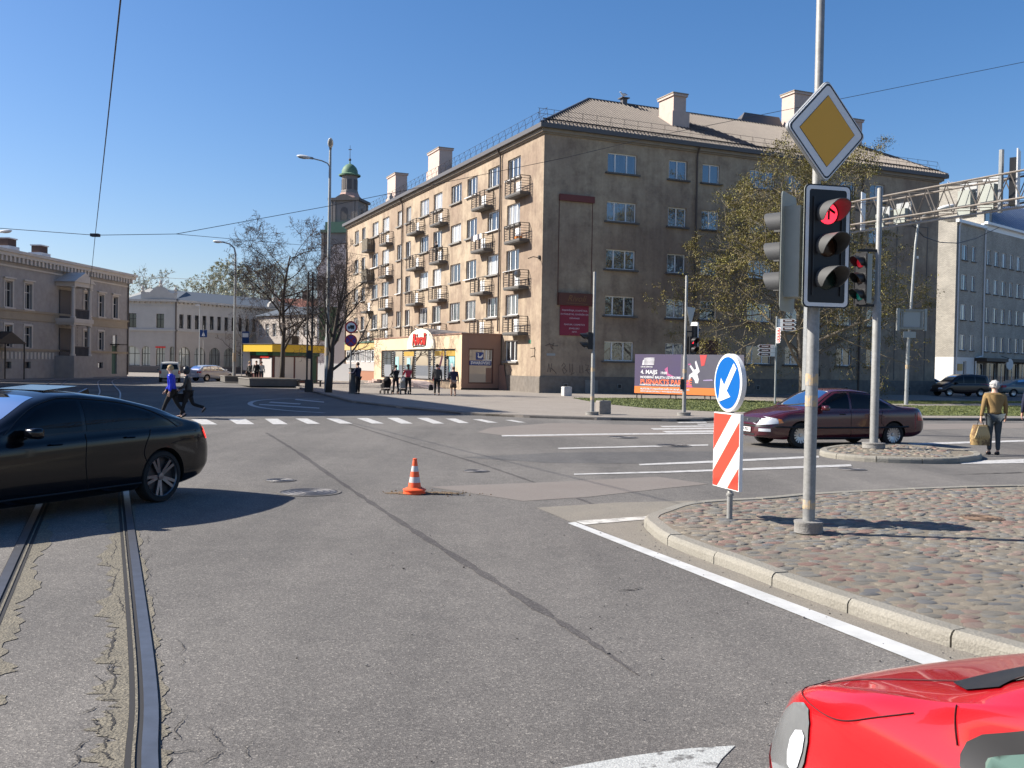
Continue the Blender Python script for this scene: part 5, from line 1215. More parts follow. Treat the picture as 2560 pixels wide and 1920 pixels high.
# keep-left sign with striped board on a short post
kn = R(-75)
kl = thing('keep_left_sign', 'round blue arrow sign over a red and white striped board on the cobbled island', 'road sign', (2.58, 11.58, ISZ), kn)
MB().lathe([(.034, 0), (.034, .27), (.045, .275), (.045, .30), (.034, .305), (.030, .31), (.030, 1.75)], 14, (0, .05, 0)).build('post', m_galvdk, kl, angle=40)
zc_ = 1.62; rd = .335
MB().lathe([(.001, -.016), (rd, -.016), (rd + .012, -.008), (rd + .012, .05), (rd - .02, .05), (.001, .02)], 40, (0, 0, zc_), ax='y').build('disc', m_signwhite, kl, angle=40)
MB().lathe([(.001, -.0185), (rd - .025, -.0185), (rd - .025, -.016)], 40, (0, 0, zc_), ax='y').build('blue_face', m_signblue, kl)
ar = [(.20, .185), (.155, .215), (-.075, -.05), (-.155, .045), (-.215, -.225), (.075, -.175), (-.015, -.10)]
ar = [(.155, .235), (.225, .17), (-.005, -.095), (.085, -.165), (-.215, -.235), (-.155, .055), (-.07, -.03)]
MB().yprism([(x, z + zc_) for x, z in ar], -.0225, -.0187).build('arrow', m_signwhite, kl)
bw, bh, b0 = .66, .90, .36
MB().box(-bw / 2, bw / 2, -.014, .03, b0, b0 + bh).build('board', m_signwhite, kl)
m_cream2 = mat('board_cream', (0.74, 0.70, 0.60), .5)
MB().box(-bw / 2 + .012, bw / 2 - .012, -.0165, -.0141, b0 + .012, b0 + bh - .012).build('board_face', m_cream2, kl)
from itertools import product
def clip_stripe(c0, c1):     # region c0 < z - k*x < c1 inside the board
    x0, x1, z0, z1 = -bw / 2 + .012, bw / 2 - .012, b0 + .012, b0 + bh - .012; P = [(x0, z0), (x1, z0), (x1, z1), (x0, z1)]; K = .98
    def clip(P, f):
        o = []
        for i in range(len(P)):
            a, c = P[i], P[(i + 1) % len(P)]; fa, fc = f(a), f(c)
            if fa >= 0: o.append(a)
            if fa * fc < 0: t = fa / (fa - fc); o.append((a[0] + (c[0] - a[0]) * t, a[1] + (c[1] - a[1]) * t))
        return o
    P = clip(P, lambda p: p[1] - b0 - K * p[0] - c0); return clip(P, lambda p: c1 - (p[1] - b0 - K * p[0])) if P else P
for c0, c1 in ((-.6, -.04), (.22, .50), (.50 + .26, 1.3)):
    P = clip_stripe(c0 + .0, c1)
    if len(P) > 2: MB().yprism(P, -.0195, -.0166).build('red_stripe', m_red, kl)

# pole on the small island, head to the left
p2 = signal_pole('traffic_light', 'traffic light pole on the small island behind the maroon car, dim red over green lenses', (8.50, 22.75, ISZ), 6.05, .095, .062, 3.45, .26, group='traffic light poles')
signal_head(p2, (-.42, -.06, 3.95), R(-66), [m_lredim, m_lamb, m_lgrnd], .125, .38, (.42, 1.22), m_housing, .26, False, m_housing, border=False)
b = MB(); b.box(-.5, 0, -.04, .04, 3.30, 3.36); b.box(-.5, 0, -.04, .04, 4.58, 4.64); b.cyl((-.25, .02, 3.3), (-.25, .02, 4.6), .03, n=6); b.build('bracket', m_black, p2)
# pedestrian signal poles across the road
p3 = signal_pole('traffic_light', 'thin pole at the zebra crossing with a black two-lamp signal, beside a concrete block', (3.03, 36.5, PVZ), 5.35, .075, .05, 2.35, .25, ((1.62, 1.78), (.55, .7)), group='traffic light poles')
signal_head(p3, (-.24, 0, 2.78), R(-80), [m_ldark, m_ldark], .11, .32, None, None, .26)
b = MB(); b.box(-.2, 0, -.03, .03, 2.5, 2.56); b.box(-.2, 0, -.03, .03, 3.02, 3.08); b.build('bracket', m_black, p3)
p4 = signal_pole('traffic_light', 'thin pole with lit red lamp standing in front of the purple billboard', (6.62, 37.3, PVZ), 5.35, .075, .05, 2.35, .26, ((1.62, 1.78),), group='traffic light poles')
signal_head(p4, (.30, -.05, 2.7), R(28), [m_lred, m_ldark], .11, .34, None, None, .24)
signal_head(p4, (.36, .16, 3.05), R(120), [m_ldark, m_ldark], .11, .40, (.5, 1.1), m_signwhite, .22)
MB().box(-.02, .3, -.02, .02, 2.5, 2.55).box(-.02, .3, -.02, .02, 3.2, 3.25).build('bracket', m_black, p4); MB().box(-.16, -.02, -.1, .05, 1.0, 1.4).build('push_button_box', m_black, p4)
t = thing('give_way_sign', 'triangular sign seen from behind on the thin pole in front of the billboard', 'road sign', (6.78, 37.2, 0), R(55)); MB().yprism([(-.40, 4.25), (.40, 4.25), (0, 3.55)], -.015, .015).build('plate', m_signback, t); MB().box(-.04, .04, .015, .06, 3.75, 4.15).build('clamp', m_galv, t)

# direction finger post
fp = thing('finger_post', 'finger post with brown and white direction arrows in front of the budding tree', 'signpost', (13.95, 51.5, PVZ), 0)
MB().lathe([(.05, 0), (.05, 4.62), (.001, 4.66)], 10).build('pole', m_galv, fp)
m_fbrown = mat('finger_brown', (0.075, 0.032, 0.025), .5)
def finger(z, ang, flip, m1, tx=True):
    L, h = 1.0, .20; pts = [(.05, -h / 2), (L - .12, -h / 2), (L, 0), (L - .12, h / 2), (.05, h / 2)]
    o = MB().yprism([(x, zz + z) for x, zz in pts], -.012, .012).build('finger', m_signwhite, fp, rotz=ang)
    pts = [(.32, -h * .34), (L - .14, -h * .34), (L - .07, 0), (L - .14, h * .34), (.32, h * .34)]
    MB().yprism([(x, zz + z) for x, zz in pts], -.02, .02).build('panel', m1, o); MB().box(.42, .78, -.023, .023, z - .02, z + .025).build('text_bar', m_signwhite, o)
for k in range(3): finger(4.42 - k * .21, R(-18), 1, m_fbrown); finger(3.05 - k * .21, R(182), 0, m_fbrown)
for k in range(5): finger(3.95 - k * .155, R(-93), 1, m_logored)

# no-lorry and no-stopping signs
m_blurred = mat('sign_red_ring', (0.42, 0.02, 0.03), .5)
rs = thing('no_lorry_sign', 'round no-lorry sign above a no-stopping sign on one post by the bare tree', 'road sign', (-9.45, 56.8, PVZ), R(8))
MB().cyl((0, .04, 0), (0, .04, 4.25), .04, n=8).build('post', m_galvdk, rs)
b = MB().lathe([(.001, -.01), (.36, -.01), (.36, .02), (.001, .02)], 28, (0, 0, 3.88), ax='y').build('upper_disc', m_blurred, rs); MB().lathe([(.001, -.014), (.27, -.014), (.27, -.011)], 28, (0, 0, 3.88), ax='y').build('white_face', m_signwhite, rs)
b = MB(); b.box(-.06, .19, -.02, -.0145, 3.84, 4.0); b.box(-.18, -.07, -.02, -.0145, 3.84, 3.93); b.box(-.19, .19, -.02, -.0145, 3.80, 3.835)
for x in (-.12, .04, .13): b.lathe([(.001, -.02), (.035, -.02), (.035, -.0145)], 10, (x, 0, 3.79), ax='y')
b.build('lorry_symbol', m_black, rs)
MB().lathe([(.001, -.01), (.36, -.01), (.36, .02), (.001, .02)], 28, (0, 0, 3.10), ax='y').build('lower_disc', m_blurred, rs); MB().lathe([(.001, -.014), (.29, -.014), (.29, -.011)], 28, (0, 0, 3.10), ax='y').build('blue_face', mat('sign_dull_blue', (0.10, 0.05, 0.22), .5), rs)
b = MB(); 
for s in (-1, 1): b.obox((0, -.017, 3.10), (.20, 0, s * .20), (0, .002, 0), (-.025, 0, s * .025))
b.build('cross', m_blurred, rs)

# lamp posts
m_lamp = mat('lamp_white', (0.62, 0.62, 0.60), .45); m_lampgl = mat('lamp_glass', (0.30, 0.31, 0.30), .2)
def lamp_head(par, loc, rz, tilt=.12, s=1.0):
    o = MB().ell((.42 * s, 0, 0), .46 * s, .17 * s, .11 * s, 12, 8, 0).build('lamp_head', m_lamp, par, loc, rz, smooth=True); o.rotation_euler = (0, -tilt, rz)
    MB().ell((.50 * s, 0, -.045 * s), .32 * s, .13 * s, .09 * s, 12, 6).build('lamp_glass', m_lampgl, o, smooth=True); MB().box(-.12 * s, .08 * s, -.07 * s, .07 * s, -.06 * s, .06 * s).build('lamp_neck', m_galvdk, o)
t = thing('street_lamp', 'tall lamp post with two lamps rising left of the church tower', 'street lamp', (-11.15, 58.6, PVZ), 0)
MB().lathe([(.17, 0), (.17, 3.2), (.12, 3.4), (.11, 8), (.075, 14.0), (.07, 14.55)], 12).build('pole', m_galv, t, angle=40); MB().lathe([(.175, 2.2), (.175, 2.7)], 12).build('band', m_oldyel, t)
MB().tube([(0, 0, 13.5), (-.15, 0, 13.75), (-.5, 0, 13.9), (-1.15, 0, 14.05)], .04, 6).build('arm', m_galv, t); lamp_head(t, (-1.15, 0, 14.05), R(180), .15); lamp_head(t, (0, .05, 14.7), R(-80), .5)
t = thing('street_lamp', 'curved lamp post with a single head over the bus stop left of the kiosk', 'street lamp', (-24.0, 83.9, PVZ), 0)
MB().tube([(0, 0, 0), (0, 0, 9.6), (0, 0, 11.0), (-.12, 0, 11.5), (-.5, 0, 11.85), (-1.1, 0, 12.0)], [.14, .09, .08, .07, .06, .05], 10).build('pole', m_galv, t); lamp_head(t, (-1.1, 0, 12.0), R(180), .08); MB().lathe([(.15, 1.7), (.15, 2.5)], 10).build('band', m_oldyel, t)
t = thing('street_lamp', 'thin lamp post far off in front of the arcaded house', 'street lamp', (-42.5, 132, 0), 0); MB().cyl((0, 0, 0), (0, 0, 9.4), .1, .06, 8).build('pole', m_galv, t); MB().box(-.6, 0, -.1, .1, 9.3, 9.45).build('lamp_head', m_lamp, t)
t = thing('street_lamp', 'lamp head on a long arm over the palace roof at the left edge', 'street lamp', (-52.4, 96, 0), 0); MB().tube([(0, 0, 0), (0, 0, 13.2), (.6, 0, 13.9), (1.6, 0, 14.2)], .09, 8).build('pole', m_galv, t); lamp_head(t, (1.6, 0, 14.2), 0, .1, 1.5)
lp = thing('street_lamp', 'forked lamp post on the grass carrying the backs of two road signs', 'street lamp', (22.2, 54.7, PVZ), 0)
MB().tube([(0, 0, 0), (.03, 0, 3.3), (.08, 0, 4.2), (.30, 0, 9.0), (.42, 0, 10.1)], [.11, .10, .075, .065, .06], 10).build('pole', m_galv, lp)
MB().tube([(.42, 0, 10.0), (.2, 0, 10.6), (-.5, 0, 10.8), (-1.0, 0, 10.9)], .04, 6).build('arm', m_galv, lp); MB().tube([(.42, 0, 10.0), (.7, 0, 10.6), (1.2, -.05, 10.85), (1.5, -.1, 10.95)], .04, 6).build('arm', m_galv, lp)
lamp_head(lp, (-1.0, 0, 10.9), R(180), .1); lamp_head(lp, (1.4, -.1, 10.95), R(-15), .25, 1.15)
MB().lathe([(.115, 2.0), (.115, 2.25)], 10, (.02, 0, 0)).build('band', m_oldyel, lp); MB().box(.38, .48, -.05, .05, 8.2, 8.35).build('clamp', m_signwhite, lp)
t = thing('road_sign_back', 'large framed sign seen from behind on the forked lamp post', 'road sign', (22.3, 54.55, 0), R(8))
b = MB(); b.box(-.62, .74, -.02, .0, 4.32, 5.45); b.build('plate', m_signback, t)
b = MB()
for x in (-.78, .86): b.box(x - .08, x + .08, -.06, .06, 4.25, 5.5)
b.build('edge_frame', m_galv, t); b = MB(); b.box(-.7, .78, -.08, -.021, 5.33, 5.45); b.box(-.7, .78, -.08, -.021, 4.35, 4.47); b.box(-.55, -.48, -.06, -.021, 4.47, 5.33); b.box(.58, .65, -.06, -.021, 4.47, 5.33); b.build('rear_bars', m_galvdk, t)
t = thing('road_sign_back', 'small plate seen from behind under the framed sign on the forked lamp post', 'road sign', (22.28, 54.56, 0), R(8)); MB().box(-.42, .33, -.02, .0, 3.85, 4.2).build('plate', m_signback, t)
# bus stop and crossing signs near the kiosk
m_signnavy = mat('sign_navy', (0.01, 0.045, 0.16), .5); t = thing('bus_stop_sign', 'blue and white bus stop sign beside the curved lamp post', 'sign', (-23.3, 83.7, PVZ), 0)
MB().cyl((0, 0, 0), (0, 0, 4.4), .035, n=6).build('post', m_galvdk, t); MB().box(-.02, .62, -.03, .03, 3.2, 4.35).build('plate', m_signnavy, t); MB().box(.05, .55, -.04, -.031, 3.85, 4.2).build('white_panel', m_signwhite, t); MB().box(.1, .72, -.03, .03, 1.0, 2.7).build('timetable', m_palep, t)
t = thing('crossing_sign', 'small blue square sign on a pole in front of the arches', 'sign', (-38.8, 122, 0), 0); MB().cyl((0, 0, 0), (0, 0, 6.3), .05, n=6).build('post', m_galvdk, t); MB().box(-.45, .45, -.03, .03, 4.8, 5.7).build('plate', m_signnavy, t); MB().yprism([(-.22, 4.95), (.22, 4.95), (0, 5.5)], -.04, -.031).build('white_triangle', m_signwhite, t)
# twin dark posts and cabinet by the bare tree
t = thing('twin_post', 'pair of tall dark posts standing close together beside the lamp post', 'post', (-12.15, 58.2, PVZ), 0)
for x in (-.14, .14): MB().cyl((x, 0, 0), (x, 0, 7.2), .055, n=8).build('post', m_iron, t)
MB().box(-.24, .24, -.1, .1, 0, .75).build('base', m_iron, t); MB().box(-.13, .13, -.04, .04, 2.0, 2.5).build('panel', m_iron, t)
t = thing('utility_cabinet', 'narrow dark cabinet at the foot of the no-lorry sign post', 'cabinet', (-9.25, 56.65, PVZ), PHI); MB().box(-.2, .2, -.2, .2, .05, 1.45).build('body', m_concdk, t); MB().box(-.23, .23, -.23, .23, 1.45, 1.5).build('lid', m_iron, t); MB().box(-.22, .22, -.22, .22, 0, .05).build('foot', m_conc, t)

# billboard
A_, B_ = np.array([7.35, 58.2]), np.array([12.85, 53.9]); bd = B_ - A_; BL = float(np.linalg.norm(bd))
bbz = math.atan2(bd[1], bd[0])
bb = thing('billboard', 'wide purple and orange theatre billboard on short legs on the grass', 'billboard', (A_[0], A_[1], PVZ), bbz)
Z0, Z1 = .30, 2.62
m_bbp = mat('bill_purple', (0.085, 0.065, 0.16), .6, (0.095, 0.075, 0.105), .45, .9); m_bbo = mat('bill_orange', (0.80, 0.22, 0.05), .6); m_bbr = mat('bill_text_orange', (0.85, 0.20, 0.10), .6); m_bbw = mat('bill_white', (0.75, 0.73, 0.75), .6); m_bbpk = mat('bill_pink', (0.50, 0.12, 0.28), .6); m_bblil = mat('bill_lilac', (0.42, 0.33, 0.55), .6); m_bbgrey = mat('bill_grey', (0.13, 0.125, 0.15), .6, (0.085, 0.08, 0.12), .8, .9)
MB().box(0, BL, -.03, .03, Z0 + .42, Z1).build('panel', m_bbp, bb); MB().box(0, BL, -.032, .032, Z0, Z0 + .419).build('orange_strip', m_bbo, bb); MB().box(BL * .44, BL - .002, -.034, -.0301, Z0 + .421, Z1 - .002).build('picture', m_bbgrey, bb)
for x in (.12, .45, 2.4, 2.75, 4.6, 4.95, BL - .5, BL - .15): MB().box(x - .025, x + .025, .035, .085, -.05, Z1 - .1).build('leg', m_iron, bb)
for s, x, z, sz, m, bo in (('4. MAIJS', .42, 1.53, .33, m_bbw, .012), ('MODERNĀ BALETA UZVEDUMS', .40, 1.225, .19, m_bbw, .008), ('PUSNAKTS PARĪZĒ', .40, .95, .40, m_bbr, .012), ('HAMBURGAS TEĀTRA PASAULES PIRMIZRĀDE', .38, .83 - .0, .13, m_bbw, .005)):
    text('lettering', s, sz, m, bb, (x, -.04, z + (.03 if 'PUS' in s else (-.02 if 'HAM' in s else .03))), align='LEFT', bold=bo)
text('lettering', '19:00', .2, m_bbw, bb, (1.75, -.04, 1.52), align='LEFT', bold=.008)
text('lettering', 'BIĻETES BIĻEŠU PARADĪZES KASĒS UN LIELAJĀ DZINTARĀ', .125, m_bbw, bb, (.42, -.04, .57), align='LEFT', bold=.005); text('lettering', 'WWW.LIELAISDZINTARS.LV  WWW.BILESUPARADIZE.LV', .11, m_bbw, bb, (.42, -.04, .42), align='LEFT', bold=.004)
b = MB()                                           # white hall emblem: stacked curved slats
for k in range(6):
    z = 1.98 + k * .075; P = [(.62 + .05 * k * .2, z), (1.25, z + .01), (1.32 + .012 * k, z + .035), (1.30, z + .055), (.95, z + .06), (.60 - .0 * k, z + .03 - .0)]; b.yprism([(x, zz) for x, zz in P], -.042, -.0385)
b.yprism([(.50, 1.98), (.64, 1.98), (.66, 2.3), (.56, 2.26)], -.044, -.0386); b.build('hall_emblem', m_bbw, bb)
text('lettering', 'LIELAIS DZINTARS', .115, m_bbw, bb, (.42, -.04, 1.87), align='LEFT', bold=.004, xs=.85); text('lettering', 'KONCERTZĀLE', .075, m_bblil, bb, (.62, -.04, 1.755), align='LEFT')
def shape(P, m, y=-.038, name='dancer_print'): MB().yprism(P, y - .002, y).build(name, m, bb)
dx = BL * .505
shape([(dx + .05, .95), (dx + .1, 1.45), (dx + .35, 1.62), (dx + .62, 1.5), (dx + .72, 1.2), (dx + .68, .98), (dx + .5, .98), (dx + .45, 1.15), (dx + .3, 1.35), (dx + .2, 1.3), (dx + .15, .98)], m_bbw)
shape([(dx + .35, 1.6), (dx + .12, 1.95), (dx + .2, 2.02), (dx + .42, 1.75), (dx + .55, 1.8), (dx + .45, 2.2), (dx + .53, 2.28), (dx + .7, 1.85), (dx + .78, 1.65), (dx + .62, 1.5)], m_bbw, -.041)
shape([(dx + .05, 2.0), (dx + .2, 2.04), (dx + .18, 2.1), (dx + .02, 2.08)], m_bbpk); shape([(dx + .75, 2.6), (dx + 1.2, 2.6), (dx + 1.05, 2.0), (dx + .85, 1.95)], mat('bill_red_light', (.62, .08, .08), .6)); shape([(dx - 1.5, 1.75), (dx - 1.3, 1.9), (dx - 1.25, 1.5), (dx - .9, 1.35), (dx - .92, 1.28), (dx - 1.35, 1.38)], m_bbpk); shape([(dx - .1, .73), (dx + .35, .73), (dx + .1, 1.05), (dx - .1, 1.1)], m_bbpk)
shape([(BL - .95, 2.2), (BL - .8, 2.3), (BL - .55, 1.9), (BL - .3, 1.8), (BL - .45, 1.45), (BL - .55, 1.5), (BL - .5, 1.75), (BL - .8, 1.9)], m_bbpk); shape([(dx + 1.0, 1.12), (dx + 1.6, 1.15), (dx + 1.55, 1.22), (dx + 1.0, 1.17)], m_bblil); shape([(dx - .6, .85), (dx - .35, 1.3), (dx - .2, 1.25), (dx - .3, .9)], m_bbo)

# overhead sign gantry (lattice truss) on a mast hidden behind the near pole
g0, g1 = np.array([9.15, 29.6]), np.array([13.9, 20.2]); gd_ = (g1 - g0) / np.linalg.norm(g1 - g0); GL = float(np.linalg.norm(g1 - g0)) + 5
gt = thing('sign_gantry', 'lattice steel gantry reaching over the road at the upper right', 'gantry', (g0[0], g0[1], 0), math.atan2(gd_[1], gd_[0]))
m_gant = mat('gantry_steel', (0.20, 0.185, 0.165), .6, (0.15, 0.12, 0.095), 5, .8, metal=.3)
zb_, zt_, hw2 = 6.10, 6.75, .32
b = MB()
for z in (zb_, zt_):
    for y in (-hw2, hw2): b.cyl((-.27, y, z), (GL, y, z), .027, n=6)
b.build('chord', m_gant, gt)
b = MB(); k = 0; x = -.2; st = .30
while x < GL - st:
    for y in (-hw2, hw2): b.cyl((x, y, zb_ if k % 2 == 0 else zt_), (x + st, y, zt_ if k % 2 == 0 else zb_), .016, n=4)
    for z in (zb_, zt_):
        if k % 2 == 0: b.cyl((x, -hw2, z), (x + st * 2, hw2, z), .010, n=4)
    x += st; k += 1
b.build('lattice', m_gant, gt)
MB().cyl((-.27, 0, -.1), (-.27, 0, 6.8), .13, .11, 10).build('mast', m_galv, gt)
MB().cyl((GL - .4, 0, 0), (GL - .4, 0, 7.0), .16, .13, 10).build('mast', m_galv, gt)
def gsign(label, x, w_, z0, z1, y=.4, head=False):
    q = g0 + gd_ * x; t = thing('gantry_signal' if head else 'gantry_sign', label, 'traffic light' if head else 'road sign', (q[0], q[1], 0), math.atan2(gd_[1], gd_[0]) + (R(-62) if head else 0))
    MB().box(-w_ / 2, w_ / 2, y, y + .03, z0, z1).build('plate', m_signwhite if head else m_signback, t)
    MB().box(-w_ / 2 + .06, w_ / 2 - .06, y - .16, y - .001, z0 + .06, z1 - .2).build('rear_box', m_housing if not head else m_visor, t)
gsign('grey box sign hung on the gantry left of the pole of the small island', 2.2, .42, 5.95, 6.6, .42); gsign('grey plate hung on the gantry right of the pole of the small island', 2.9, .5, 6.0, 6.65, .42)
gsign('pair of grey sign boxes on the gantry in front of the brick block', 4.95, .5, 5.95, 6.85, .45); gsign('second grey sign box on the gantry beside the signal in front of the brick block', 5.62, .5, 6.0, 6.9, .45)
gsign('signal with white-edged board on the left end of the gantry', 1.55, .40, 5.95, 7.05, .2, True); gsign('tall signal with white-edged board rising above the gantry at the right', 6.55, .46, 5.95, 7.35, .1, True)
MB().cyl((6.15, .1, 5.9), (6.15, .1, 7.45), .06, n=8).build('upright', m_galv, gt)
MB().cyl((-.2, -.1, 5.92), (GL, -.1, 5.92), .03, n=6).build('cable_tray', m_galvdk, gt)

# overhead wires
m_wire = mat('wire', (0.03, 0.03, 0.035), .6)
def wire(name, label, P, r=.012, sag=0.0):
    t = thing(name, label, 'wire', (0, 0, 0)); pts = []
    for a, c in zip(P, P[1:]):
        a, c = np.array(a, float), np.array(c, float)
        for k in range(10): s = k / 10; q = a + (c - a) * s; q = q.copy(); q[2] -= sag * 4 * s * (1 - s); pts.append(q)
    pts.append(np.array(P[-1], float)); MB().tube(pts, r, 5).build('cable', m_wire, t); return t
J = np.array(PY(238, 588, 33.7)); d_ = D1
wt = wire('tram_wire', 'tram contact wire running overhead from the top left down the street', [J - D1 * 42, J, J + D1 * 62], .011, .12)
MB().box(-.14, .14, -.10, .10, -.05, .05).build('clamp', m_wire, wt, tuple(J))
K2 = PY(440, 585, 36.5); wire('span_wire', 'cross wire over the street joining the tram wire at the left', [PY(-200, 556, 33.0), tuple(J), K2], .011)
q = CB + D2 * -.9 + D1 * .35
wire('span_wire', 'long thin wire rising from the left across the apartment house roof to the right', [K2, PY(812, 517, 41), PY(1410, 395, 44), PY(1640, 340, 44), PY(2560, 155, 44), PY(3000, 66, 44)], .012)
wire('span_wire', 'thin wire from the junction to the bare trees', [K2, PY(760, 613, 52), PY(920, 640, 60)], .010)
wire('span_wire', 'faint wire between the palace cornice and the lamp post over the arcaded house', [PY(322, 690, 105), PY(560, 702, 90), PY(800, 722, 75)], .02)
wire('hanging_cable', 'pale cable sagging from the forked lamp post to the brick block', [PY(2281, 562, 54.5), PY(2310, 592, 62), PY(2350, 606, 70), PY(2395, 608, 80), PY(2440, 596, 90), PY(2498, 568, 104)], .035)

# cone, spilled sand, concrete blocks
m_cone = mat('cone_orange', (0.85, 0.115, 0.035), .5); m_conew = mat('cone_white', (0.55, 0.54, 0.52), .45)
cn = thing('traffic_cone', 'orange and white traffic cone standing on the empty junction', 'traffic cone', (-1.40, 14.2, 0), 0)
MB().lathe([(.155, 0), (.165, .01), (.165, .028), (.15, .035), (.15, .045), (.17, .055), (.17, .07), (.125, .085), (.105, .10)], 28).build('base', m_cone, cn, angle=35)
zz = [.098, .17, .25, .33, .41, .50]; rr_ = lambda z: .095 - (z - .1) * .165
for i, (a, c) in enumerate(zip(zz, zz[1:])): MB().lathe([(rr_(a), a), (rr_(c), c)], 28).build('band_white' if i % 2 else 'band_orange', m_conew if i % 2 else m_cone, cn, smooth=True)
MB().lathe([(.03, .50), (.032, .515), (.026, .52), (.001, .52)], 20).build('tip', m_cone, cn)
b = MB(); rc2 = random.Random(9)
def spill(cx, cy, rx, ry, n=26, z=.006):
    b.add([(cx, cy, z + .006)] + [(cx + rx * math.cos(6.283 * k / n) * rc2.uniform(.55, 1.15), cy + ry * math.sin(6.283 * k / n) * rc2.uniform(.5, 1.15), z) for k in range(n)], [(0, k + 1, (k + 1) % n + 1) for k in range(n)])
spill(-1.35, 14.25, .45, .22); spill(-1.0, 14.3, .32, .16); spill(-1.62, 14.2, .28, .10)
for k in range(160): x, y = rc2.gauss(-1.15, .3), rc2.gauss(14.27, .12); s = rc2.uniform(.004, .016); b.ell((x, y, .008), s, s, s * .7, 5, 3)
b.build('spilled_sand', mat('spilled_soil', (0.20, 0.13, 0.065), .95, (0.11, 0.085, 0.06), 18, .8), kind='structure')
def block(label, loc, rz, s, m):
    t = thing('concrete_block', label, 'concrete block', loc, rz); b = MB()
    P = rrect(s, s * .8, .05); P2 = [(x * .97, z * .97) for x, z in P]; k = len(P)
    b.add([(x * .97, z * .97, 0) for x, z in P] + [(x, z, .04) for x, z in P] + [(x, z, .52 * s / .5 - .04) for x, z in P] + [(x * .93, z * .93, .52 * s / .5) for x, z in P], [(j * k + i, j * k + (i + 1) % k, (j + 1) * k + (i + 1) % k, (j + 1) * k + i) for j in range(3) for i in range(k)] + [tuple(3 * k + i for i in range(k))]); b.build('block', m, t)
    MB().box(-.03, .03, -.03, .03, .5 * s / .5, .56 * s / .5).build('lifting_loop', m_iron, t)
m_blk = mat('block_concrete', (0.30, 0.27, 0.235), .9, (0.17, 0.155, 0.14), 12, .8, bump=.5, bscale=60)
block('square concrete block at the foot of the zebra crossing signal pole', (3.52, 37.3, PVZ), PHI - .1, .5, m_blk)
block('small white-sided concrete block by the corner of the apartment house', (3.35, 59.6, PVZ), PHI, .55, mat('block_pale', (.55, .54, .52), .9, (.4, .39, .37), 9, .7))
# seagull on the roof vent
sg_q = CB + D2 * 10.1 + D1 * 7.0
sgl = thing('seagull', 'white seagull perched on the ridge of the apartment house roof', 'seagull', (sg_q[0], sg_q[1], 22.83), R(200))
MB().tube([(-.30, 0, .26), (-.15, 0, .24), (.05, 0, .24), (.16, 0, .28), (.22, 0, .38), (.28, 0, .42), (.34, 0, .41), (.40, 0, .39)], [.02, .07, .10, .085, .05, .055, .03, .008], 8).build('body', m_signwhite, sgl, smooth=True); MB().tube([(-.36, 0, .25), (-.1, 0, .31), (.08, 0, .31)], [.01, .07, .05], 6).build('wing', m_signback, sgl)
for y in (-.03, .03): MB().cyl((.03, y, 0), (.02, y, .18), .012, n=4).build('leg', m_yellow, sgl)

# ------------------------------------------------------------------ trees
m_bark = mat('bark_dark', (0.055, 0.045, 0.038), .95, (0.09, 0.075, 0.062), 4, .8, bump=.6, bscale=25, stretch=(1, 1, .3)); m_bark2 = mat('bark_grey', (0.13, 0.11, 0.085), .95, (0.19, 0.165, 0.13), 3, .8, bump=.5, bscale=25, stretch=(1, 1, .3))
m_twig = mat('twig', (0.075, 0.058, 0.050), .95); m_twig2 = mat('twig_pale', (0.20, 0.165, 0.11), .9)
m_leaf = [mat('young_leaf_%d' % i, c, .7, tuple(q * .6 for q in c), 1.2, .9) for i, c in enumerate([(0.235, 0.215, 0.045), (0.27, 0.215, 0.06), (0.16, 0.145, 0.05)])]
def grow(seed, H, R0, spread, levels, nch, up=.25, first=.28, trunk_lean=0.0, leader=.8, wob=.12, lenf=.62, droop=0.0, twig_r=.012, limb_from=1):
    """branching skeleton: list of (points, radii, level)"""
    r = np.random.default_rng(seed); out = []
    def branch(p, d, L, rad, lev):
        n = 7 if lev == 0 else (6 if lev == 1 else (5 if lev == 2 else 4)); pts = [p]; rs = [rad]; dd = d / np.linalg.norm(d)
        for k in range(n):
            dd = dd + r.normal(0, wob, 3) * (0.5 if lev == 0 else 1) + np.array([0, 0, (up - droop * lev) * .25]); dd /= np.linalg.norm(dd)
            pts.append(pts[-1] + dd * L / n); rs.append(max(rad * (1 - .75 * (k + 1) / n), twig_r * .5))
        out.append((pts, rs, lev))
        if lev >= levels: return
        m = nch[lev]
        for i in range(m):
            s = first + (1 - first) * (i + r.uniform(.1, .9)) / m if lev == 0 else .22 + .78 * (i + r.uniform(.1, .9)) / m
            q = s * n; k = min(int(q), n - 1); f = q - k; pp = pts[k] * (1 - f) + pts[k + 1] * f; ax = pts[k + 1] - pts[k]; ax /= np.linalg.norm(ax)
            a = 2.4 * i + r.uniform(-.6, .6) if lev == 0 else r.uniform(0, 6.28)
            u = np.cross(ax, [0.3, .2, 1.0] if abs(ax[2]) < .9 else [1, .1, 0]); u /= np.linalg.norm(u); v = np.cross(ax, u); side = math.cos(a) * u + math.sin(a) * v
            sp = spread * r.uniform(.75, 1.25); nd = ax * math.cos(sp) + side * math.sin(sp)
            shape = (1 - s * .55) if lev == 0 else (1.05 - s * .6)
            branch(pp, nd, L * lenf * shape * r.uniform(.75, 1.2) * (1.15 if lev == 0 else 1), max(rs[k] * .50, twig_r), lev + 1)
    branch(np.array([0, 0, 0.0]), np.array([trunk_lean, 0, 1.0]), H * leader, R0, 0)
    return out
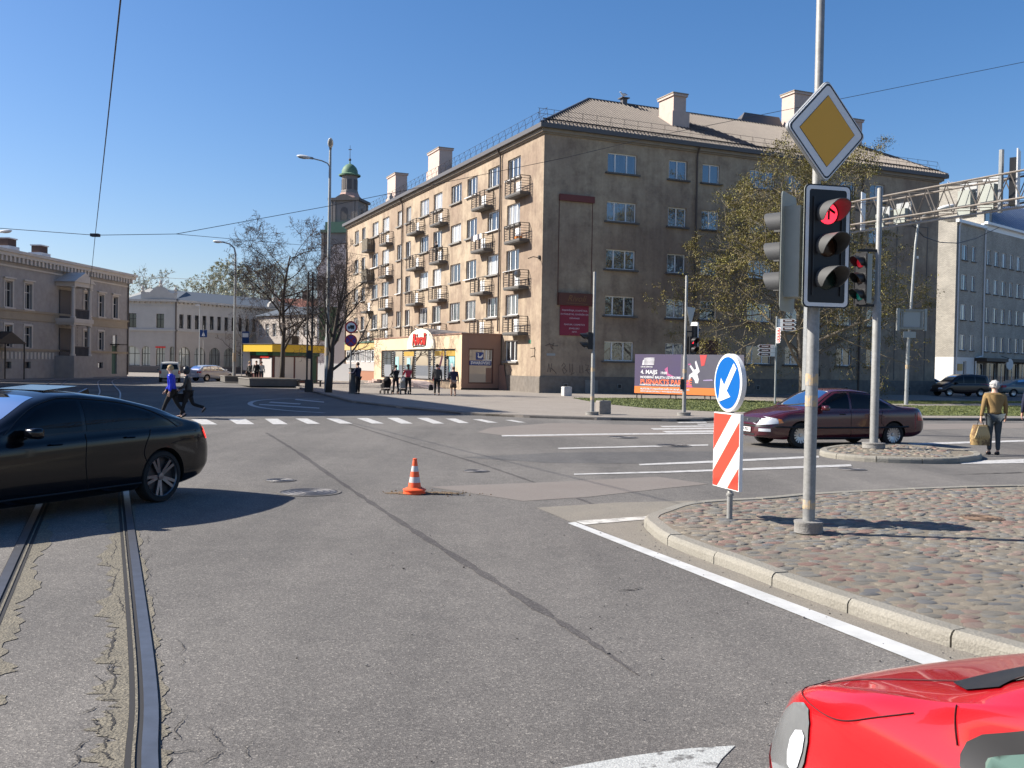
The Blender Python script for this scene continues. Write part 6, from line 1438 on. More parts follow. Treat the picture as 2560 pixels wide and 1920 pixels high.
def leaves_mb(sk, seed, n, size, lev0=2):
    r = np.random.default_rng(seed); cand = [(np.array(p), lev) for p, rs, lev in sk if lev >= lev0]; b = MB(); w_ = np.array([len(c[0]) for c in cand], float); w_ /= w_.sum()
    cl = r.choice(len(cand), n // 9, p=w_)
    for ci in cl:
        P, lev = cand[ci]; k = r.integers(1, len(P)); c = P[k] + r.normal(0, .05, 3); mi = int(r.integers(0, 3))
        for j in range(9):
            q = c + r.normal(0, .16, 3) * np.array([1, 1, .55]); a = r.normal(0, 1, 3); a /= np.linalg.norm(a); u = np.cross(a, [.2, .1, 1]); u /= np.linalg.norm(u) + 1e-6; s = size * r.uniform(.5, 1.25)
            b.add([q - a * s, q + u * s * .55, q + a * s, q - u * s * .55], [(0, 1, 2, 3)], mi)
    return b
def tree(name, label, loc, sk, bark, twig, cut=1, leaves=None, group=None, rz=0.0, tn=8):
    t = thing(name, label, 'tree', loc, rz, group)
    b = MB(); c = MB()
    for P, rs, lev in sk:
        if lev <= cut: b.tube(P, rs, tn if lev == 0 else 6)
        else: c.tube(P, rs, 4 if lev == cut + 1 else 3, cap=False)
    b.build('trunk', bark, t, smooth=True); o = c.build('crown', twig, t)
    if leaves: leaves.build('leaves', m_leaf, o)
    return t
# budding tree on the grass before the apartment house
def lime_tree():
    sk = grow(21, 14.2, .25, 1.15, 4, (24, 9, 6, 4), up=.12, first=.12, leader=.94, wob=.13, lenf=.66, droop=.035, twig_r=.011, trunk_lean=-.05)
    return tree('lime_tree', 'large spreading tree in yellow-green bud in front of the shaded side of the apartment house', (18.7, 62.5, PVZ), sk, m_bark2, m_twig2, 1, leaves_mb(sk, 3, 96000, .062, 2), rz=2.4)
lime_tree()
sk = grow(5, 12.6, .22, 1.0, 5, (15, 9, 6, 4, 3), up=.22, first=.24, leader=.80, wob=.14, lenf=.66, twig_r=.013, droop=.02)
tree('bare_tree', 'tall bare tree standing behind the planter in front of the yellow kiosk', (-17.9, 75.5, PVZ), sk, m_bark, m_twig, 1, rz=3.6)
sk = grow(11, 9.0, .22, .80, 5, (11, 7, 5, 4, 2), up=.32, first=.17, leader=.74, wob=.14, lenf=.68, twig_r=.010)
tree('bare_tree', 'bare tree with a thick dark trunk beside the no-lorry sign', (-11.0, 58.3, PVZ), sk, m_bark, m_twig, 1, rz=4.6)
sk = grow(12, 7.6, .13, .85, 4, (9, 6, 4, 3), up=.3, first=.2, leader=.8, lenf=.6, twig_r=.014)
tree('bare_tree', 'small bare tree left of the kiosk behind the bus stop', (-27.0, 99.0, PVZ), sk, m_bark, m_twig, 1, rz=.3)
sk = grow(14, 8.5, .15, .85, 4, (9, 6, 4, 3), up=.3, first=.2, leader=.8, lenf=.6, twig_r=.014)
tree('bare_tree', 'small bare tree right behind the kiosk before the grey gable house', (-19.2, 93.0, PVZ), sk, m_bark, m_twig, 1, rz=1.3)
sk = grow(15, 3.4, .035, .7, 3, (8, 5, 3), up=.4, first=.35, leader=.8, lenf=.5, twig_r=.007)
tree('young_tree', 'thin young bare tree in front of the shop annex', tuple(np.array(W(-6.0, 16.2, PVZ))), sk, m_twig2, m_twig2, 0, rz=.3, tn=5)
# trees on the rise far behind the old houses
m_ftw = mat('far_twig_haze', (0.26, 0.24, 0.21), .95); far_leaf = [mat('far_bud_haze_%d' % i, c, .8) for i, c in enumerate([(0.42, 0.43, 0.27), (0.40, 0.39, 0.29), (0.35, 0.36, 0.26)])]  # distance haze mixed into these colours: paler and greyer than near trees
def far_tree(label, loc, H, seed, nl, sx=1.0):
    sk = grow(seed, H, H * .022, .85, 3, (11, 7, 5), up=.3, first=.25, leader=.8, wob=.14, lenf=.62, twig_r=.03)
    t = thing('far_tree', label, 'tree', loc, seed, 'trees beyond the old houses'); b = MB(); c = MB()
    for P, rs, lev in sk: (b if lev < 2 else c).tube(P, rs, 5 if lev < 2 else 3, cap=False)
    b.build('trunk', m_ftw, t); o = c.build('crown', m_ftw, t)
    lb = leaves_mb(sk, seed + 1, nl * 3, .17, 2); lb.build('leaves', far_leaf, o)
for i, (sx, top, Y, nl, lab) in enumerate(((375, 704, 200, 700, 'thin tree behind the finials of the arcaded house'), (486, 697, 200, 2200, 'round budding tree standing alone above the long roof of the arcaded house'), (548, 692, 205, 2600, 'wide pale green tree just left of the curved lamp post'), (592, 700, 210, 2400, 'pale green tree right behind the curved lamp post'), (625, 690, 200, 1500, 'brownish budding tree behind the left side of the tall bare tree'), (668, 708, 205, 1600, 'budding tree behind the trunk of the tall bare tree'), (715, 722, 200, 1200, 'low tree behind the red tiled roof'), (345, 716, 190, 500, 'small faint tree over the palace end of the arcaded house'))):
    x, y, z = PY(sx, top, Y); far_tree(lab, (x, Y, 0), z * 1.17, 31 + i, nl)

# ------------------------------------------------------------------ vehicles
def paint(name, col, rough=.25, coat=1.0, flake=None, spec=.5):
    return mat(name, col, rough, coat=coat, spec=spec)
m_tyre = mat('tyre', (0.016, 0.016, 0.016), .85); m_rim = mat('alloy_rim', (0.40, 0.41, 0.43), .3, metal=.9); m_rimgrey = mat('grey_alloy', (0.16, 0.16, 0.17), .35, metal=.8); m_rimdk = mat('rim_shadow', (0.02, 0.02, 0.022), .5); m_cglass = glass_mat('car_glass', (0.004, 0.005, 0.006), (0.012, 0.013, 0.014), .4, .9, -.02); m_cglass2 = glass_mat('windscreen_glass', (0.015, 0.018, 0.02), (0.03, 0.033, 0.036), .4, .9, .02)
m_trim = mat('car_trim', (0.018, 0.018, 0.019), .5); m_seam = mat('panel_gap', (0.006, 0.005, 0.005), .8); m_tail = mat('tail_lamp', (0.45, 0.01, 0.012), .2, coat=1.0); m_taillit = mat('tail_lamp_lit', (0.6, 0.02, 0.02), .2, emit=(1, .04, .03), estr=.8); m_lampc = mat('headlamp_clear', (0.62, 0.64, 0.66), .12, coat=1.0); m_chrome = mat('chrome', (0.65, 0.66, 0.68), .15, metal=1.0); m_amber = mat('indicator_amber', (0.75, 0.22, 0.02), .25, coat=1); m_plate = mat('number_plate', (0.72, 0.72, 0.70), .5)
def sm_interp(xs, ys, x, sig=.05):
    g = np.linspace(min(xs) - .4, max(xs) + .4, 900); v = np.interp(g, xs, ys); k = max(1, int(sig / (g[1] - g[0])))
    kr = np.exp(-.5 * (np.arange(-3 * k, 3 * k + 1) / k) ** 2); kr /= kr.sum(); vp = np.pad(v, 3 * k, mode='edge'); return np.interp(x, g, np.convolve(vp, kr, 'valid'))
def crom(P, sub):
    P = [np.array(p, float) for p in P]; out = []
    for i in range(len(P) - 1):
        p0, p1, p2, p3 = P[max(i - 1, 0)], P[i], P[i + 1], P[min(i + 2, len(P) - 1)]
        for k in range(sub):
            t = k / sub; out.append(.5 * (2 * p1 + (p2 - p0) * t + (2 * p0 - 5 * p1 + 4 * p2 - p3) * t * t + (3 * p1 - p0 - 3 * p2 + p3) * t ** 3))
    return out + [P[-1]]
class Car:
    """x forward, y left, z up. top: side outline of hood/roof/boot, belt: shoulder line, plan: half width along x"""
    def __init__(s, name, label, loc, heading, top, belt, plan, bot, W2, wheels, wr, body, tumble=.26, sig=.06, cat='car', rim='multi', group=None, ns=110):
        s.t = thing(name, label, cat, loc, heading, group); s.mat = body; xs = np.linspace(top[0][0], top[-1][0], ns)
        T = sm_interp(*zip(*top), xs, sig); B = sm_interp(*zip(*belt), xs, sig); Wd = sm_interp(*zip(*plan), xs, sig * .8); Z = sm_interp(*zip(*bot), xs, sig); V = []; sub = 4
        for x, t, bl, w_, zb in zip(xs, T, B, Wd, Z):
            w_ *= W2; g = max(0.0, t - bl); bl = min(bl, t - .015); m = zb + (bl - zb) * .55
            wt = w_ * .955 - tumble * g
            ring = [(0, zb), (w_ * .80, zb), (w_ * .965, zb + .06 * (bl - zb) / .5), (w_ * .995, zb + (bl - zb) * .30), (w_, m), (w_ * .992, bl - .10 * min(1, (bl - zb) / .4)), (w_ * .955, bl - .005)]
            q_ = min(1.0, max(0.0, (g - .02) / .26)); q_ = q_ * q_ * (3 - 2 * q_)
            if True: rA = [(w_ * .955 - tumble * g * .5 + .02, bl + (t - bl) * .5), (wt, t - .075), (wt - .10, t - .018), (wt * .5, t + .012), (0, t + .022)]
            rB = [(w_ * .955 - .045 - tumble * g * .3, bl + (t - bl) * .6 + .004), (w_ * .86, t - .012), (w_ * .70, t + .006), (w_ * .40, t + .022), (0, t + .028)]
            ring += [(a_[0] * q_ + c_[0] * (1 - q_), a_[1] * q_ + c_[1] * (1 - q_)) for a_, c_ in zip(rA, rB)]
            V.append(crom(ring, sub))
        n = len(V[0]); b = MB()
        for i, rg in enumerate(V):
            rg = list(rg); full = [(xs[i], y, z) for y, z in rg] + [(xs[i], -y, z) for y, z in rg[-2:0:-1]]; b.v += [tuple(map(float, p)) for p in full]
        N = 2 * n - 2
        for i in range(ns - 1):
            for j in range(N): a = i * N + j; c = i * N + (j + 1) % N; b.f.append((a, c, c + N, a + N)); b.m.append(0)
        b.f.append(tuple(range(N))[::-1]); b.m.append(0); b.f.append(tuple((ns - 1) * N + j for j in range(N))); b.m.append(0)
        me = b.mesh('body', [body, m_seam])
        bm = bmesh.new(); bm.from_mesh(me); bmesh.ops.recalc_face_normals(bm, faces=bm.faces); bm.to_mesh(me); bm.free()
        s.bvh = BVHTree.FromPolygons([v.co.copy() for v in me.vertices], [tuple(p.vertices) for p in me.polygons])
        o = link('body', me, s.t); s.body = o
        cut = MB(); 
        for wx in wheels:
            for sd in (-1, 1): cut.lathe([(.001, sd * (W2 - .30)), (wr * 1.13, sd * (W2 - .30)), (wr * 1.13, sd * (W2 + .2)), (.001, sd * (W2 + .2))], 36, (wx, 0, wr), ax='y', mi=0)
        cm = cut.mesh('cut', [m_seam]); bm = bmesh.new(); bm.from_mesh(cm); bmesh.ops.remove_doubles(bm, verts=bm.verts, dist=1e-4); bmesh.ops.recalc_face_normals(bm, faces=bm.faces); bm.to_mesh(cm); bm.free()
        co = bpy.data.objects.new('cut', cm); COL.objects.link(co); co.matrix_world = Matrix.Translation(loc) @ Matrix.Rotation(heading, 4, 'Z')
        md = o.modifiers.new('b', 'BOOLEAN'); md.object = co; md.operation = 'DIFFERENCE'; md.solver = 'EXACT'; md.material_mode = 'TRANSFER'
        bpy.context.view_layer.update(); dg = bpy.context.evaluated_depsgraph_get(); nm = bpy.data.meshes.new_from_object(o.evaluated_get(dg)); o.modifiers.clear(); o.data = nm; nm.name = 'body'
        bpy.data.objects.remove(co)
        nm.polygons.foreach_set('use_smooth', [True] * len(nm.polygons)); nm.set_sharp_from_angle(angle=R(42)); nm.update()
        s.wr = wr; s.W2 = W2; rimm = s.wheel_mesh(rim)
        for wx in wheels:
            for sd in (-1, 1): s.wheel(wx, sd, rimm)
    def wheel_mesh(s, kind):
        wr = s.wr; tq = .77 if kind == 'multi' else .64; ty = MB().lathe([(wr * tq, -.09), (wr * max(.80, tq + .05), -.105), (wr * .95, -.10), (wr, -.075), (wr, .075), (wr * .95, .10), (wr * .80, .105), (wr * .64, .09)], 36, ax='y').mesh('tyre', m_tyre, angle=40)
        q_ = .78 if kind == 'multi' else .66; b = MB(); b.lathe([(wr * q_, -.09), (wr * (q_ - .015), -.10), (wr * (q_ - .05), -.085), (wr * (q_ - .06), .05)], 36, ax='y')
        n = {'multi': 10, 'mesh': 16, 'disc': 7}[kind]; q_ = .80 if kind == 'multi' else .66
        for k in range(n):
            a = 2 * math.pi * (k // 2) / (n / 2) + (.16 if k % 2 else -.16) if kind == 'multi' else 2 * math.pi * k / n
            c, d = math.cos(a), math.sin(a); r0, r1 = wr * .10, wr * (q_ - .04); m_ = (r0 + r1) / 2
            b.obox((m_ * c, -.066, m_ * d), ((r1 - r0) / 2 * c, -.012, (r1 - r0) / 2 * d), (-(.020 if kind != 'disc' else .05) * d, 0, (.020 if kind != 'disc' else .05) * c), (0, .012, 0))
        b.lathe([(.001, -.085), (wr * .13, -.082), (wr * .15, -.06)], 16, ax='y')
        if kind == 'mesh':
            b.lathe([(wr * .40, -.075), (wr * .43, -.075)], 24, ax='y')
        return ty, b.mesh('rim', m_rimgrey if kind == 'multi' else m_rim, angle=35), MB().lathe([(.001, -.035), (wr * (q_ - .04), -.035)], 24, ax='y').mesh('rim_shade_disc', m_rimdk)  # last mesh: near-black disc that paints the shade behind the spokes
    def wheel(s, wx, sd, ms):
        o = link('wheel', ms[0], s.t, (wx, sd * (s.W2 - .135), s.wr)); o.rotation_euler = (0, random.uniform(0, 1), math.pi if sd > 0 else 0)
        link('rim', ms[1], o); link('rim_shade_disc', ms[2], o)
    def hit(s, p, d):
        h = s.bvh.ray_cast(Vector(p), Vector(d)); return h if h[0] is not None else None
    def patch(s, name, poly, view, m, off=.006, step=.06, parent=None, thick=False):
        """panel that follows the body: outline poly (u,v) looked at along view ('L','R','T','F','B' or (origin,u,v))"""
        E = {'L': ((0, 5, 0), (1, 0, 0), (0, 0, 1)), 'R': ((0, -5, 0), (1, 0, 0), (0, 0, 1)), 'T': ((0, 0, 5), (1, 0, 0), (0, 1, 0)), 'F': ((8, 0, 0), (0, 1, 0), (0, 0, 1)), 'B': ((-8, 0, 0), (0, 1, 0), (0, 0, 1))}
        og, u, v = [Vector(q) for q in (E[view] if isinstance(view, str) else view)]
        D = {'L': (0, -1, 0), 'R': (0, 1, 0), 'T': (0, 0, -1), 'F': (-1, 0, 0), 'B': (1, 0, 0)}
        d = Vector(D[view]) if isinstance(view, str) else (-og).normalized() if False else -(u.cross(v))
        bm = bmesh.new(); vs = [bm.verts.new((a, c, 0)) for a, c in poly]; bm.faces.new(vs)
        lo = [min(p[i] for p in poly) for i in (0, 1)]; hi = [max(p[i] for p in poly) for i in (0, 1)]
        for i in (0, 1):
            k = lo[i] + step
            while k < hi[i] - 1e-4:
                nn = [0, 0, 0]; nn[i] = 1; cc = [0, 0, 0]; cc[i] = k
                bmesh.ops.bisect_plane(bm, geom=bm.verts[:] + bm.edges[:] + bm.faces[:], plane_co=cc, plane_no=nn); k += step
        bad = []
        for q in bm.verts:
            p = og + u * q.co[0] + v * q.co[1]; h = s.hit(p, d)
            if h is None: bad.append(q); continue
            n = h[1] if h[1].dot(d) < 0 else -h[1]; q.co = h[0] + n * off
        if bad: bmesh.ops.delete(bm, geom=bad, context='VERTS')
        bmesh.ops.triangulate(bm, faces=bm.faces[:])
        me = bpy.data.meshes.new(name); bm.to_mesh(me); bm.free(); me.materials.append(m); me.polygons.foreach_set('use_smooth', [True] * len(me.polygons)); me.update()
        return link(name, me, parent or s.t)
    def both(s, name, poly, m, off=.006, **k): s.patch(name, poly, 'L', m, off, **k); return s.patch(name, poly, 'R', m, off, **k)
    def seam(s, pts, view, wd=.007, m=None, off=.003, name='panel_gap', n=8):
        E = {'L': ((0, 5, 0), (1, 0, 0), (0, 0, 1), (0, -1, 0)), 'R': ((0, -5, 0), (1, 0, 0), (0, 0, 1), (0, 1, 0)), 'T': ((0, 0, 5), (1, 0, 0), (0, 1, 0), (0, 0, -1)), 'F': ((8, 0, 0), (0, 1, 0), (0, 0, 1), (-1, 0, 0))}[view]
        og, u, v, d = [Vector(q) for q in E]; P = []
        for a, c in smooth_path(pts, n):
            h = s.hit(og + u * float(a) + v * float(c), d)
            if h: nn = h[1] if h[1].dot(d) < 0 else -h[1]; P.append(np.array(h[0] + nn * off))
        if len(P) > 1: MB().tube(P, wd, 4).build(name, m or m_seam, s.t)
    def mirror(s, x, z, m, yo=None, sc=1.0):
        for sd in (-1, 1):
            y = sd * ((yo or s.W2) + .03); b = MB(); V = []; q_ = rrect(.22 * sc, .13 * sc, .045 * sc, 3, y + sd * .07 * sc, z); cy_, k_ = y + sd * .07 * sc, len(q_)
            for xo, f_ in ((-.065, .82), (-.06, .95), (-.02, 1.0), (.03, .93), (.06, .70), (.07, .4)): V += [(x + xo * sc, cy_ + (a_ - cy_) * f_, z + (c_ - z) * f_) for a_, c_ in q_]
            b.add(V, [(r_ * k_ + i, r_ * k_ + (i + 1) % k_, (r_ + 1) * k_ + (i + 1) % k_, (r_ + 1) * k_ + i) for r_ in range(5) for i in range(k_)] + [tuple(range(k_)), tuple(5 * k_ + i for i in range(k_))]); b.tube([(x + .02, y - sd * .10, z - .07), (x, y, z - .04)], .025, 6); b.build('wing_mirror', m, s.t, smooth=True)
    def plate(s, x, z, txt, front=True):
        o = MB().box(-.26, .26, -.006, .006, -.056, .056).build('number_plate', m_plate, s.t, (x, 0, z), math.pi / 2 if front else -math.pi / 2)
        if txt: text('plate_number', txt, .105, m_black, o, (.02, -.009, 0), xs=.82)
        return o

def heading_of(v): return math.atan2(v[1], v[0])
# --- black fastback on the left (front is outside the picture)
dv = np.array([-.42, -.9075]); dv /= np.linalg.norm(dv); hd = heading_of(dv); lat = np.array([-dv[1], dv[0]])     # lat = car's left
wcon = np.array([-4.60, 12.90]); ctr = wcon - lat * .93 + dv * 1.47
m_bkpaint = paint('black_car_paint', (0.002, 0.0025, 0.004), .15, .35, spec=.25)
bw_ = Car('black_car', 'glossy black fastback car turning at the left edge with its sunroof tilted open', (ctr[0], ctr[1], 0), hd,
    [(-2.46, .80), (-2.44, .98), (-2.30, 1.03), (-2.0, 1.10), (-1.5, 1.28), (-.9, 1.41), (-.3, 1.48), (.05, 1.475), (.38, 1.40), (.82, 1.17), (1.14, 1.0), (1.9, .95), (2.25, .86), (2.42, .70), (2.48, .55)],
    [(-2.46, .78), (-2.3, .99), (-1.2, 1.0), (0, .97), (1.1, .93), (1.9, .88), (2.48, .52)],
    [(-2.46, .80), (-2.40, .88), (-2.15, .95), (-1.6, 1.0), (0, .99), (1.6, .985), (2.1, .90), (2.35, .76), (2.48, .5)],
    [(-2.46, .40), (-2.3, .27), (-1.9, .20), (0, .18), (1.9, .19), (2.3, .24), (2.48, .40)], .93, (-1.47, 1.47), .345, m_bkpaint, .30)
bw_.both('side_window', [(-1.62, 1.02), (-1.25, 1.20), (-.85, 1.31), (-.25, 1.38), (-.25, 1.02)], m_cglass, .004)
bw_.both('side_window', [(-.19, 1.02), (-.19, 1.385), (.10, 1.37), (.38, 1.29), (.80, 1.03), (.74, 1.0)], m_cglass, .004)
bw_.patch('windscreen', [(.26, -.56), (.26, .56), (.73, .66), (1.10, .68), (1.18, 0), (1.10, -.68), (.73, -.66)], 'T', m_cglass2, .004)
bw_.patch('rear_window', [(-2.0, -.5), (-2.0, .5), (-1.2, .58), (-.95, .52), (-.95, -.52), (-1.2, -.58)], 'T', m_cglass, .004)
bw_.patch('tail_lamp', [(-2.47, .80), (-2.47, .95), (-2.36, .96), (-2.27, .91), (-2.34, .80)], 'L', m_taillit, .006, step=.04); bw_.patch('tail_lamp', [(-2.47, .80), (-2.47, .95), (-2.36, .96), (-2.27, .91), (-2.34, .80)], 'R', m_taillit, .006, step=.04)
for v in 'LR':
    bw_.seam([(-.22, .98), (-.20, .6), (-.25, .28)], v, .005); bw_.seam([(1.02, .95), (1.05, .6), (1.0, .28)], v, .005); bw_.seam([(-1.25, .98), (-1.12, .7), (-1.22, .5)], v, .005); bw_.seam([(-2.4, .83), (-1.9, .82), (-1.6, .78)], v, .004)
    bw_.seam([(-1.75, 1.0), (-1.3, 1.23), (-.8, 1.35), (-.1, 1.415), (.14, 1.40), (.45, 1.30), (.87, 1.03)], v, .008, m_trim); bw_.seam([(1.1, .30), (0, .30), (-1.1, .30)], v, .012, m_trim)
    bw_.seam([(-.95, .90), (-.80, .905)], v, .014, m_bkpaint, .02, 'door_handle'); bw_.seam([(.15, .88), (.32, .885)], v, .014, m_bkpaint, .02, 'door_handle')
bw_.mirror(.62, 1.04, m_bkpaint, .92)
b = MB(); b.add([(.0, -.42, 1.503), (.0, .42, 1.503), (-.50, .42, 1.548), (-.50, -.42, 1.548), (.0, -.42, 1.495), (.0, .42, 1.495), (-.50, .42, 1.540), (-.50, -.42, 1.540)], [(0, 1, 2, 3), (4, 7, 6, 5), (2, 6, 7, 3), (1, 5, 6, 2), (0, 3, 7, 4)]); b.build('sunroof', m_bkpaint, bw_.t)
b = MB(); b.yprism([(-1.05, 1.40), (-.80, 1.42), (-1.02, 1.50)], -.02, .02); b.build('roof_antenna', m_bkpaint, bw_.t)
bw_.patch('sticker', [(.85, .50), (.95, .50), (.95, .58), (.85, .58)], 'T', mat('sticker_green', (.25, .5, .25), .6), .008)
b = MB(); b.ell((.10, .36, 1.12), .10, .085, .13, 10, 8); b.ell((.0, .36, .86), .15, .22, .2, 10, 8); 
# --- maroon saloon crossing in the middle
dv2 = np.array([-.951, -.309]); dv2 /= np.linalg.norm(dv2); hd2 = heading_of(dv2); lat2 = np.array([-dv2[1], dv2[0]])
wr2 = np.array([9.72, 24.65]); c2 = wr2 - lat2 * .87 + dv2 * 1.365
m_maroon = paint('maroon_paint', (0.060, 0.008, 0.013), .26, .7)
om = Car('maroon_car', 'dark maroon saloon car crossing the junction with a licence plate at its front', (c2[0], c2[1], 0), hd2,
    [(-2.38, .72), (-2.34, .95), (-2.2, 1.0), (-1.65, 1.03), (-1.35, 1.12), (-.75, 1.39), (-.3, 1.45), (.15, 1.44), (.45, 1.37), (1.05, 1.03), (1.22, .95), (1.7, .89), (2.1, .79), (2.3, .68), (2.40, .52)],
    [(-2.38, .72), (-2.2, .95), (-1.2, .95), (0, .93), (1.0, .90), (1.8, .82), (2.40, .50)],
    [(-2.38, .80), (-2.3, .90), (-2.0, .97), (-1.2, 1.0), (1.2, 1.0), (1.8, .95), (2.15, .86), (2.32, .74), (2.40, .55)],
    [(-2.38, .36), (-2.1, .25), (0, .19), (1.9, .20), (2.40, .27)], .89, (-1.365, 1.365), .315, m_maroon, .33, rim='mesh')
om.both('side_window', [(-.75, .97), (-.75, 1.31), (-.1, 1.365), (-.1, .97)], m_cglass, .004); om.both('side_window', [(-.03, .97), (-.03, 1.365), (.3, 1.345), (.5, 1.25), (.95, .98)], m_cglass, .004); om.both('side_window', [(-1.32, .98), (-.92, 1.22), (-.80, 1.28), (-.80, .97)], m_cglass, .004)
om.patch('windscreen', [(.38, -.52), (.38, .52), (1.1, .66), (1.17, 0), (1.1, -.66)], 'T', m_cglass2, .004); om.patch('rear_window', [(-1.42, -.58), (-1.42, .58), (-.75, .5), (-.75, -.5)], 'T', m_cglass, .004)
for v in 'LR':
    for a in ([(-.06, .93), (-.05, .6), (-.06, .26)], [(1.0, .90), (1.02, .6), (.98, .26)], [(-1.0, .93), (-.95, .65), (-1.1, .5)]): om.seam(a, v, .005)
    om.seam([(2.05, .52), (1.0, .50), (0, .50), (-1.0, .50), (-1.8, .52)], v, .022, m_trim, .004, 'side_moulding'); om.seam([(1.0, .24), (0, .24), (-1.0, .24)], v, .03, m_trim, .0, 'sill_trim')
    om.seam([(-.85, .84), (-.70, .845)], v, .014, m_trim, .012, 'door_handle'); om.seam([(.12, .83), (.28, .835)], v, .014, m_trim, .012, 'door_handle'); om.seam([(-1.5, 1.0), (-.95, 1.28), (-.5, 1.375), (.2, 1.39), (.5, 1.3), (1.02, .98)], v, .010, m_trim)
    s_ = 1 if v == 'L' else -1
    om.patch('headlamp', [(1.98, .60), (2.40, .55), (2.40, .70), (2.2, .76), (1.98, .71)], v, m_lampc, .006, step=.04); om.patch('indicator', [(1.86, .62), (1.975, .60), (1.975, .71), (1.9, .70)], v, m_amber, .006, step=.04); om.patch('tail_lamp', [(-2.4, .66), (-2.4, .90), (-2.1, .88), (-2.1, .68)], v, m_tail, .006, step=.05)
om.patch('grille', [(-.42, .60), (.42, .60), (.46, .72), (-.46, .72)], 'F', m_trim, .006, step=.08); om.patch('headlamp', [(.46, .57), (.74, .58), (.74, .72), (.5, .71)], 'F', m_lampc, .006, step=.05); om.patch('headlamp', [(-.46, .57), (-.74, .58), (-.74, .72), (-.5, .71)], 'F', m_lampc, .006, step=.05)
om.patch('bumper_strip', [(-.8, .505), (.8, .505), (.8, .55), (-.8, .55)], 'F', m_trim, .008, step=.08); om.patch('lower_grille', [(-.4, .29), (.4, .29), (.4, .34), (-.4, .34)], 'F', m_trim, .006); 
for s_ in (-1, 1): om.patch('fog_lamp', [(s_ * .55, .40), (s_ * .75, .40), (s_ * .75, .47), (s_ * .55, .47)], 'F', m_lampc, .008, step=.05)
om.plate(2.425, .43, 'EV-7552'); om.mirror(.78, .99, m_maroon, .88); b = MB(); b.lathe([(.001, -.01), (.05, -.008), (.05, 0)], 14, (0, 0, 0), ax='x'); b.build('badge', m_chrome, om.t, (2.36, 0, .65))
om.seam([(1.15, -.5), (1.12, 0), (1.0, .45)], 'T', .012, m_trim, .012, 'wiper'); om.seam([(1.2, .74), (1.7, .70), (2.15, .60)], 'T', .004); om.seam([(1.2, -.74), (1.7, -.70), (2.15, -.60)], 'T', .004)
# --- red car in the lower right corner
rdv = np.array([-.33, .944]); rdv /= np.linalg.norm(rdv); rh = heading_of(rdv); rl = np.array([-rdv[1], rdv[0]])
fl = np.array([0.97, 3.38])                     # front left corner of the red car on the ground
rc_ = fl - rl * .70 - rdv * 1.86
m_redp = paint('red_car_paint', (0.42, 0.006, 0.010), .25, .8); m_redseam = mat('red_gap', (.05, .002, .003), .6); m_lampbody = mat('headlamp_body', (0.13, 0.135, 0.135), .1, (0.19, 0.195, 0.195), 12, .8, coat=1.0)
rd_ = Car('red_car', 'bright red car cut off by the lower right corner of the photo', (rc_[0], rc_[1], 0), rh,
    [(-1.95, .75), (-1.9, 1.2), (-1.7, 1.45), (-1.0, 1.56), (-.1, 1.55), (.27, 1.42), (.95, 1.10), (1.09, 1.03), (1.32, .965), (1.62, .89), (1.90, .78), (2.06, .64), (2.13, .45)],
    [(-1.95, .75), (-1.7, .98), (0, .97), (.8, .95), (1.3, .93), (1.72, .83), (2.13, .45)],
    [(-1.95, .82), (-1.7, .94), (-1.0, 1.0), (.9, 1.0), (1.4, .975), (1.75, .91), (1.98, .80), (2.13, .58)],
    [(-1.95, .32), (0, .19), (1.7, .2), (2.13, .3)], .86, (-1.25, 1.25), .31, m_redp, .30, sig=.07, rim='disc', ns=160)
rd_.patch('windscreen', [(.36, -.52), (.36, .52), (.95, .66), (1.04, 0), (.95, -.66)], 'T', m_cglass2, .004)
rd_.patch('scuttle_panel', [(.93, -.70), (1.06, 0), (.93, .70), (1.05, .69), (1.19, .60), (1.27, 0), (1.19, -.60), (1.05, -.69)], 'T', m_trim, .006, step=.05)
for v in 'LR':
    sq_ = 1 if v == 'L' else -1; vw = ((1.72 + 2.1, sq_ * (.72 + 2.1), 0), (-.707, sq_ * .707, 0), (0, 0, 1)) if sq_ > 0 else ((1.72 + 2.1, -.72 - 2.1, 0), (.707, .707, 0), (0, 0, 1))
    rd_.patch('headlamp', [((u_ * sq_ if sq_ > 0 else -u_), z_) for u_, z_ in ((-.12, .55), (-.06, .51), (.02, .50), (.08, .53), (.13, .58), (.16, .65), (.172, .72), (.165, .78), (.14, .815), (.10, .82), (.04, .795), (-.03, .74), (-.09, .66), (-.12, .60))], vw, m_lampbody, .006, step=.02); rd_.patch('headlamp_reflector', [((u_ * sq_ if sq_ > 0 else -u_), z_) for u_, z_ in ((.07, .60), (.10, .59), (.13, .62), (.152, .68), (.158, .73), (.14, .745), (.105, .73), (.08, .69), (.068, .64))], vw, m_lampc, .010, step=.02)
    rd_.patch('window_seal', [(.925, .93), (.915, .965), (.87, 1.0), (.64, 1.10), (.34, 1.22), (.34, .90), (.80, .875), (.88, .885), (.915, .905)], v, m_trim, .006, step=.04)
    rd_.patch('quarter_window', [(.84, .94), (.835, .955), (.80, .975), (.64, 1.045), (.40, 1.13), (.40, .935), (.64, .925), (.80, .92), (.835, .928)], v, mat('tinted_glass', (0.085, 0.15, 0.13), .08, coat=1.0), .012, step=.04)
    rd_.patch('side_window', [(.18, .97), (.18, 1.33), (-.4, 1.42), (-.4, .97)], v, m_cglass, .006)
    rd_.seam([(1.76, .835), (1.56, .83), (1.40, .85), (1.24, .915), (1.13, .962)], v, .0020, m_redseam); rd_.seam([(.99, 1.03), (.965, .98), (.945, .945)], v, .0022, m_redseam); rd_.seam([(.90, .86), (.88, .55), (.90, .3)], v, .003, m_redseam)
    rd_.seam([(2.05, .60), (1.84, .48), (1.62, .46)], v, .003, m_redseam)
rd_.mirror(.22, 1.06, m_redp, .86)
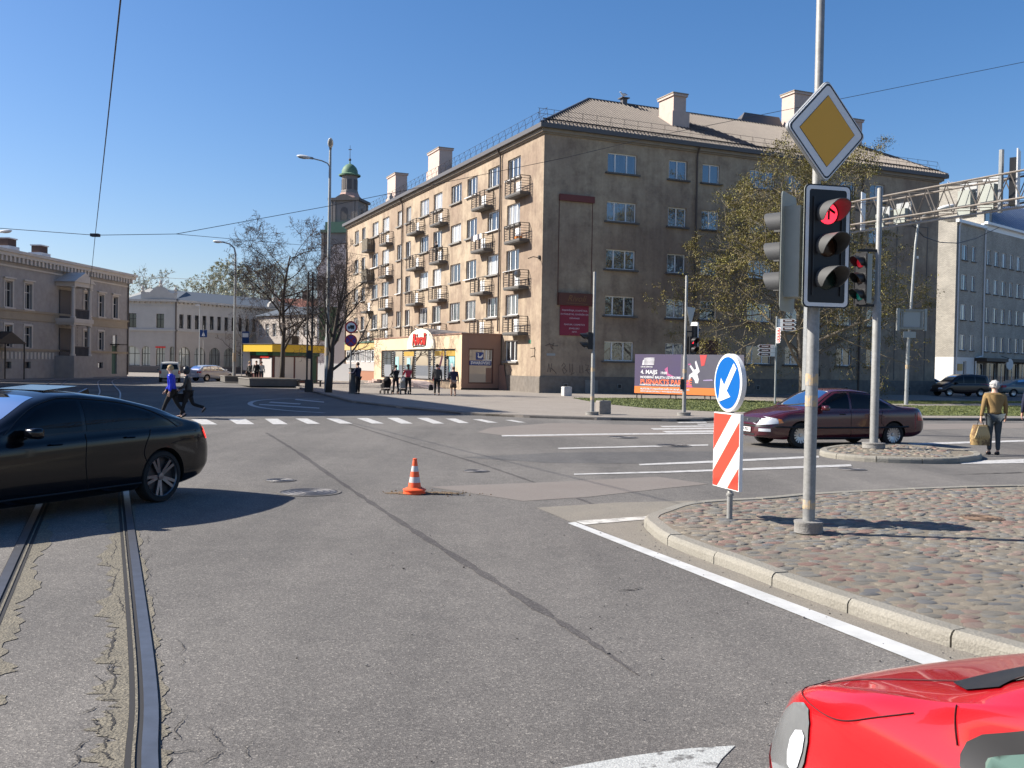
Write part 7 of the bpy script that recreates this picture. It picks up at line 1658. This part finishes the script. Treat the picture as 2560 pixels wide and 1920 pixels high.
rd_.seam([(1.70, .66), (1.45, .60), (1.1, .55)], 'T', .0022, m_redseam); rd_.seam([(1.70, -.66), (1.45, -.60), (1.1, -.55)], 'T', .0022, m_redseam)
rd_.patch('grille', [(-.5, .62), (.5, .62), (.5, .70), (-.5, .70)], 'F', m_trim, .006)
# --- cars further away
def far_car(name, label, loc, hd, kind, m, cat='car'):
    if kind == 'van':
        c = Car(name, label, loc, hd, [(-2.15, .9), (-2.12, 1.5), (-1.95, 1.68), (-1.0, 1.74), (.2, 1.72), (.6, 1.6), (1.25, 1.1), (1.5, 1.02), (1.95, .85), (2.15, .5)], [(-2.15, .9), (-1.9, 1.0), (1.2, .97), (2.15, .48)],
                [(-2.15, .88), (-2.0, .97), (1.4, 1.0), (1.9, .9), (2.15, .6)], [(-2.15, .38), (0, .2), (2.15, .34)], .88, (-1.35, 1.35), .32, m, .17, rim='disc', cat=cat, ns=60)
        c.both('side_window', [(-1.85, 1.06), (-1.75, 1.5), (-.9, 1.58), (-.9, 1.05)], m_cglass, .005); c.both('side_window', [(-.82, 1.05), (-.82, 1.58), (.1, 1.58), (.1, 1.04)], m_cglass, .005); c.both('side_window', [(.18, 1.04), (.18, 1.57), (.5, 1.48), (1.05, 1.06)], m_cglass, .005)
        c.patch('rear_window', [(-.68, 1.08), (.68, 1.08), (.58, 1.52), (-.58, 1.52)], 'B', m_cglass, .005)
        for s_ in (-1, 1): c.patch('tail_lamp', [(s_ * .66, .72), (s_ * .84, .72), (s_ * .82, 1.0), (s_ * .68, 1.0)], 'B', m_tail, .008, step=.05)
        c.patch('number_plate', [(-.26, .66), (.26, .66), (.26, .78), (-.26, .78)], 'B', m_plate, .008)
    else:
        wag = kind == 'wagon'
        top = [(-2.2, .75), (-2.15, 1.0), (-2.0, 1.15 if wag else 1.0), (-1.6, 1.40 if wag else 1.06), (-1.0, 1.45 if wag else 1.33), (0, 1.46), (.4, 1.38), (1.0, 1.03), (1.3, .93), (1.8, .82), (2.2, .5)]
        c = Car(name, label, loc, hd, top, [(-2.2, .75), (-1.9, .93), (1.0, .90), (2.2, .48)], [(-2.2, .85), (-2.0, .95), (1.4, 1.0), (1.9, .88), (2.2, .55)], [(-2.2, .36), (0, .2), (2.2, .32)], .86, (-1.3, 1.32), .31, m, .26, rim='disc', cat=cat, ns=60)
        c.both('side_window', ([(-1.8, .98), (-1.6, 1.28), (-.9, 1.34), (-.9, .97)] if wag else [(-1.3, .98), (-1.0, 1.2), (-.8, 1.27), (-.8, .97)]), m_cglass, .005); c.both('side_window', [(-.82, .97), (-.82, 1.34), (-.02, 1.37), (-.02, .96)], m_cglass, .005); c.both('side_window', [(.06, .96), (.06, 1.36), (.38, 1.29), (.9, .97)], m_cglass, .005)
        if wag: c.patch('rear_window', [(-.62, 1.02), (.62, 1.02), (.52, 1.34), (-.52, 1.34)], 'B', m_cglass, .005)
        for s_ in (-1, 1): c.patch('tail_lamp', [(s_ * .5, .74), (s_ * .80, .74), (s_ * .80, .92), (s_ * .5, .92)], 'B', m_tail, .008, step=.06)
        c.patch('number_plate', [(-.26, .6), (.26, .6), (.26, .7), (-.26, .7)], 'B', m_plate, .008)
    c.patch('windscreen', [(.48, -.5), (.48, .5), (1.0, .62), (1.05, 0), (1.0, -.62)], 'T', m_cglass2, .005); c.mirror(.8, 1.05, m, .86)
    for s_ in (-1, 1): c.patch('headlamp', [(s_ * .45, .56), (s_ * .72, .56), (s_ * .72, .68), (s_ * .45, .68)], 'F', m_lampc, .008, step=.06)
    return c
m_cwhite = paint('cream_white_paint', (0.62, 0.58, 0.48), .3); m_silver = paint('silver_paint', (0.42, 0.45, 0.49), .25, spec=.6); m_dkred = paint('dark_van_paint', (0.010, 0.003, 0.005), .3, .4); m_teal = paint('teal_grey_paint', (0.10, 0.14, 0.145), .3)
far_car('minivan', 'cream white minivan seen from behind beyond the two walking pedestrians', (-29.4, 83.5, 0), math.atan2(.95, -.33), 'van', m_cwhite, 'minivan')
far_car('estate_car', 'silver estate car seen from behind near the bus stop', (-27.6, 89.5, 0), R(58), 'wagon', m_silver)
far_car('minivan', 'dark minivan parked beside the grey brick block at the right', (35.4, 77.0, PVZ), R(190), 'van', m_dkred, 'minivan')
far_car('parked_car', 'pale car half hidden behind the dark minivan at the corner of the apartment house', (36.2, 86.0, PVZ), R(200), 'sedan', m_silver)
far_car('parked_car', 'grey-green car parked behind the people at the right edge', (41.2, 78.5, PVZ), R(8), 'sedan', m_teal)

# ------------------------------------------------------------------ people
def skin_obj(name, nodes, edges, m, parent, root=0, sub=1):
    """one continuous surface grown round a chain of joints; nodes: (x,y,z,r) or (x,y,z,rx,ry)"""
    me = bpy.data.meshes.new(name); me.from_pydata([n[:3] for n in nodes], edges, []); o = bpy.data.objects.new(name, me); COL.objects.link(o)
    md = o.modifiers.new('s', 'SKIN'); md.use_smooth_shade = True
    for i, n in enumerate(nodes):
        d = me.skin_vertices[0].data[i]; d.radius = (n[3], n[4] if len(n) > 4 else n[3]); d.use_root = i == root
    ss = o.modifiers.new('u', 'SUBSURF'); ss.levels = sub; ss.render_levels = sub
    dg = bpy.context.evaluated_depsgraph_get(); nm = bpy.data.meshes.new_from_object(o.evaluated_get(dg)); bpy.data.objects.remove(o); nm.materials.clear(); nm.materials.append(m)
    nm.polygons.foreach_set('use_smooth', [True] * len(nm.polygons)); nm.update(); nm.name = name
    return link(name, nm, parent)
def person(label, loc, heading, h, coat, legs, hair, shoes=None, legL=(0, 0), legR=(0, 0), armL=(5, 8, 15), armR=(5, 8, 15), lean=0.0, coat_len=.02, hood=False, skirt=None, hairstyle='short', bulk=1.0, head_pitch=0.0, sleeves=True, collar=None, skinm=None, group=None):
    """stands at loc looking along its own +y; leg = (thigh forward, knee bend), arm = (forward, outward, elbow) in degrees"""
    t = thing('person', label, 'person', loc, heading - math.pi / 2, group); k = h / 1.72; V = lambda *a: np.array(a, float); skm = skinm or m_skin
    hip = V(0, 0, .93) * k; ln = R(lean); up = V(0, math.sin(ln), math.cos(ln))
    chest = hip + up * .36 * k; nb = hip + up * .56 * k; sh = hip + up * .50 * k; neck = nb + V(0, .01, .05) * k; hd = neck + V(0, .03 + .02 * math.sin(R(head_pitch)), .115) * k
    J = {}
    for s, sd, lg, am in (('L', -1, legL, armL), ('R', 1, legR, armR)):
        hp = hip + V(sd * .095, 0, -.02) * k; th, kn = R(lg[0]), R(lg[1]); knee = hp + V(0, math.sin(th), -math.cos(th)) * .43 * k; a2 = th - kn; ank = knee + V(0, math.sin(a2), -math.cos(a2)) * .41 * k
        ft = V(0, math.cos(a2 * .7), math.sin(a2 * .7)); toe = ank + ft * .15 * k + V(0, 0, -.05) * k; heel = ank - ft * .04 * k + V(0, 0, -.045) * k
        s0 = sh + V(sd * .185 * bulk, 0, 0) * k; f, ou, el = map(R, am); d = V(sd * math.sin(ou), math.sin(f), -math.cos(f)); d /= np.linalg.norm(d); elb = s0 + d * .29 * k; f2 = f + el; d2 = V(sd * math.sin(ou) * .6 - sd * .1 * (el > .8), math.sin(f2), -math.cos(f2)); d2 /= np.linalg.norm(d2); wri = elb + d2 * .25 * k
        J[s] = (hp, knee, ank, toe, heel, s0, elb, wri, d2)
    low = min(min(J[s][3][2], J[s][4][2]) for s in 'LR') - .022 * k; dz = V(0, 0, -low)
    hip, chest, nb, sh, neck, hd = [q + dz for q in (hip, chest, nb, sh, neck, hd)]; J = {s: tuple(q + dz for q in J[s][:8]) + (J[s][8],) for s in J}
    n = []; e = []
    def nd(p, r, r2=None): n.append((*p, r * k, (r2 or r) * k)); return len(n) - 1
    def ch(*ids): [e.append((a, b)) for a, b in zip(ids, ids[1:])]
    r0 = nd(hip, .13, .10); c0 = nd(hip + (chest - hip) * .5, .125, .095); c1 = nd(chest, .14, .10); s1 = nd(sh + V(0, 0, -.01) * k, .11, .08); nk = nd(neck, .052); h1 = nd(hd + V(0, -.005, .0) * k, .078, .09); h2 = nd(hd + V(0, -.01, .065) * k, .072, .082); ch(r0, c0, c1, s1, nk, h1, h2); ns = nd(hd + V(0, .105, -.005) * k, .012); ch(h1, ns)
    for s, sd in (('L', -1), ('R', 1)):
        hp, knee, ank, toe, heel, s0, elb, wri, d2 = J[s]
        a = nd(hp, .085); b_ = nd((hp + knee) / 2, .075); c_ = nd(knee, .052); d_ = nd((knee + ank) / 2, .048); e_ = nd(ank, .034); f_ = nd(toe, .030); ch(r0, a, b_, c_, d_, e_, f_)
        a = nd(s0, .058); b_ = nd((s0 + elb) / 2, .044); c_ = nd(elb, .037); d_ = nd(wri, .026); pl = nd(wri + d2 * .055 * k, .030, .020); ch(s1, a, b_, c_, d_, pl)
        sdv = np.cross(d2, V(sd, 0, 0)); sdv /= np.linalg.norm(sdv) + 1e-6; inw = np.cross(d2, sdv)
        for q, L in ((-.027, .062), (-.009, .075), (.009, .07), (.027, .055)):
            p1 = wri + d2 * .085 * k + sdv * q * k; p2 = p1 + d2 * L * .5 * k + inw * .010 * k; p3 = p1 + d2 * L * .9 * k + inw * .03 * k; i1, i2, i3 = nd(p1, .009), nd(p2, .0085), nd(p3, .007); ch(pl, i1, i2, i3)
        th1 = nd(wri + d2 * .05 * k + sdv * .042 * k, .010); th2 = nd(wri + d2 * .085 * k + sdv * .056 * k, .008); ch(d_, th1, th2)
    skin_obj('body', n, e, skm, t, 0)
    # trousers
    n, e = [], []
    r0 = nd(hip + V(0, 0, .04) * k, .155 * bulk, .125 * bulk)
    for s, sd in (('L', -1), ('R', 1)):
        hp, knee, ank, *_ = J[s]; a = nd(hp, .105 * bulk); b_ = nd((hp + knee) / 2, .092 * bulk); c_ = nd(knee, .070); d_ = nd((knee + ank) / 2, .064); f_ = nd(ank + V(0, 0, .02) * k, .055); ch(r0, a, b_, c_, d_, f_)
    skin_obj('trousers', n, e, legs, t, 0)
    for s in 'LR':
        hp, knee, ank, toe, heel, *_ = J[s]; n, e = [], []; a = nd(heel, .040); b_ = nd((heel + toe) / 2, .042, .038); c_ = nd(toe, .036, .028); d_ = nd(ank + V(0, 0, .0), .045); ch(a, b_, c_); e.append((a, d_)); skin_obj('shoe', n, e, shoes or m_black, t, 1)
    # coat
    n, e = [], []
    lowp = hip + V(0, 0, -coat_len) * k
    r0 = nd(chest, .170 * bulk, .13 * bulk); c0 = nd(hip + V(0, 0, .10) * k, .168 * bulk, .135 * bulk); c1 = nd(lowp, .172 * bulk, .14 * bulk); s1 = nd(sh, .135 * bulk, .10 * bulk); nk = nd(neck + V(0, 0, -.035) * k, .070); ch(c1, c0, r0, s1, nk)
    for s in 'LR':
        *_, s0, elb, wri, d2 = J[s]; a = nd(s0, .078 * bulk); b_ = nd((s0 + elb) / 2, .064 * bulk); c_ = nd(elb, .056); d_ = nd(elb + (wri - elb) * .95, .044); ch(s1, a, b_, c_, d_)
    skin_obj('coat', n, e, coat, t, 0)
    if skirt:
        z0, z1 = hip[2] + .05 * k, hip[2] - .42 * k; MB().lathe([(.15 * k, z0), (.19 * k, (z0 + z1) / 2), (.215 * k, z1), (.18 * k, z1)], 14, (hip[0], hip[1] + .02, 0)).build('skirt', skirt, t, smooth=True)
    # head details
    if hood:
        MB().ell((hd[0], hd[1] - .025 * k, hd[2] + .03 * k), .115 * k, .125 * k, .15 * k, 14, 10).build('hood', coat, t, smooth=True)
    elif hairstyle:
        hb = MB(); q = {'short': 1.0, 'curly': 1.1, 'bun': 1.02, 'long': 1.03}[hairstyle]
        hb.ell((hd[0], hd[1] - .022 * k, hd[2] + .045 * k), .096 * q * k, .104 * q * k, .105 * q * k, 14, 9, zmin=-.75)
        if hairstyle == 'curly':
            rq = random.Random(int(loc[0] * 100))
            for _ in range(60):
                a, z = rq.uniform(0, 6.28), rq.uniform(-.5, 1); c_ = math.sqrt(max(0, 1 - z * z))
                if math.sin(a) * c_ > .55: continue
                hb.ell((hd[0] + .098 * k * c_ * math.cos(a), hd[1] + (-.022 + .10 * c_ * math.sin(a)) * k, hd[2] + (.04 + .105 * z) * k), .028 * k, .028 * k, .026 * k, 6, 4)
        if hairstyle == 'bun': hb.ell((hd[0], hd[1] - .12 * k, hd[2] + .09 * k), .05 * k, .05 * k, .05 * k, 8, 6)
        if hairstyle == 'long': hb.ell((hd[0], hd[1] - .075 * k, hd[2] - .08 * k), .08 * k, .05 * k, .16 * k, 10, 8)
        hb.build('hair', hair, t, smooth=True)
    for sd in (-1, 1): MB().ell((hd[0] + sd * .033 * k, hd[1] + .083 * k, hd[2] + .022 * k), .011 * k, .008 * k, .008 * k, 6, 4).build('eye', m_eye, t)
    MB().ell((hd[0], hd[1] + .082 * k, hd[2] - .045 * k), .022 * k, .008 * k, .006 * k, 6, 4).build('mouth', mat('lips', (.35, .13, .11), .5), t)
    for sd in (-1, 1): MB().ell((hd[0] + sd * .083 * k, hd[1] - .005 * k, hd[2] + .01 * k), .012 * k, .022 * k, .032 * k, 8, 6).build('ear', skm, t)
    t['_w'] = 0; del t['_w']
    rot = Matrix.Rotation(heading - math.pi / 2, 4, 'Z'); 
    hands = {s: Vector(loc) + rot @ Vector(J[s][7] + J[s][8] * .1 * k) for s in 'LR'}
    return t, hands
cl = lambda name, c, c2=None: mat(name, c, .9, c2 or tuple(q * .6 for q in c), 9, .9, bump=.3, bscale=30)
m_dkcloth = cl('black_cloth', (0.012, 0.012, 0.014)); m_blue = mat('blue_puffer', (0.012, 0.03, 0.55), .35, (0.01, 0.02, 0.38), 12, .8, bump=.8, bscale=14); m_jean = cl('grey_jeans', (0.06, 0.075, 0.085)); m_mustd = cl('mustard_wool', (0.27, 0.175, 0.07), (0.21, 0.135, 0.055)); m_greyhair = mat('grey_hair', (0.50, 0.49, 0.47), .8, (0.34, 0.33, 0.32), 25, .8); m_brownhair = mat('brown_hair', (0.09, 0.05, 0.03), .7); m_blond = mat('blond_hair', (0.42, 0.30, 0.15), .7, (.30, .20, .09), 20, .8); m_dkhair = mat('dark_hair', (0.02, 0.015, 0.012), .6); m_navy = cl('navy_cloth', (0.018, 0.022, 0.05)); m_mag = cl('magenta_cloth', (0.36, 0.02, 0.10)); m_greycoat = cl('grey_coat', (0.075, 0.07, 0.066)); m_pinkcl = cl('coral_cloth', (0.55, 0.06, 0.09)); m_skirtm = cl('dark_skirt', (0.05, 0.035, 0.03)); m_whcl = cl('white_cloth', (0.6, 0.6, 0.58)); m_tanbag = mat('tan_bag', (0.42, 0.29, 0.12), .7, (0.14, 0.08, 0.035), 9, contrast=(.42, .6)); m_nude = mat('stocking', (0.35, 0.22, 0.16), .7)
# woman in the mustard cardigan waiting at the small island
pw, hw_ = person('grey-haired woman in a mustard cardigan and grey trousers seen from behind with a tan bag', (11.38, 22.9, .0), R(86), 1.66, m_mustd, m_jean, m_greyhair, legL=(2, 3), legR=(-1, 2), armL=(-4, 14, 6), armR=(6, 16, 18), bulk=1.12, coat_len=-.05, hairstyle='curly')
def bag(label, pos, w_, d, h, m, flap=True, rz=0.0):
    t = thing('bag', label, 'bag', (pos[0], pos[1], pos[2] - h - .06), rz)
    P = [(-.5, 0), (.5, 0), (.53, .45), (.36, .95), (-.36, .95), (-.53, .45)]
    b = MB(); V = []
    for fy, sc in ((-.5, .80), (-.34, 1.0), (.34, 1.0), (.5, .80)): V += [(x * w_ * sc, fy * d, z * h) for x, z in P]
    b.add(V, [tuple(range(6)), tuple(range(18, 24))[::-1]] + [(j * 6 + i, (j + 1) * 6 + i, (j + 1) * 6 + (i + 1) % 6, j * 6 + (i + 1) % 6) for j in range(3) for i in range(6)]); b.build('pouch', m, t, angle=50)
    MB().tube([(-.2 * w_, 0, h * .92), (-.12 * w_, 0, h + .07), (.12 * w_, 0, h + .07), (.2 * w_, 0, h * .92)], .010, 5).build('strap', m_black, t)
    return t
m_tanbag = m_tanbag; tb = bag('tan and brown gathered bag hanging from the hand of the woman in the mustard cardigan', hw_['L'], .40, .20, .50, m_tanbag)
b = MB()
for i in range(9): a = -.17 + .34 * i / 8; b.tube([(a * .5, -.10, .46), (a * .9, -.115, .25), (a * 1.05, -.105, .17)], [.008, .022, .012], 5)
b.build('gathered_folds', mat('bag_cream', (.50, .38, .20), .8), tb)
person('person in a dark jacket and magenta trousers cut off by the right edge', (13.05, 24.2, .0), R(60), 1.74, m_navy, m_mag, m_greyhair, bulk=1.1, coat_len=.05, armL=(2, 12, 10))
# pedestrians crossing on the left
pb, hb_ = person('person in a bright blue puffer jacket striding across the street at the left', (-11.05, 31.6, 0), R(192), 1.70, m_blue, m_dkcloth, m_blond, legL=(26, 6), legR=(-22, 14), armL=(-8, 10, 20), armR=(12, 10, 22), lean=4, bulk=1.1, coat_len=.03, hairstyle='short')
pk, hk_ = person('person in a shiny black hooded jacket walking beside the blue jacket', (-10.62, 31.9, 0), R(190), 1.62, mat('black_shiny_jacket', (.014, .015, .018), .35, bump=.6, bscale=18), m_dkcloth, m_dkhair, legL=(18, 4), legR=(-20, 52), armL=(10, 8, 50), armR=(14, 8, 45), lean=6, hood=True, coat_len=.12)
bag('black handbag on the arm of the person in the black hooded jacket', (hk_['R'][0] + .14, hk_['R'][1], hk_['R'][2] - .02), .42, .16, .30, m_dkcloth, rz=R(10))
# strollers and their pushers
def stroller(label, loc, heading, cloth, fr):
    t = thing('stroller', label, 'stroller', loc, heading - math.pi / 2)
    for x in (-.24, .24):
        for y, r in ((-.35, .12), (.35, .10)):
            o = MB().lathe([(r * .8, -.02), (r, -.02), (r, .02), (r * .8, .02)], 14, ax='x').build('wheel', m_tyre, t, (x, y, r)); MB().lathe([(.001, 0), (r * .8, 0)], 10, ax='x').build('hub', fr, o)
        MB().tube([(x, -.35, .12), (x * .95, 0, .42), (x * .9, .35, .10)], .014, 5).build('frame_tube', fr, t); MB().tube([(x, .30, .15), (x, -.10, .55), (x, -.62, 1.02)], .014, 5).build('handle_tube', fr, t)
    MB().tube([(-.24, -.62, 1.02), (.24, -.62, 1.02)], .018, 6).build('handle', m_black, t)
    b = MB(); b.add([(-.2, -.15, .38), (.2, -.15, .38), (.2, .35, .36), (-.2, .35, .36), (-.22, -.25, .75), (.22, -.25, .75), (.22, .42, .52), (-.22, .42, .52)], [(0, 3, 2, 1), (0, 1, 5, 4), (1, 2, 6, 5), (2, 3, 7, 6), (3, 0, 4, 7)]); b.build('seat', cloth, t)
    MB().ell((0, -.12, .72), .24, .28, .30, 12, 8, zmin=0).build('canopy', cloth, t, smooth=True); MB().box(-.18, .18, -.2, .2, .2, .3).build('basket', m_dkcloth, t)
sq = lambda x, y: (x, y, PVZ)
W1, W2_ = GD(1007 / 1.1574 * 1.0, 851)[:2], None
xs_, ys_ = G(989, 986, PVZ)[:2]; P1_ = (xs_, ys_); xs_, ys_ = G(1020, 986, PVZ)[:2]; P2_ = (xs_, ys_)
person('woman in dark clothes pushing a black stroller past the shop window', sq(*P1_), R(118), 1.66, m_dkcloth, m_dkcloth, m_dkhair, legL=(12, 4), legR=(-12, 10), armL=(48, 5, 20), armR=(48, 5, 20), coat_len=-.02, hairstyle='bun')
stroller('black stroller pushed along by the woman in dark clothes', (P1_[0] - .62, P1_[1] + .55, PVZ), R(118), m_dkcloth, m_iron)
person('woman in a coral red top pushing a white stroller past the shop window', sq(*P2_), R(112), 1.70, m_pinkcl, m_dkcloth, m_brownhair, legL=(10, 4), legR=(-10, 8), armL=(48, 5, 20), armR=(48, 5, 20), coat_len=-.06, hairstyle='long')
stroller('white stroller pushed along by the woman in the coral red top', (P2_[0] - .35, P2_[1] + .4, PVZ), R(112), m_whcl, m_signwhite)
x_, y_ = G(1092, 989, PVZ)[:2]
person('man in a grey jacket and black trousers walking towards the shop', (x_, y_, PVZ), R(100), 1.74, m_greycoat, m_dkcloth, m_dkhair, legL=(14, 4), legR=(-14, 8), armL=(6, 8, 12), armR=(-2, 8, 14), bulk=1.1)
bag('black carrier bag in the hand of the man in the grey jacket', (x_ - .34, y_ - .05, .80), .26, .12, .34, m_dkcloth)
x_, y_ = G(1133, 990.5, PVZ)[:2]
person('stout woman in a navy jacket and long dark skirt walking beside the man in grey', (x_, y_, PVZ), R(110), 1.60, m_navy, m_nude, m_brownhair, legL=(6, 3), legR=(-6, 3), armL=(20, 10, 40), armR=(-4, 12, 10), bulk=1.22, coat_len=.08, skirt=m_skirtm, hairstyle='bun')
x_, y_ = G(893, 985, PVZ)[:2]
person('person in dark clothes standing behind the narrow cabinet by the bare tree', (x_ + .05, y_ - .1, PVZ), R(150), 1.76, m_navy, m_dkcloth, m_brownhair, armL=(30, 6, 60), armR=(10, 6, 20), coat_len=.15)
for i, (sx, sy, hg, c_, l_, hh, lb) in enumerate(((624, 955, R(250), m_greycoat, m_dkcloth, m_blond, 'person in a grey jacket standing left of the kiosk'), (639, 958, R(270), m_dkcloth, m_dkcloth, m_brownhair, 'person in a black jacket standing between two others at the kiosk'), (650, 955, R(300), m_whcl, m_jean, m_dkhair, 'person in a white jacket waiting at the kiosk hatch'))):
    x_, y_ = G(sx, sy, PVZ)[:2]; s_ = 80.0 / y_; person(lb, (x_ * s_, 80.0 + i * .2, PVZ), hg, 1.72 + .04 * (i == 1), c_, l_, hh, legL=(4, 2), legR=(-3, 2), coat_len=.08)
q = W(-.45, 20.2, 10.73)
person('person in dark clothes standing on the middle fourth-floor balcony', tuple(q), R(205), 1.68, m_dkcloth, m_jean, m_dkhair, armL=(40, 5, 40), armR=(40, 5, 40))

# repeats of one kind share a group
_GROUPS = {'street_lamp': 'street lamps along the streets', 'bare_tree': 'bare trees on the square', 'road_sign_back': 'road signs seen from behind', 'gantry_sign': 'grey signs hung on the gantry', 'gantry_signal': 'signals on the gantry', 'concrete_block': 'concrete blocks on the pavement', 'planter': 'planters by the kiosk', 'minivan': 'minivans in the street', 'parked_car': 'cars parked by the brick block',
           'stroller': 'strollers pushed past the shop', 'bag': 'bags carried by pedestrians', 'span_wire': 'overhead span wires', 'back_house': 'houses behind the bare trees', 'arcade_house': 'parts of the arcaded house', 'person': 'people in the street'}
for o in list(SC.objects):
    if o.parent is None and 'category' in o and 'group' not in o:
        g_ = _GROUPS.get(o.name.split('.')[0])
        if g_: o['group'] = g_
